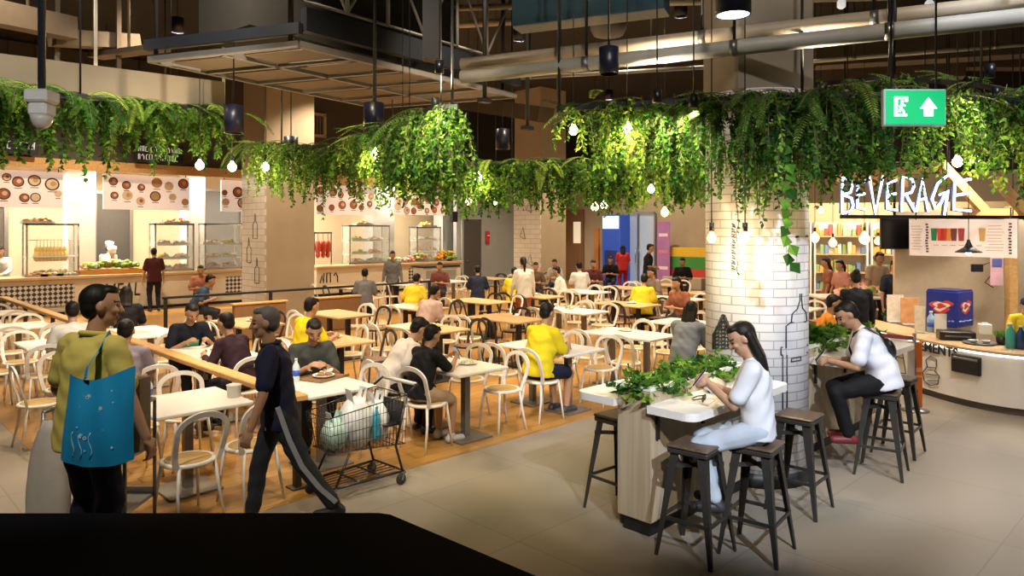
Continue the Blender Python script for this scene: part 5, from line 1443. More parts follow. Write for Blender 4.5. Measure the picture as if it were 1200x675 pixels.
# kitchen bits on the kiosk back wall
q = PX(1145, 314, 10.95); t = thing('wall_monitor', 'small dark monitor on the kiosk back wall below the menu board', 'monitor', q, YAW - PI / 2)
m = MB(); m.box((0, 0, 0), (.17, .05, .12), bev=.008); m.build('monitor_case', black_plastic, t)
m = MB(); m.tube([(.1, 0, .05), (.25, 0, .1), (.22, 0, -.1), (.12, 0, -.22), (.25, 0, -.3)], .008, 5); m.build('cable', dark_metal, t)
q = PX(1168, 318, 10.8); t = thing('pink_poster', 'pink poster hanging from the right part of the drinks board', 'poster', q, YAW - PI / 2)
m = MB(); m.box((0, 0, 0), (.19, .012, .42)); m.build('poster_sheet', mat('poster_pink', (.72, .42, .48), .5, noise=.15, scale=6), t); m = MB(); m.box((0, -.008, .13), (.15, .004, .12)); m.build('poster_picture', mat('poster_blue', (.10, .12, .35), .5), t)
m = MB(); m.tube([(0, 0, .2), (0, 0, .36)], .004, 4); m.build('string', dark_metal, t)

# orange barrier panel with belt
q = GX(1072, 481, 0)
t = thing('barrier_post', 'orange and white queue barrier panel on a steel foot by the counter', 'barrier', q, YAW - PI / 2)
m = MB(); m.lathe([(0, 0), (.16, 0), (.16, .012), (.05, .03), (.0, .03)], n=28); m.build('foot', grey_metal, t)
m = MB(); m.box((.045, 0, .44), (.085, .035, .80), bev=.008); m.build('orange_panel', mat('barrier_orange', (.75, .17, .02), .45), t)
m = MB(); m.box((-.045, 0, .44), (.085, .035, .80), bev=.008); m.build('white_panel', mat('barrier_pale', (.60, .52, .46), .45), t)
m = MB(); m.cyl((.0, .01, .02), .022, .92, 14); m.build('post', grey_metal, t)
m = MB(); m.box((.045, -.019, .50), (.078, .004, .05)); m.box((.045, -.019, .42), (.078, .004, .02)); m.build('panel_marking', mat('barrier_amber', (.85, .45, .2), .5), t)
e = GX(1030, 397, .82); m = MB(); m.band([Vector((-.02, 0, .88)), Vector((-.45, .7, .86)), Vector((-.62, 1.7, .87))], (.94, .34, 0), .05, .004); m.build('belt', mat('belt_purple', (.22, .05, .09), .6), t)
q2 = q + W(-.62, 1.72)
t = thing('barrier_post', 'steel queue post further along the belt behind the orange panel', 'barrier', (q2.x, q2.y, 0))
m = MB(); m.lathe([(0, 0), (.15, 0), (.15, .012), (.04, .03), (0, .03)], n=24); m.build('foot', grey_metal, t); m = MB(); m.cyl((0, 0, .02), .022, .9, 14); m.build('post', grey_metal, t)

# ------------------------------------------------------------------ shop beyond the column, right
a, b = W(6.2, 19), W(12.5, 17.2)
m = MB(); m.bar(Vector((a.x, a.y, 1.45)), Vector((b.x, b.y, 1.45)), .15, 2.9); t = tag(m.build('shop_back_wall', mat('shop_wall', (.50, .38, .24), .5)), 'warm back wall of the shop beyond the column', 'wall'); t['kind'] = 'structure'
d_ = (b - a).normalized(); nb = -Vector((-d_.y, d_.x, 0));
if nb.dot(W(0, -1)) < 0: nb = -nb
rsh = random.Random(12); ang = math.atan2(d_.y, d_.x)
good_cols = [mat('goods_' + k, c, .5) for k, c in dict(cream=(.7, .6, .45), pink=(.7, .4, .4), green=(.25, .4, .15), red=(.5, .1, .08), blue=(.15, .25, .5), white=(.75, .72, .68), amber=(.7, .4, .1)).items()]
for s_ in range(4):
    o0 = a + d_ * (.9 + s_ * 1.3) + nb * .35
    t = thing('shop_shelf', ['first lit goods shelf right of the brick column', 'second lit goods shelf right of the brick column', 'third lit goods shelf right of the brick column', 'goods shelf behind the black screen'][s_], 'shelf', (o0.x, o0.y, 0), ang + PI if False else ang)
    m = MB()
    for x in (-.6, .6): m.box((x, 0, 1.2), (.04, .4, 2.4))
    m.box((0, .19 if nb.dot(Vector((-math.sin(ang), math.cos(ang), 0))) < 0 else -.19, 1.2), (1.2, .02, 2.4)); m.build('shelf_frame', white_paint, t)
    for k in range(5):
        m = MB(); m.box((0, 0, .25 + .45 * k), (1.18, .38, .03)); m.build('shelf_board', top_oak, t)
        m = MB()
        for j in range(11):
            if rsh.random() < .15: continue
            h_ = rsh.uniform(.14, .32); m.box((-.53 + j * .106, rsh.uniform(-.08, .08), .266 + .45 * k + h_ / 2), (.085, .12, h_), rsh.randrange(7), bev=.008)
        o = m.build('shelf_goods', good_cols, t); o['kind'] = 'stuff'
area_light(W(8.3, 16.2, 3.7), W(8.3, 18, 1.2), 420, 4.5, .4, (1, .80, .55))
t = thing('shop_strip_lamp', 'long strip lamp over the shop beyond the column', 'lamp', W(8.3, 16.2, 3.73), YAW - PI / 2)
m = MB(); m.box((0, 0, .03), (4.4, .3, .05), bev=.01); m.build('lamp_housing', black_paint, t); m = MB()
for x in (-1.8, 1.8): m.tube([(x, 0, .05), (x, 0, CEIL - 3.73)], .01, 5)
m.build('drop_rod', dark_metal, t)
t = thing('shop_table', 'long white display table in the shop behind the shoppers', 'table', W(7.4, 14.6), YAW - PI / 2)
m = MB(); m.box((0, 0, .86), (2.6, .8, .05), bev=.01); m.build('tabletop', white_top, t)
for x in (-1.2, 1.2):
    for y in (-.34, .34): m = MB(); m.box((x, y, .42), (.06, .06, .83)); m.build('leg', grey_metal, t)
heap('goods', t, 2.3, .5, .14, ('white', 'pink', 'green', 'orange', 'brown'), 70, 91, .08, .9)
# white cold cabinet near the service door
q = onY(568, 322, 17.0)
t = thing('glass_cabinet', 'low glass cabinet with a dark top by the service door', 'cabinet', (q.x, 19.5, 0))
m = MB(); m.box((0, 0, .5), (1.5, .6, .9), bev=.02); m.build('cabinet_body', mat('cabinet_pale', (.55, .52, .45), .4), t); m = MB(); m.box((0, 0, .98), (1.6, .7, .06), bev=.01); m.build('cabinet_top', dark_metal, t)
m = MB(); m.box((0, -.306, .55), (1.3, .01, .6)); m.build('cabinet_glass', mat('cabinet_glass_grey', (.3, .3, .28), .15), t)

# ================================================================== shopping trolley
t = thing('shopping_trolley', 'dark wire shopping trolley full of plastic bags beside the white table', 'shopping trolley', (3.36, 5.32, .003), R(2)); t.scale = (.86, .86, .86)
TC = lambda x, y, z: tuple(Vector((3.36, 5.32, .003)) + Vector((x, y, z)) * .86)
wire = mat('trolley_wire', (.06, .06, .065), .3, .8)
def bask(x, y, z):  # u along, v across -1..1, w up 0..1
    xa = -.44 + .05 * (1 - z); xb = .42; X = xa + (xb - xa) * x
    hw = .17 + .07 * x + .035 * z; zz = (.40 + .06 * (1 - x)) + ((.80 + .10 * x) - (.40 + .06 * (1 - x))) * z
    return Vector((X, hw * y, zz))
m = MB()
for s_ in (-1, 1):
    for i in range(23): m.tube([bask(i / 22, s_, 0), bask(i / 22, s_, 1)], .0028, 4)
    for k in range(5): m.tube([bask(0, s_, k / 4), bask(1, s_, k / 4)], .006 if k in (0, 4) else .0034, 5)
for e in (0, 1):
    for i in range(11): m.tube([bask(e, -1 + i / 5, 0), bask(e, -1 + i / 5, 1)], .0028, 4)
    for k in range(5): m.tube([bask(e, -1, k / 4), bask(e, 1, k / 4)], .006 if k == 4 else .0034, 5)
for i in range(13): m.tube([bask(0, -1 + i / 6, 0), bask(1, -1 + i / 6, 0)], .0026, 4)
for i in range(8): m.tube([bask(i / 7, -1, 0), bask(i / 7, 1, 0)], .0034, 4)
m.build('basket', wire, t)
m = MB(); m.tube([(.42, -.29, .92), (.53, -.29, .98), (.53, .29, .98), (.42, .29, .92)], .013, 8); m.build('handle_frame', wire, t)
m = MB(); m.tube([(.535, -.26, .985), (.535, .26, .985)], .02, 10); m.build('handle', mat('handle_pale', (.6, .58, .54), .4), t)
m = MB()
for s_ in (-1, 1):
    m.tube([(-.40, s_ * .19, .13), (.40, s_ * .25, .13)], .014, 7); m.tube([(.38, s_ * .25, .13), (.30, s_ * .24, .40), (.42, s_ * .26, .88)], .013, 7); m.tube([(-.36, s_ * .19, .13), (-.2, s_ * .18, .42)], .013, 7)
for x, w_ in ((-.40, .19), (-.1, .21), (.15, .23), (.40, .25)): m.tube([(x, -w_, .13), (x, w_, .13)], .011, 6)
for i in range(5): m.tube([(-.38, -.12 + i * .06, .135), (.38, -.14 + i * .07, .135)], .005, 5)
m.build('chassis', wire, t)
m = MB(); m.box((.40, 0, .70), (.02, .42, .24), M=Matrix.Rotation(R(12), 3, 'Y')); m.box((.31, 0, .60), (.2, .40, .015)); m.build('child_seat', black_plastic, t)
for sx, sy in ((-.38, .19), (-.38, -.19), (.38, .25), (.38, -.25)):
    m = MB(); M = Matrix.Rotation(PI / 2, 3, 'X'); m.lathe([(.012, -.014), (.05, -.016), (.055, -.01), (.055, .01), (.05, .016), (.012, .014)], (sx - .02, sy, .055), 18, M=M); w_ = m.build('wheel', mat('wheel_rubber', (.03, .03, .03), .6), t)
    m = MB()
    for s_ in (-.022, .022): m.bar((sx - .02, sy + s_, .05), (sx + .005, sy + s_, .125), .004, .026)
    m.box((sx, sy, .122), (.05, .05, .012)); m.build('caster_fork', grey_metal, w_)
def crumpled(name, label, cat, loc, rad, mt, seed, ears=True, amp=.16, parent=None):
    r = random.Random(seed); n, k = 22, 14; m = MB(); prof = []
    ph = [r.uniform(0, 6.28) for _ in range(6)]
    vs = []; 
    for i in range(k + 1):
        f = i / k; base = math.sin(PI * min(.97, .12 + f * .84)) ** .6
        for j in range(n):
            a = 2 * PI * j / n; w_ = 1 + amp * (math.sin(3 * a + ph[0] + 4 * f) * .5 + math.sin(7 * a + ph[1] - 3 * f) * .35 + math.sin(11 * a + ph[2] + 9 * f) * .22)
            vs.append((rad[0] * base * w_ * math.cos(a), rad[1] * base * w_ * math.sin(a), rad[2] * 2 * f + .012 * math.sin(5 * a + ph[3])))
    fs = [tuple(range(n))[::-1], tuple(k * n + j for j in range(n))]
    for i in range(k):
        for j in range(n): j2 = (j + 1) % n; fs.append((i * n + j, i * n + j2, i * n + n + j2, i * n + n + j))
    m.add(vs, fs, 0, True)
    if parent is not None: return m.build(name, mt, parent)
    t = thing(name, label, cat, loc); m.build('bag_body', mt, t)
    if ears:
        for s_ in (-1, 1):
            m = MB(); m.band([(s_ * rad[0] * .35, -rad[1] * .25, rad[2] * 1.85), (s_ * rad[0] * .5, -rad[1] * .2, rad[2] * 2.35), (s_ * rad[0] * .45, rad[1] * .2, rad[2] * 2.35), (s_ * rad[0] * .3, rad[1] * .25, rad[2] * 1.85)], (1, 0, .1), .05, .004); m.build('bag_handle', mt, t)
    return t
bagw = mat('plastic_bag_white', (.72, .72, .72), .35, noise=.06, scale=8); bagt = mat('plastic_bag_mint', (.45, .62, .56), .35)
crumpled('plastic_bag', 'large white plastic bag standing in the middle of the trolley', 'bag', TC(-.02, -.02, .435), (.16, .145, .20), bagw, 1)
crumpled('plastic_bag', 'white plastic bag at the handle end of the trolley', 'bag', TC(.24, .03, .43), (.11, .15, .17), bagw, 2)
crumpled('plastic_bag', 'mint tinted plastic bag low at the front end of the trolley', 'bag', TC(-.26, -.01, .455), (.11, .12, .12), bagt, 3, True, .10)
bottle('water_bottle', 'blue bottle poking out of the bags in the trolley', TC(.12, -.17, .50), .035, .28, mat('cyan_bottle', (.1, .45, .65), .25), white_cap)

# ================================================================== foreground: dark ledge, service trolley, white bag
LP = [(-4.6, 3.56), (-.66, 3.57), (-.60, 3.55), (.34, 2.70), (.40, 2.0), (-4.6, 2.0)]
t = thing('dark_ledge', 'low black counter ledge across the bottom left foreground', 'ledge', (0, 0, 0))
m = MB(); m.prism([tuple(W(l * .985, d - .03)[:2]) for l, d in LP], 0, .775); m.build('ledge_body', mat('ledge_black', (.006, .006, .007), .6), t)
m = MB(); m.prism([tuple(W(l, d)[:2]) for l, d in LP], .775, .80); m.build('ledge_top', mat('ledge_top_black', (.004, .004, .006), .9, spec=.03), t)
q = W(-2.84, 4.98)
t = thing('service_trolley', 'grey service trolley with a brown box pushed by the man in yellow', 'trolley', (q.x, q.y, 0), YAW - PI / 2)
m = MB()
for x in (-.27, .27):
    for y in (-.2, .2): m.tube([(x, y, .08), (x, y, .99)], .013, 8)
for x in (-.27, .27): m.tube([(x, -.2, .99), (x, .2, .99)], .013, 8)
m.tube([(-.27, .2, .99), (.27, .2, .99)], .013, 8); m.build('trolley_frame', grey_metal, t)
for z in (.30, .66): m = MB(); m.box((0, 0, z), (.52, .40, .03), bev=.006); m.box((0, -.2, z + .03), (.52, .012, .06)); m.box((0, .2, z + .03), (.52, .012, .06)); m.build('tray_shelf', mat('trolley_white', (.55, .55, .56), .4), t)
for x in (-.25, .25):
    for y in (-.18, .18): m = MB(); m.lathe([(.01, -.012), (.045, -.014), (.045, .014), (.01, .012)], (x, y, .046), 14, M=Matrix.Rotation(PI / 2, 3, 'X')); m.build('wheel', black_plastic, t)
q2 = W(-2.665, 5.02)
t = thing('carton', 'flat brown-grey carton standing on the service trolley', 'box', (q2.x, q2.y, .676), YAW - PI / 2)
m = MB(); m.box((0, 0, .25), (.22, .16, .50), bev=.006); m.build('carton_body', mat('carton_taupe', (.20, .16, .13), .6), t); m = MB(); m.box((0, -.082, .25), (.04, .004, .50)); m.build('carton_tape', mat('tape_brown', (.26, .2, .14), .4), t)
q = W(-3.02, 4.70)
t = thing('white_sack', 'long pale sack hanging at the left of the service trolley', 'bag', (q.x, q.y, 0.06), YAW - PI / 2)
crumpled('sack_body', None, None, None, (.14, .09, .45), mat('sack_pale', (.50, .46, .40), .6), 7, parent=t, amp=.1)
m = MB(); m.tube([(0.02, 0, .86), (.06, .05, 1.0), (.13, .1, .98)], .01, 6); m.build('sack_strap', white_paint, t)

# ================================================================== things on the tables
plate_w = mat('plate_white', (.75, .72, .68), .3); tray_brown = mat('tray_brown', (.24, .13, .06), .5)
def plate(label, x, y, z=.752, food='brown', r_=.11, rz=0, seed=0, tray=False):
    t = thing('meal_tray' if tray else 'plate', label, 'tray' if tray else 'plate', (x, y, z), rz)
    if tray: m = MB(); m.box((0, 0, .008), (.40, .30, .016), bev=.004); m.box((0, .148, .018), (.40, .008, .02)); m.box((0, -.148, .018), (.40, .008, .02)); m.build('tray_base', tray_brown, t)
    z0 = .016 if tray else 0
    m = MB(); m.lathe([(0, z0), (r_ * .6, z0), (r_, z0 + .02), (r_ * .97, z0 + .024), (r_ * .6, z0 + .007), (0, z0 + .007)], n=22); m.build('dish', plate_w, t)
    heap('food', t, r_ * 1.3, r_ * 1.3, .03, (food, 'white'), 10, seed, .028, z0 + .008)
    if tray: m = MB(); m.lathe([(.03, z0), (.05, z0 + .05), (.046, z0 + .05), (.028, z0 + .008)], (.13, .06, 0), 14); m.build('bowl', plate_w, t)
    return t
plate('brown meal tray on the table of the man in the grey tee', 3.62, 6.32, food='brown', tray=True, seed=1, rz=.3)
bottle('water_bottle', 'water bottle with a blue label beside the grey tee man', (3.36, 6.38, .752), .035, .22, water, white_cap, lab_m=blue_lab)
plate('plate with a spoon on the table of the boy in black', 5.12, 5.9, food='white', seed=2)
bottle('water_bottle', 'small bottle with a blue label on the front table left of the rail', (2.08, 6.52, .752), .033, .21, water, white_cap, lab_m=blue_lab)
t = thing('cup_stack', 'white paper cup pot beside the timber rail on the front left table', 'cup', (2.66, 6.16, .752))
m = MB(); m.lathe([(.055, 0), (.06, .10), (.064, .105), (.058, .105), (.05, .01)], n=18); m.build('cup', white_paint, t); m = MB(); m.lathe([(.062, .1), (.066, .108), (.03, .118), (0, .118)], n=18); m.build('cup_lid', white_top, t)
t = thing('folded_glasses', 'black folded spectacles on white paper on the near bar counter', 'spectacles', (4.63, 2.74, .968), R(20))
m = MB()
for s_ in (-1, 1): m.tube([(s_ * .035 + .028 * math.cos(a), .0, .022 + .02 * math.sin(a)) for a in [2 * PI * i / 12 for i in range(12)]], .004, 5, closed=True)
m.tube([(-.008, 0, .024), (.008, 0, .024)], .004, 5); m.build('rims', black_plastic, t)
for s_ in (-1, 1): m = MB(); m.tube([(s_ * .064, 0, .03), (s_ * .07, .06, .016), (s_ * .02, .08, .012)], .004, 5); m.build('temple', black_plastic, t)
m = MB(); m.box((4.63, 2.76, .963), (.19, .15, .004), rz=R(15)); tag(m.build('paper_sheet', white_paint), 'sheet of white paper under the spectacles on the bar counter', 'paper')
crumpled('plastic_bag', 'crumpled white bag beside the plants on the near bar counter', 'bag', (4.98, 2.86, .962), (.10, .07, .05), bagw, 9, ears=False)
for i, (r_, c, f, lab) in enumerate(((1, 0, 'orange', 'plate'), (1, 1, 'brown', ''), (1, 2, 'yellow', ''), (1, 4, 'green', ''), (2, 1, 'red', ''), (2, 3, 'brown', ''), (0, 3, 'white', ''), (0, 4, 'brown', ''), (4, 5, 'orange', ''), (4, 6, 'white', ''), (2, 5, 'brown', ''), (1, 5, 'white', ''))):
    nm = '%s-row %s table' % (ORD[r_] if r_ < 4 else 'back', ORD[c])
    plate('white plate of %s food on the %s right of the timber rail' % (f, nm), COLX[c] + .12, ROWY[r_] + .15 - .1 * (i % 3), food=f, seed=20 + i)
plate('plate of food at the middle of the second white table left of the rail', 2.3, 8.6, food='white', seed=50)
crumpled('black_bag', 'black bag on the white table of the man in the dark tee', 'bag', (3.6, 8.5, .752), (.14, .10, .08), black_plastic, 12, ears=False)
bottle('drink_cup', 'amber drink bottle beside the black bag', (3.75, 8.75, .752), .045, .2, mat('amber_drink', (.5, .25, .08), .3), white_cap)
bottle('drink_cup', 'second amber drink bottle beside the black bag', (3.72, 8.88, .752), .045, .19, MATS['amber_drink'], white_cap)

# ================================================================== people
DG = bpy.context.evaluated_depsgraph_get
def remeshed(mb, name, vox, smooth=4, fac=.5):
    me = mb.mesh(name + '_cage'); ob = bpy.data.objects.new(name + '_cage', me); COL.objects.link(ob)
    md = ob.modifiers.new('r', 'REMESH'); md.mode = 'VOXEL'; md.voxel_size = vox; md.use_smooth_shade = True
    if smooth:
        sm = ob.modifiers.new('s', 'SMOOTH'); sm.factor = fac; sm.iterations = smooth
    bpy.context.view_layer.update()
    out = bpy.data.meshes.new_from_object(ob.evaluated_get(DG()))
    out.name = name
    bpy.data.objects.remove(ob); bpy.data.meshes.remove(me)
    out.polygons.foreach_set('use_smooth', [True] * len(out.polygons))
    return out
def ik(a, c, l1, l2, pole):
    a, c = Vector(a), Vector(c); d = c - a; L = d.length
    if L > (l1 + l2) * .995: c = a + d.normalized() * (l1 + l2) * .995; d = c - a; L = d.length
    x = (l1 * l1 - l2 * l2 + L * L) / (2 * L); h = math.sqrt(max(0, l1 * l1 - x * x)); u = d.normalized()
    p = Vector(pole); p = (p - u * p.dot(u)).normalized()
    return a + u * x + p * h, c
def wrinkle(me, name):
    if name not in ('shirt', 'trousers', 'shorts'): return
    n = len(me.vertices); c_ = np.empty(n * 3); me.vertices.foreach_get('co', c_); c_ = c_.reshape(-1, 3)
    nn = np.empty(n * 3); me.vertices.foreach_get('normal', nn); nn = nn.reshape(-1, 3); ph = NPEOPLE[0] * 1.7
    a = np.sin(c_[:, 2] * 46 + 5 * np.sin(c_[:, 1] * 11 + ph) + 4 * np.sin(c_[:, 0] * 9)) * .0035 + np.sin(c_[:, 1] * 31 + c_[:, 2] * 17 + ph + 3 * np.sin(c_[:, 0] * 14)) * .003
    me.vertices.foreach_set('co', (c_ + nn * (a * .8)[:, None]).ravel()); me.update()
def cmat(prefix, c, rough=.75):
    return mat('%s_%d_%d_%d' % (prefix, c[0] * 255, c[1] * 255, c[2] * 255), c, rough, noise=.06, scale=9, spec=.12 if prefix == 'cloth' else (.2 if prefix == 'hair' else .4), bump=.15 if prefix == 'cloth' else 0)
SKIN = (.42, .23, .135); SKIN_D = (.30, .155, .085); HAIR = (.010, .008, .007)
NPEOPLE = [0]
def person(label, x, y, hd, pose='sit', h=1.7, seat=.463, lean=10, pitch=15, yaw=0, lh=None, rh=None, lf=None, rf=None,
           shirt=(.1, .1, .1), sleeve='short', pants=(.03, .03, .04), shorts=False, shoe=(.04, .04, .045), hair='short', hcol=HAIR, skin=SKIN, vox=.016, fat=1.0, z=None, group=None, tuck=False):
    NPEOPLE[0] += 1
    if z is None: z = .003 if (x > 1.6 and y > 5.4) else 0
    k = h / 1.7
    t = thing('person', label, 'person', (x, y, z), R(hd), group)
    V = Vector
    hipz = (.90 * k) if pose in ('stand', 'walk') else seat + .095
    P = V((0, 0, hipz)); a = R(lean)
    u = V((math.sin(a), 0, math.cos(a))); f = V((math.cos(a), 0, -math.sin(a))); yv = V((0, 1, 0))
    MT = Matrix((f, yv, u)).transposed()
    um = (u + V((0, 0, 1)) * 1.2).normalized(); fm = yv.cross(um); MP = Matrix((fm, yv, um)).transposed()
    neck = P + u * .50 * k; sh = {s_: P + u * .445 * k + yv * (s_ * .168 * k) for s_ in (1, -1)}
    # head frame
    ap = R(lean * .35 + pitch)
    hu = V((math.sin(ap), 0, math.cos(ap))); hf0 = V((math.cos(ap), 0, -math.sin(ap)))
    hf = Matrix.Rotation(R(yaw), 3, hu) @ hf0; hy = hu.cross(hf)
    MH = Matrix((hf, hy, hu)).transposed()
    nu_ = (u + hu).normalized(); HC = neck + nu_ * .165 * k + hf * .02 * k
    hk = k if h > 1.55 else k * 1.06
    H = lambda p: HC + MH @ (V(p) * hk)
    # limbs
    hip = {s_: P + yv * (s_ * .088 * k) for s_ in (1, -1)}
    feet = {1: lf, -1: rf}
    for s_ in (1, -1):
        if feet[s_] is None:
            if pose == 'sit': feet[s_] = (.40 * k, s_ * .10, .075) if seat < .6 else (.30 * k, s_ * .09, .34)
            else: feet[s_] = (.0, s_ * .10, .08)
    knee, ank = {}, {}
    for s_ in (1, -1): knee[s_], ank[s_] = ik(hip[s_], feet[s_], .43 * k, .415 * k, (1, s_ * .12, .35))
    hand = {1: lh, -1: rh}; elb, wri = {}, {}; given = {}
    for s_ in (1, -1):
        given[s_] = hand[s_] is not None
        if hand[s_] is None:
            hand[s_] = tuple(sh[s_] + V((.10, s_ * .09, -.52 * k))) if pose in ('stand', 'walk') else tuple(P + V((.34, s_ * .12, .20)))
        elb[s_], wri[s_] = ik(sh[s_], hand[s_], .285 * k, .25 * k, (-.55, s_ * .55, -.75))
    # ---- body: one continuous skin surface
    b = MB(); F = fat
    b.ell(P + u * .03, (.098 * k * F, .145 * k * F, .11 * k), MP); b.ell(P + u * .18 * k, (.088 * k * F, .128 * k * F, .13 * k), MP)
    b.ell(P + u * .34 * k, (.105 * k * F, .145 * k, .145 * k), MT); b.cap(sh[1], sh[-1], .052 * k)
    b.cap(neck - u * .04, HC - hu * .04 * hk, .052 * k, .05 * k)
    b.ell(H((0, 0, .022)), (.094 * hk, .074 * hk, .096 * hk), MH, nu=18, nv=12); b.ell(H((.022, 0, -.05)), (.066 * hk, .056 * hk, .066 * hk), MH); b.ell(H((.062, 0, -.088)), (.026 * hk, .028 * hk, .022 * hk), MH)
    b.cap(H((.088, 0, .022)), H((.108, 0, -.022)), .010 * hk, .015 * hk, n=8); b.ell(H((.084, 0, -.058)), (.016 * hk, .025 * hk, .012 * hk), MH)
    for s_ in (1, -1):
        b.ell(H((-.005, s_ * .076, -.005)), (.022 * hk, .011 * hk, .033 * hk), MH, nu=8, nv=6); b.ell(H((.07, s_ * .035, -.02)), (.025 * hk, .025 * hk, .02 * hk), MH, nu=8, nv=6)
        b.cap(sh[s_], elb[s_], .046 * k, .037 * k); b.cap(elb[s_], wri[s_], .038 * k, .026 * k)
        b.cap(hip[s_], knee[s_], .080 * k * F, .052 * k); b.cap(knee[s_], knee[s_].lerp(ank[s_], .35), .052 * k, .052 * k); b.cap(knee[s_].lerp(ank[s_], .35), ank[s_], .052 * k, .034 * k)
        b.cap(ank[s_] - V((.02, 0, .03)), ank[s_] + V((.12 * k, s_ * .02, -.045)), .032, .026)
        # hand: palm, four unequal bent fingers and a thumb
        d = (wri[s_] - elb[s_]).normalized(); n0 = V((0, -s_ * .75, -.5 if given[s_] else 0)); n0 = (n0 - d * n0.dot(d)).normalized(); w_ = d.cross(n0) * 1.0
        if w_.dot(V((1, 0, .3))) < 0: w_ = -w_          # thumb side faces forward/up
        pc = wri[s_] + d * .05 * k; MPm = Matrix((d, w_, d.cross(w_))).transposed()
        b.ell(pc, (.052 * k, .040 * k, .017 * k), MPm, nu=10, nv=7)
        cu = 1.0 if given[s_] else .45
        for q, (off, ln) in enumerate(((.031, .072), (.010, .080), (-.011, .075), (-.031, .058))):
            a0 = pc + d * .042 * k + w_ * off * k
            d1 = (d * math.cos(cu * .6) + n0 * math.sin(cu * .6) + w_ * off * 1.5).normalized(); d2 = (d * math.cos(cu * 1.5) + n0 * math.sin(cu * 1.5)).normalized()
            a1 = a0 + d1 * ln * .55 * k; b.cap(a0, a1, .0095 * k, .0088 * k, n=7); b.cap(a1, a1 + d2 * ln * .5 * k, .0088 * k, .0075 * k, n=7)
        t0 = wri[s_] + d * .028 * k + w_ * .03 * k; t1 = t0 + (d * .6 + w_ * .75 + n0 * .3).normalized() * .036 * k
        b.cap(t0, t1, .012 * k, .0105 * k, n=7); b.cap(t1, t1 + (d + w_ * .1 + n0 * .5).normalized() * .03 * k, .0105 * k, .008 * k, n=7)
    me = remeshed(b, 'body', vox, 3)
    me.materials.clear()
    for q in (cmat('skin', skin, .5), mat('lip_tone', (.30, .10, .08), .5), mat('eye_dark', (.015, .012, .01), .2), cmat('hair', hcol, .5)): me.materials.append(q)
    nP = len(me.polygons); ce = np.empty(nP * 3); me.polygons.foreach_get('center', ce); ce = ce.reshape(-1, 3)
    loc = (ce - np.array(HC)) @ np.array(MH) / hk; mi = np.zeros(nP, dtype=np.int32); front = loc[:, 0] > .05
    mi[front & (abs(loc[:, 2] + .058) < .011) & (abs(loc[:, 1]) < .024)] = 1
    if vox < .012:
        mi[front & (((abs(loc[:, 1]) - .032) / .016) ** 2 + ((loc[:, 2] - .008) / .0075) ** 2 < 1)] = 2
        mi[front & (abs(abs(loc[:, 1]) - .033) < .021) & (abs(loc[:, 2] - .030) < .0055)] = 3
    elif vox < .014: mi[front & (((abs(loc[:, 1]) - .032) / .013) ** 2 + ((loc[:, 2] - .008) / .0075) ** 2 < 1)] = 2
    me.polygons.foreach_set('material_index', mi)
    ob = bpy.data.objects.new('body', me); COL.objects.link(ob); ob.parent = t
    def part(name, mb, mt, vx, smooth=3):
        m_ = remeshed(mb, name, vx, smooth); wrinkle(m_, name); m_.materials.clear(); m_.materials.append(mt)
        o = bpy.data.objects.new(name, m_); COL.objects.link(o); o.parent = t; return o
    # ---- shirt
    s = MB(); F = F * 1.07
    for_ = ((-.125, .128, .172), (-.06, .126, .172), (.04, .120, .164), (.14, .115, .156), (.24, .118, .158), (.33, .124, .166), (.40, .114, .166), (.455, .085, .13), (.48, .065, .08))
    s.loft([(P + (um if t_ < .15 else u) * t_ * k, fm.lerp(f, max(0, min(1, t_ / .3))).normalized(), yv, a_ * k * F, b_ * k * (F if t_ < .3 else 1)) for t_, a_, b_ in (for_ if pose in ('stand', 'walk') else for_[1:])])
    s.cap(sh[1], sh[-1], .068 * k); s.cap(neck - u * .08, neck - u * .012, .075 * k, .062 * k)
    for s_ in (1, -1):
        if sleeve == 'short': s.cap(sh[s_], sh[s_].lerp(elb[s_], .74), .068 * k, .068 * k)
        elif sleeve == 'long': s.cap(sh[s_], elb[s_], .064 * k, .052 * k); s.cap(elb[s_], elb[s_].lerp(wri[s_], .9), .052 * k, .038 * k)
        else: s.cap(sh[s_], sh[s_].lerp(elb[s_], .15), .062 * k, .055 * k)
    part('shirt', s, cmat('cloth', shirt), max(vox, .011))
    # ---- trousers
    p = MB(); p.ell(P + u * .0, (.108 * k * F, .155 * k * F, .12 * k), MP); wr = .068 if not shorts else .09
    for s_ in (1, -1):
        p.cap(hip[s_], knee[s_] if not shorts else hip[s_].lerp(knee[s_], .85), .094 * k * F, .070 * k if not shorts else .082 * k)
        if not shorts: p.cap(knee[s_], ank[s_] + (knee[s_] - ank[s_]).normalized() * .03, .070 * k, .056 * k)
    part('trousers' if not shorts else 'shorts', p, cmat('cloth', pants), max(vox, .011))
    # ---- shoes
    for s_ in (1, -1):
        q = MB(); A_ = ank[s_] - V((.035, 0, .035)); B_ = ank[s_] + V((.135 * k, s_ * .025, -.042))
        q.cap(A_, B_, .040, .034, n=10); q.cap(ank[s_], A_, .04, .042, n=10)
        for w_, (X, Y_, Z) in enumerate(q.v):
            lo = feet[s_][2] - .078
            if Z < lo: q.v[w_] = (X, Y_, lo)
        q.build('shoe', cmat('shoe', shoe, .5), t)
    # ---- hair or hat
    g = MB()
    if hair in ('short', 'long', 'bob', 'bun', 'tail'):
        g.ell(H((-.027, 0, .038)), (.092 * hk, .081 * hk, .090 * hk), MH); g.ell(H((-.045, 0, -.005)), (.062 * hk, .074 * hk, .075 * hk), MH); g.ell(H((.030, 0, .092)), (.05 * hk, .060 * hk, .032 * hk), MH)
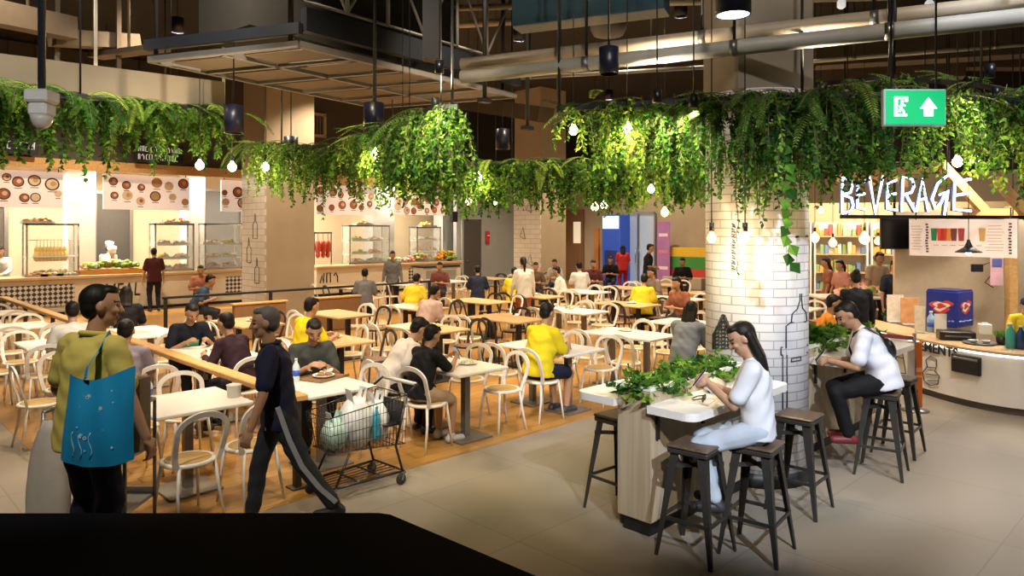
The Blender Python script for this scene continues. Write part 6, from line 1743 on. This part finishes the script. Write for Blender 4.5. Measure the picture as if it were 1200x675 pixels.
    if hair in ('long', 'bob'):
        L = .30 if hair == 'long' else .16
        for s_ in (-1, -.5, 0, .5, 1):
            top = H((-.045 - .02 * (1 - abs(s_)), s_ * .062, .01)); mid = top + (-hu * .13 + V((0, 0, -.06)) - hf * .02) * hk; g.cap(top, mid, .036 * hk, .034 * hk); 
            g.cap(mid, mid + (V((0, 0, -1)) * (L - .13) - f * .05) * hk, .034 * hk, .018 * hk)
    if hair == 'tail': top = H((-.10, 0, .03)); g.cap(top, top + V((-.05, 0, -.10)), .03, .034); g.cap(top + V((-.05, 0, -.10)), top + V((-.04, 0, -.30)), .034, .012)
    if hair == 'bun': g.ell(H((-.10, 0, .09)), (.045, .045, .045))
    if hair in ('cap', 'chef'): g.ell(H((-.03, 0, .0)), (.078 * hk, .079 * hk, .07 * hk), MH)
    part('hair', g, cmat('hair', hcol, .65), max(vox * .8, .009), 2)
    if hair == 'cap':
        q = MB(); q.ell(H((-.008, 0, .055)), (.102 * hk, .088 * hk, .075 * hk), MH); q.cap(H((.07, 0, .055)), H((.13, 0, .045)), .03, .05); part('cap', q, cmat('cloth', (.015, .02, .06)), .012)
    if hair == 'chef':
        q = MB(); q.lathe([(.0, .05), (.098, .05), (.10, .13), (.125, .17), (.12, .22), (.06, .245), (0, .25)], HC, 20, M=MH); q.build('chef_hat', white_paint, t)
    return t, dict(P=P, u=u, f=f, neck=neck, sh=sh, elb=elb, wri=wri, H=H, MH=MH, knee=knee, ank=ank, hip=hip, HC=HC, k=k)
def to_world(t, p):
    return Vector(t.location) + Matrix.Rotation(t.rotation_euler[2], 3, 'Z') @ Vector(p)
def phone(label, t, J, glow=False):
    c = (J['wri'][1] + J['wri'][-1]) / 2 + Vector((.075, 0, .05)); w_ = to_world(t, c)
    o = thing('phone', label, 'phone', w_, t.rotation_euler[2])
    M = Matrix.Rotation(R(-35), 3, 'Y')
    m = MB(); m.box((0, 0, 0), (.009, .075, .15), M=M, bev=.003); m.build('phone_body', black_plastic, o)
    m = MB(); m.box(M @ Vector((-.0055, 0, 0)), (.002, .068, .138), M=M); m.build('phone_screen', mat('phone_screen_lit', (.4, .5, .65), .2, emit=.5), o)
    return o

# ---- the people close to the viewer
NEAR = .0085
q = W(-2.63, 4.44)
t, J = person('man in a yellow polo with a blue tote bag, standing at the left', q.x, q.y, 24, 'stand', 1.88, lean=6, pitch=6, yaw=-38, shirt=(.56, .47, .12), pants=(.012, .014, .03), shoe=(.02, .02, .02), vox=NEAR, fat=.98,
              rh=(.16, -.36, .84), lh=(.22, .33, .98))
m = MB(); nk = J['neck']
m.tube([nk + Vector((.066 * math.cos(a), .075 * math.sin(a), .012 + .012 * math.cos(a + PI))) for a in [2 * PI * i / 20 for i in range(20)]], .017, 8, closed=True); m.build('collar', cmat('cloth', (.56, .47, .12)), t)
# blue tote bag on his shoulder
tb = thing('tote_bag', 'bright blue tote bag with white dots hanging behind the man in yellow', 'bag', (0, 0, 0))
bc = W(-2.41, 4.185, 0); tb.location = (bc.x, bc.y, .84); tb.rotation_euler = (0, 0, YAW - PI / 2 - .1)
m = MB(); vs = []; n1, n2 = 16, 12
def totep(u_, v_, s_):
    w_ = .225 * (1 - .10 * v_) ; th = .062 * (1 - v_ ** 3 * .8) * math.sqrt(max(0, 1 - abs(u_) ** 3)) * (.35 + .65 * math.sin(PI * min(1, .25 + v_ * .7)))
    sag = .035 * (1 - v_) * (u_ * u_) + .03 * math.sin(u_ * 2) * v_
    return (u_ * w_ + .03 * v_, s_ * th + .006 * math.sin(9 * u_ + 5 * v_), .50 * v_ + sag + .05 * v_ * u_ * u_)
for s_ in (-1, 1):
    m.add([totep(-1 + 2 * i / n1, j / n2, s_) for j in range(n2 + 1) for i in range(n1 + 1)],
          [((j * (n1 + 1) + i, j * (n1 + 1) + i + 1, (j + 1) * (n1 + 1) + i + 1, (j + 1) * (n1 + 1) + i) if s_ < 0 else ((j + 1) * (n1 + 1) + i, (j + 1) * (n1 + 1) + i + 1, j * (n1 + 1) + i + 1, j * (n1 + 1) + i)) for j in range(n2) for i in range(n1)], 0, True)
tote_blue = mat('tote_blue', (.01, .27, .55), .5, noise=.08, scale=5)
m.build('bag_body', tote_blue, tb)
m = MB(); rr = random.Random(5)
for i in range(16):
    u_, v_ = rr.uniform(-.7, .7), rr.uniform(.12, .85); p_ = totep(u_, v_, -1); m.disc((p_[0], p_[1] - .003, p_[2]), rr.choice((.006, .008, .012)), (0, -1, 0), n=10, rin=rr.choice((0, .005)))
for i in range(3):
    u_ = -.55 + .25 * i; pts = [Vector(totep(u_ + .06 * math.sin(q_), .10 + .05 * q_, -1)) + Vector((0, -.003, 0)) for q_ in range(7)]; m.tube(pts, .0025, 4)
m.build('printed_dots', mat('tote_print', (.45, .65, .8), .5), tb)
Mi = Matrix.Rotation(-tb.rotation_euler[2], 3, 'Z')
shw = Mi @ (to_world(t, J['sh'][-1] + Vector((0, .045, .072 * J['k']))) - Vector(tb.location))
shb = shw + Vector((0, -.115, -.10)); shf = shw + Vector((-.02, .10, -.10))
m = MB(); m.band([Vector((-.06, -.02, .50)), shb.lerp(Vector((-.06, -.02, .5)), .5) + Vector((0, -.03, 0)), shb, shw, shf], (.6, 1, 0), .045, .006); m.build('strap', tote_blue, tb)

q = W(-1.72, 5.32)
t, J = person('older grey-haired man in a navy polo and striped track trousers, walking', q.x, q.y, 150, 'walk', 1.66, lean=7, pitch=4, yaw=6, shirt=(.018, .02, .045), pants=(.030, .033, .04), hcol=(.11, .10, .095), skin=(.40, .22, .13), vox=NEAR,
              lh=(.20, .34, .70), rh=(.16, -.22, .74), lf=(-.42, .10, .13), rf=(.20, -.08, .08), shoe=(.015, .015, .018))
m = MB(); stp = [J['hip'][1] + Vector((0, .10, .06)), J['hip'][1].lerp(J['knee'][1], .5) + Vector((0, .088, 0)), J['knee'][1] + Vector((0, .075, 0)), J['knee'][1].lerp(J['ank'][1], .5) + Vector((-.005, .067, 0)), J['ank'][1] + Vector((-.005, .062, .05))]
m.band(stp, (0, 1, 0.05), .035, .006); m.build('white_stripe', mat('stripe_white', (.35, .36, .38), .6), t)
m = MB(); m.box(J['P'] + J['u'] * .36 + J['f'] * .123 + Vector((0, .07, 0)), (.006, .03, .02)); m.box(J['hip'][1] + Vector((.085, .055, -.10)), (.006, .03, .02)); m.build('chest_badge', white_paint, t)
m = MB(); nk = J['neck']; m.tube([nk + Vector((.066 * math.cos(a), .07 * math.sin(a), .005 + .012 * math.cos(a + PI))) for a in [2 * PI * i / 20 for i in range(20)]], .014, 8, closed=True); m.build('collar', cmat('cloth', (.018, .02, .045)), t)

t, J = person('woman in a white tee and pale jeans with long black hair on a bar stool', 4.66, 2.34, 116, 'sit', 1.60, .75, lean=5, pitch=28, yaw=12, shirt=(.66, .68, .72), pants=(.42, .48, .56), hair='long', vox=NEAR, fat=.95, lh=(.32, .05, 1.13), rh=(.31, -.05, 1.11), skin=(.44, .25, .16))
phone('phone held up by the woman in white on the bar stool', t, J)
t, J = person('man in a loose white tee with a black sling bag on a bar stool', 6.98, 2.30, 118, 'sit', 1.68, .75, lean=24, pitch=30, yaw=8, shirt=(.70, .70, .78), pants=(.012, .012, .014), shoe=(.16, .02, .02), vox=.010, fat=1.12, lh=(.46, .06, 1.0), rh=(.45, -.06, 1.0))
b_ = thing('sling_bag', 'black sling bag on the back of the man in the loose white tee', 'bag', to_world(t, J['P'] + J['u'] * .25 - J['f'] * .165), R(118))
m = MB(); m.ell((0, 0, 0), (.045, .13, .085), Matrix.Rotation(R(24), 3, 'Y') @ Matrix.Rotation(R(30), 3, 'X')); m.build('bag_body', black_plastic, b_)
m = MB(); Pk, uk, fk = J['P'], J['u'], J['f']; base = J['P'] + J['u'] * .25 - J['f'] * .165
lp = [Pk + uk * .24 - fk * .145 + Vector((0, .09, 0)), Pk + uk * .37 - fk * .14 + Vector((0, .09, 0)), Pk + uk * .50 - fk * .055 + Vector((0, .085, 0)), Pk + uk * .49 + fk * .06 + Vector((0, .07, 0)), Pk + uk * .36 + fk * .15 + Vector((0, 0, 0)), Pk + uk * .2 + fk * .15 + Vector((0, -.10, 0)), Pk + uk * .17 + Vector((0, -.18, 0)), Pk + uk * .2 - fk * .12 + Vector((0, -.12, 0))]
m.tube([p - base for p in lp], .012, 6); m.build('sling_strap', black_plastic, b_)
phone('phone held by the man in the loose white tee', t, J)
person('man in a yellow tee and navy shorts seen from behind at a white table', 6.12, 5.80, 4, 'sit', 1.74, lean=12, pitch=14, shirt=(.66, .54, .02), pants=(.014, .018, .04), shorts=True, vox=.0105, fat=1.1, lh=(.42, .10, .80), rh=(.42, -.12, .80))
t, J = person('boy in a black tee and beige shorts using a phone at a white table', 4.43, 5.86, 2, 'sit', 1.50, lean=14, pitch=22, shirt=(.013, .013, .016), pants=(.36, .26, .17), shorts=True, shoe=(.45, .45, .45), vox=.0105, lh=(.44, .07, .86), rh=(.44, -.07, .86))
phone('phone held by the boy in the black tee', t, J)
t, J = person('man in a white tee and glasses leaning over beside the boy', 4.42, 6.38, -12, 'sit', 1.72, lean=30, pitch=26, shirt=(.60, .56, .52), pants=(.015, .015, .02), vox=.0105, lh=(.48, .14, .80), rh=(.30, -.34, .82))
m = MB()
for s_ in (1, -1):
    m.tube([J['H']((.098, s_ * .032 + .024 * math.cos(a), .008 + .018 * math.sin(a))) for a in [2 * PI * i / 12 for i in range(12)]], .003, 5, closed=True); m.tube([J['H']((.097, s_ * .056, .012)), J['H']((.0, s_ * .085, .01))], .003, 5)
m.tube([J['H']((.104, -.008, .012)), J['H']((.104, .008, .012))], .003, 5); m.build('spectacles', black_plastic, t)
t, J = person('man in a dark grey tee eating at the white table behind the trolley', 3.77, 6.87, -108, 'sit', 1.70, lean=18, pitch=26, shirt=(.05, .055, .05), vox=.0105, lh=(.40, .10, .83), rh=(.38, -.10, .83))
m = MB(); m.box(J['P'] + J['u'] * .34 + J['f'] * .128 + Vector((0, .06, 0)), (.006, .035, .05), M=Matrix((J['f'], Vector((0, 1, 0)), J['u'])).transposed()); m.build('chest_print', mat('print_pale', (.4, .42, .4), .6), t)
person('person in a yellow polo seen from behind at the second-row oak table', 4.56, 8.5, 6, 'sit', 1.70, lean=10, pitch=14, shirt=(.70, .56, .02), vox=.0125, lh=(.42, .12, .80), rh=(.42, -.12, .80))
person('person in a dark maroon hooded top sitting beyond the rail behind the older man', 3.40, 7.66, 112, 'sit', 1.68, lean=20, pitch=10, shirt=(.035, .018, .026), sleeve='long', vox=.0115, lh=(.38, .16, .82), rh=(.38, -.14, .82))
t, J = person('man in a dark tee with a green print eating at a white table', 3.45, 9.46, -92, 'sit', 1.70, lean=20, pitch=24, shirt=(.013, .016, .028), vox=.0125, lh=(.38, .16, .82), rh=(.38, -.12, .82))
m = MB(); MTt = Matrix((J['f'], Vector((0, 1, 0)), J['u'])).transposed(); m.box(J['P'] + J['u'] * .27 + J['f'] * .128, (.008, .19, .12), M=MTt, bev=.003); m.disc(J['P'] + J['u'] * .28 + J['f'] * .135, .03, J['f']); m.build('shirt_print', mat('print_green', (.08, .42, .26), .6), t)
person('person in a lilac-grey tee eating beyond the man in the yellow polo', 2.22, 7.72, 62, 'sit', 1.66, lean=12, pitch=12, shirt=(.22, .19, .24), vox=.0115, lh=(.42, .10, .80), rh=(.42, -.12, .80))

# ---- people further away: sight line (px of the head, py of its top) and posture decide where they are
def far_person(label, px, py, hd, pose='sit', d=None, **kw):
    zh = 1.27 if pose == 'sit' else kw.get('h', 1.7) * .985
    if d is None: d = (CH - zh) * 844 / (py - 270)
    q = W((px - 600) / 844 * d, d)
    kw.setdefault('vox', .016 if d < 13 else .02)
    kw.setdefault('lean', 12 if pose == 'sit' else 3)
    return person(label, q.x, q.y, hd, pose, **kw)
VP = dict(white=(.62, .60, .56), black=(.014, .014, .016), grey=(.16, .16, .17), maroon=(.10, .02, .02), yellow=(.66, .52, .03), red=(.45, .03, .03), orange=(.62, .22, .03), blue=(.05, .09, .16), pink=(.50, .22, .19), beige=(.42, .32, .22), navy=(.02, .025, .05))
far_person('woman with long black hair and a striped top looking at her phone', 800, 372, 10, d=9.15, hair='long', shirt=(.22, .24, .28), lean=24, pitch=22, vox=.0115, lh=(.40, .06, .92), rh=(.40, -.06, .92))
o = far_person('broad person in a yellow shirt with a sling strap at a white table', 752, 323, 20, d=14.6, shirt=VP['yellow'], fat=1.25, lean=18)
far_person('person in brown-orange clothes eating right of the broad yellow-shirted one', 800, 334, 170, shirt=(.32, .12, .07), hair='long', d=13.6)
q = onY(181, 300, 20.75); person('man in a maroon shirt standing at the left food stall', q.x, q.y, 84, 'stand', 1.74, lean=4, shirt=(.06, .014, .014), pants=(.02, .02, .03), vox=.018)
for px_, Yq, lab, hr in ((132, 22.75, 'cook in a white hat serving behind the orange produce stand', 'chef'), (126, 23.7, 'taller cook in a white hat at the back of the stall', 'chef'), (2, 23.0, 'stall worker in white at the far left edge', 'short')):
    q = onY(px_, 300, Yq); person(lab, q.x, q.y, -110 if px_ != 126 else 60, 'stand', 1.66 if px_ == 132 else 1.8, shirt=(.68, .66, .62), sleeve='long', hair=hr, vox=.02, lean=8, lh=(.38, .1, 1.06), rh=(.38, -.1, 1.06))
far_person('woman in grey standing among the tables before the second stall', 460, 294, 235, 'stand', d=19.5, shirt=VP['grey'], sleeve='long', hair='tail', h=1.66)
far_person('person in dark grey seen from behind, left of the second stall front', 428, 318, 60, shirt=VP['grey'])
far_person('person in a yellow top bending over a table near the second stall', 482, 322, 30, shirt=VP['yellow'], lean=25)
far_person('man in maroon facing this way at the second stall end', 516, 304, 225, shirt=(.20, .07, .06), d=20)
far_person('person in a pale pink shirt leaning at an oak table behind the man in glasses', 497, 337, 10, d=11.9, shirt=(.50, .36, .32), lean=22, pitch=20)
far_person('person in slate blue sitting at the left tables near the stall counter', 228, 322, 330, shirt=VP['blue'], lean=26, d=15)
far_person('person in orange-brown beside the one in slate blue near the stall counter', 235, 308, 250, shirt=(.40, .16, .10), d=18.2)
far_person('black-haired person seen from behind at the left, past the yellow polo man', 147, 352, 70, shirt=VP['black'], hair='bob', d=11.1)
far_person('person in white half hidden left of the yellow polo man', 86, 368, 80, shirt=VP['white'], d=8.7)
far_person('woman in white with an orange bag standing at the middle tables', 614, 299, 60, 'stand', d=15.5, shirt=VP['white'], sleeve='long', pants=(.45, .12, .05), hair='tail', h=1.64)
far_person('person in yellow seated left of the woman with the orange bag', 602, 306, 40, shirt=VP['yellow'], d=17)
far_person('person in brown seated right of the woman with the orange bag', 627, 308, 230, shirt=(.13, .08, .06), d=20)
far_person('person in pale grey seated before the distant column', 652, 303, 200, shirt=(.42, .38, .36), d=22)
far_person('person in white seen from behind at the far tables', 681, 291, 60, shirt=VP['white'], d=19, h=1.8)
far_person('person in dark maroon beside the one in white at the far tables', 694, 291, 230, shirt=(.10, .03, .03), d=20.5, h=1.8)
far_person('person in black seated below the blue kiosk', 716, 300, 210, shirt=VP['black'], d=24, h=1.75)
far_person('person in red standing by the pale blue glass doors', 730, 271, 45, 'stand', d=25.5, shirt=VP['red'], h=1.7, hair='long', pants=(.3, .02, .02))
far_person('man in black standing before the pale blue glass doors', 759, 268, 300, 'stand', d=21.5, shirt=VP['black'], h=1.82, lh=(.25, .05, 1.1), rh=(.25, -.05, 1.1))
far_person('person in black seated at the far tables left of the brick column', 800, 298, 210, shirt=VP['black'], d=22, h=1.8)
far_person('person in grey with dark hair at the tables left of the broad yellow-shirted one', 770, 318, 160, shirt=(.22, .16, .13), d=17)
far_person('person in white seated at a table under the kiosk', 660, 338, 120, shirt=VP['white'], d=17.5)
far_person('person in dark blue seated with back turned near the dark handrail', 560, 322, 50, shirt=VP['navy'], d=17.8)
# shop and kiosk side
far_person('woman in black standing with her back turned at the beverage counter', 1004, 313, 35, 'stand', d=10.45, shirt=VP['black'], sleeve='long', hair='bun', h=1.63)
far_person('person in an orange tee seated behind the rear planter bar', 962, 349, 300, shirt=VP['orange'], d=9.9)
far_person('long-haired woman browsing in the shop next to the brick column', 972, 303, 120, 'stand', d=15.8, shirt=(.30, .12, .08), hair='long', h=1.62)
far_person('woman in a pink top browsing in the shop', 987, 306, 150, 'stand', d=15.2, shirt=VP['pink'], hair='tail', h=1.60)
far_person('man in beige bending over the shop table', 1025, 297, 230, 'stand', d=15.5, shirt=VP['beige'], lean=14, h=1.78)
far_person('shop worker in a black apron with a name badge', 1047, 305, 225, 'stand', d=13.2, shirt=VP['navy'], h=1.68)
far_person('person in white behind the shop worker in the apron', 1061, 306, 200, 'stand', d=15.9, shirt=VP['white'], h=1.66)
q = W(6.62, 9.35); person('kiosk worker in a yellow tee and navy cap at the right edge', q.x, q.y, 215, 'stand', 1.36, shirt=(.70, .52, .04), hair='cap', lean=10, pitch=20, vox=.0115)
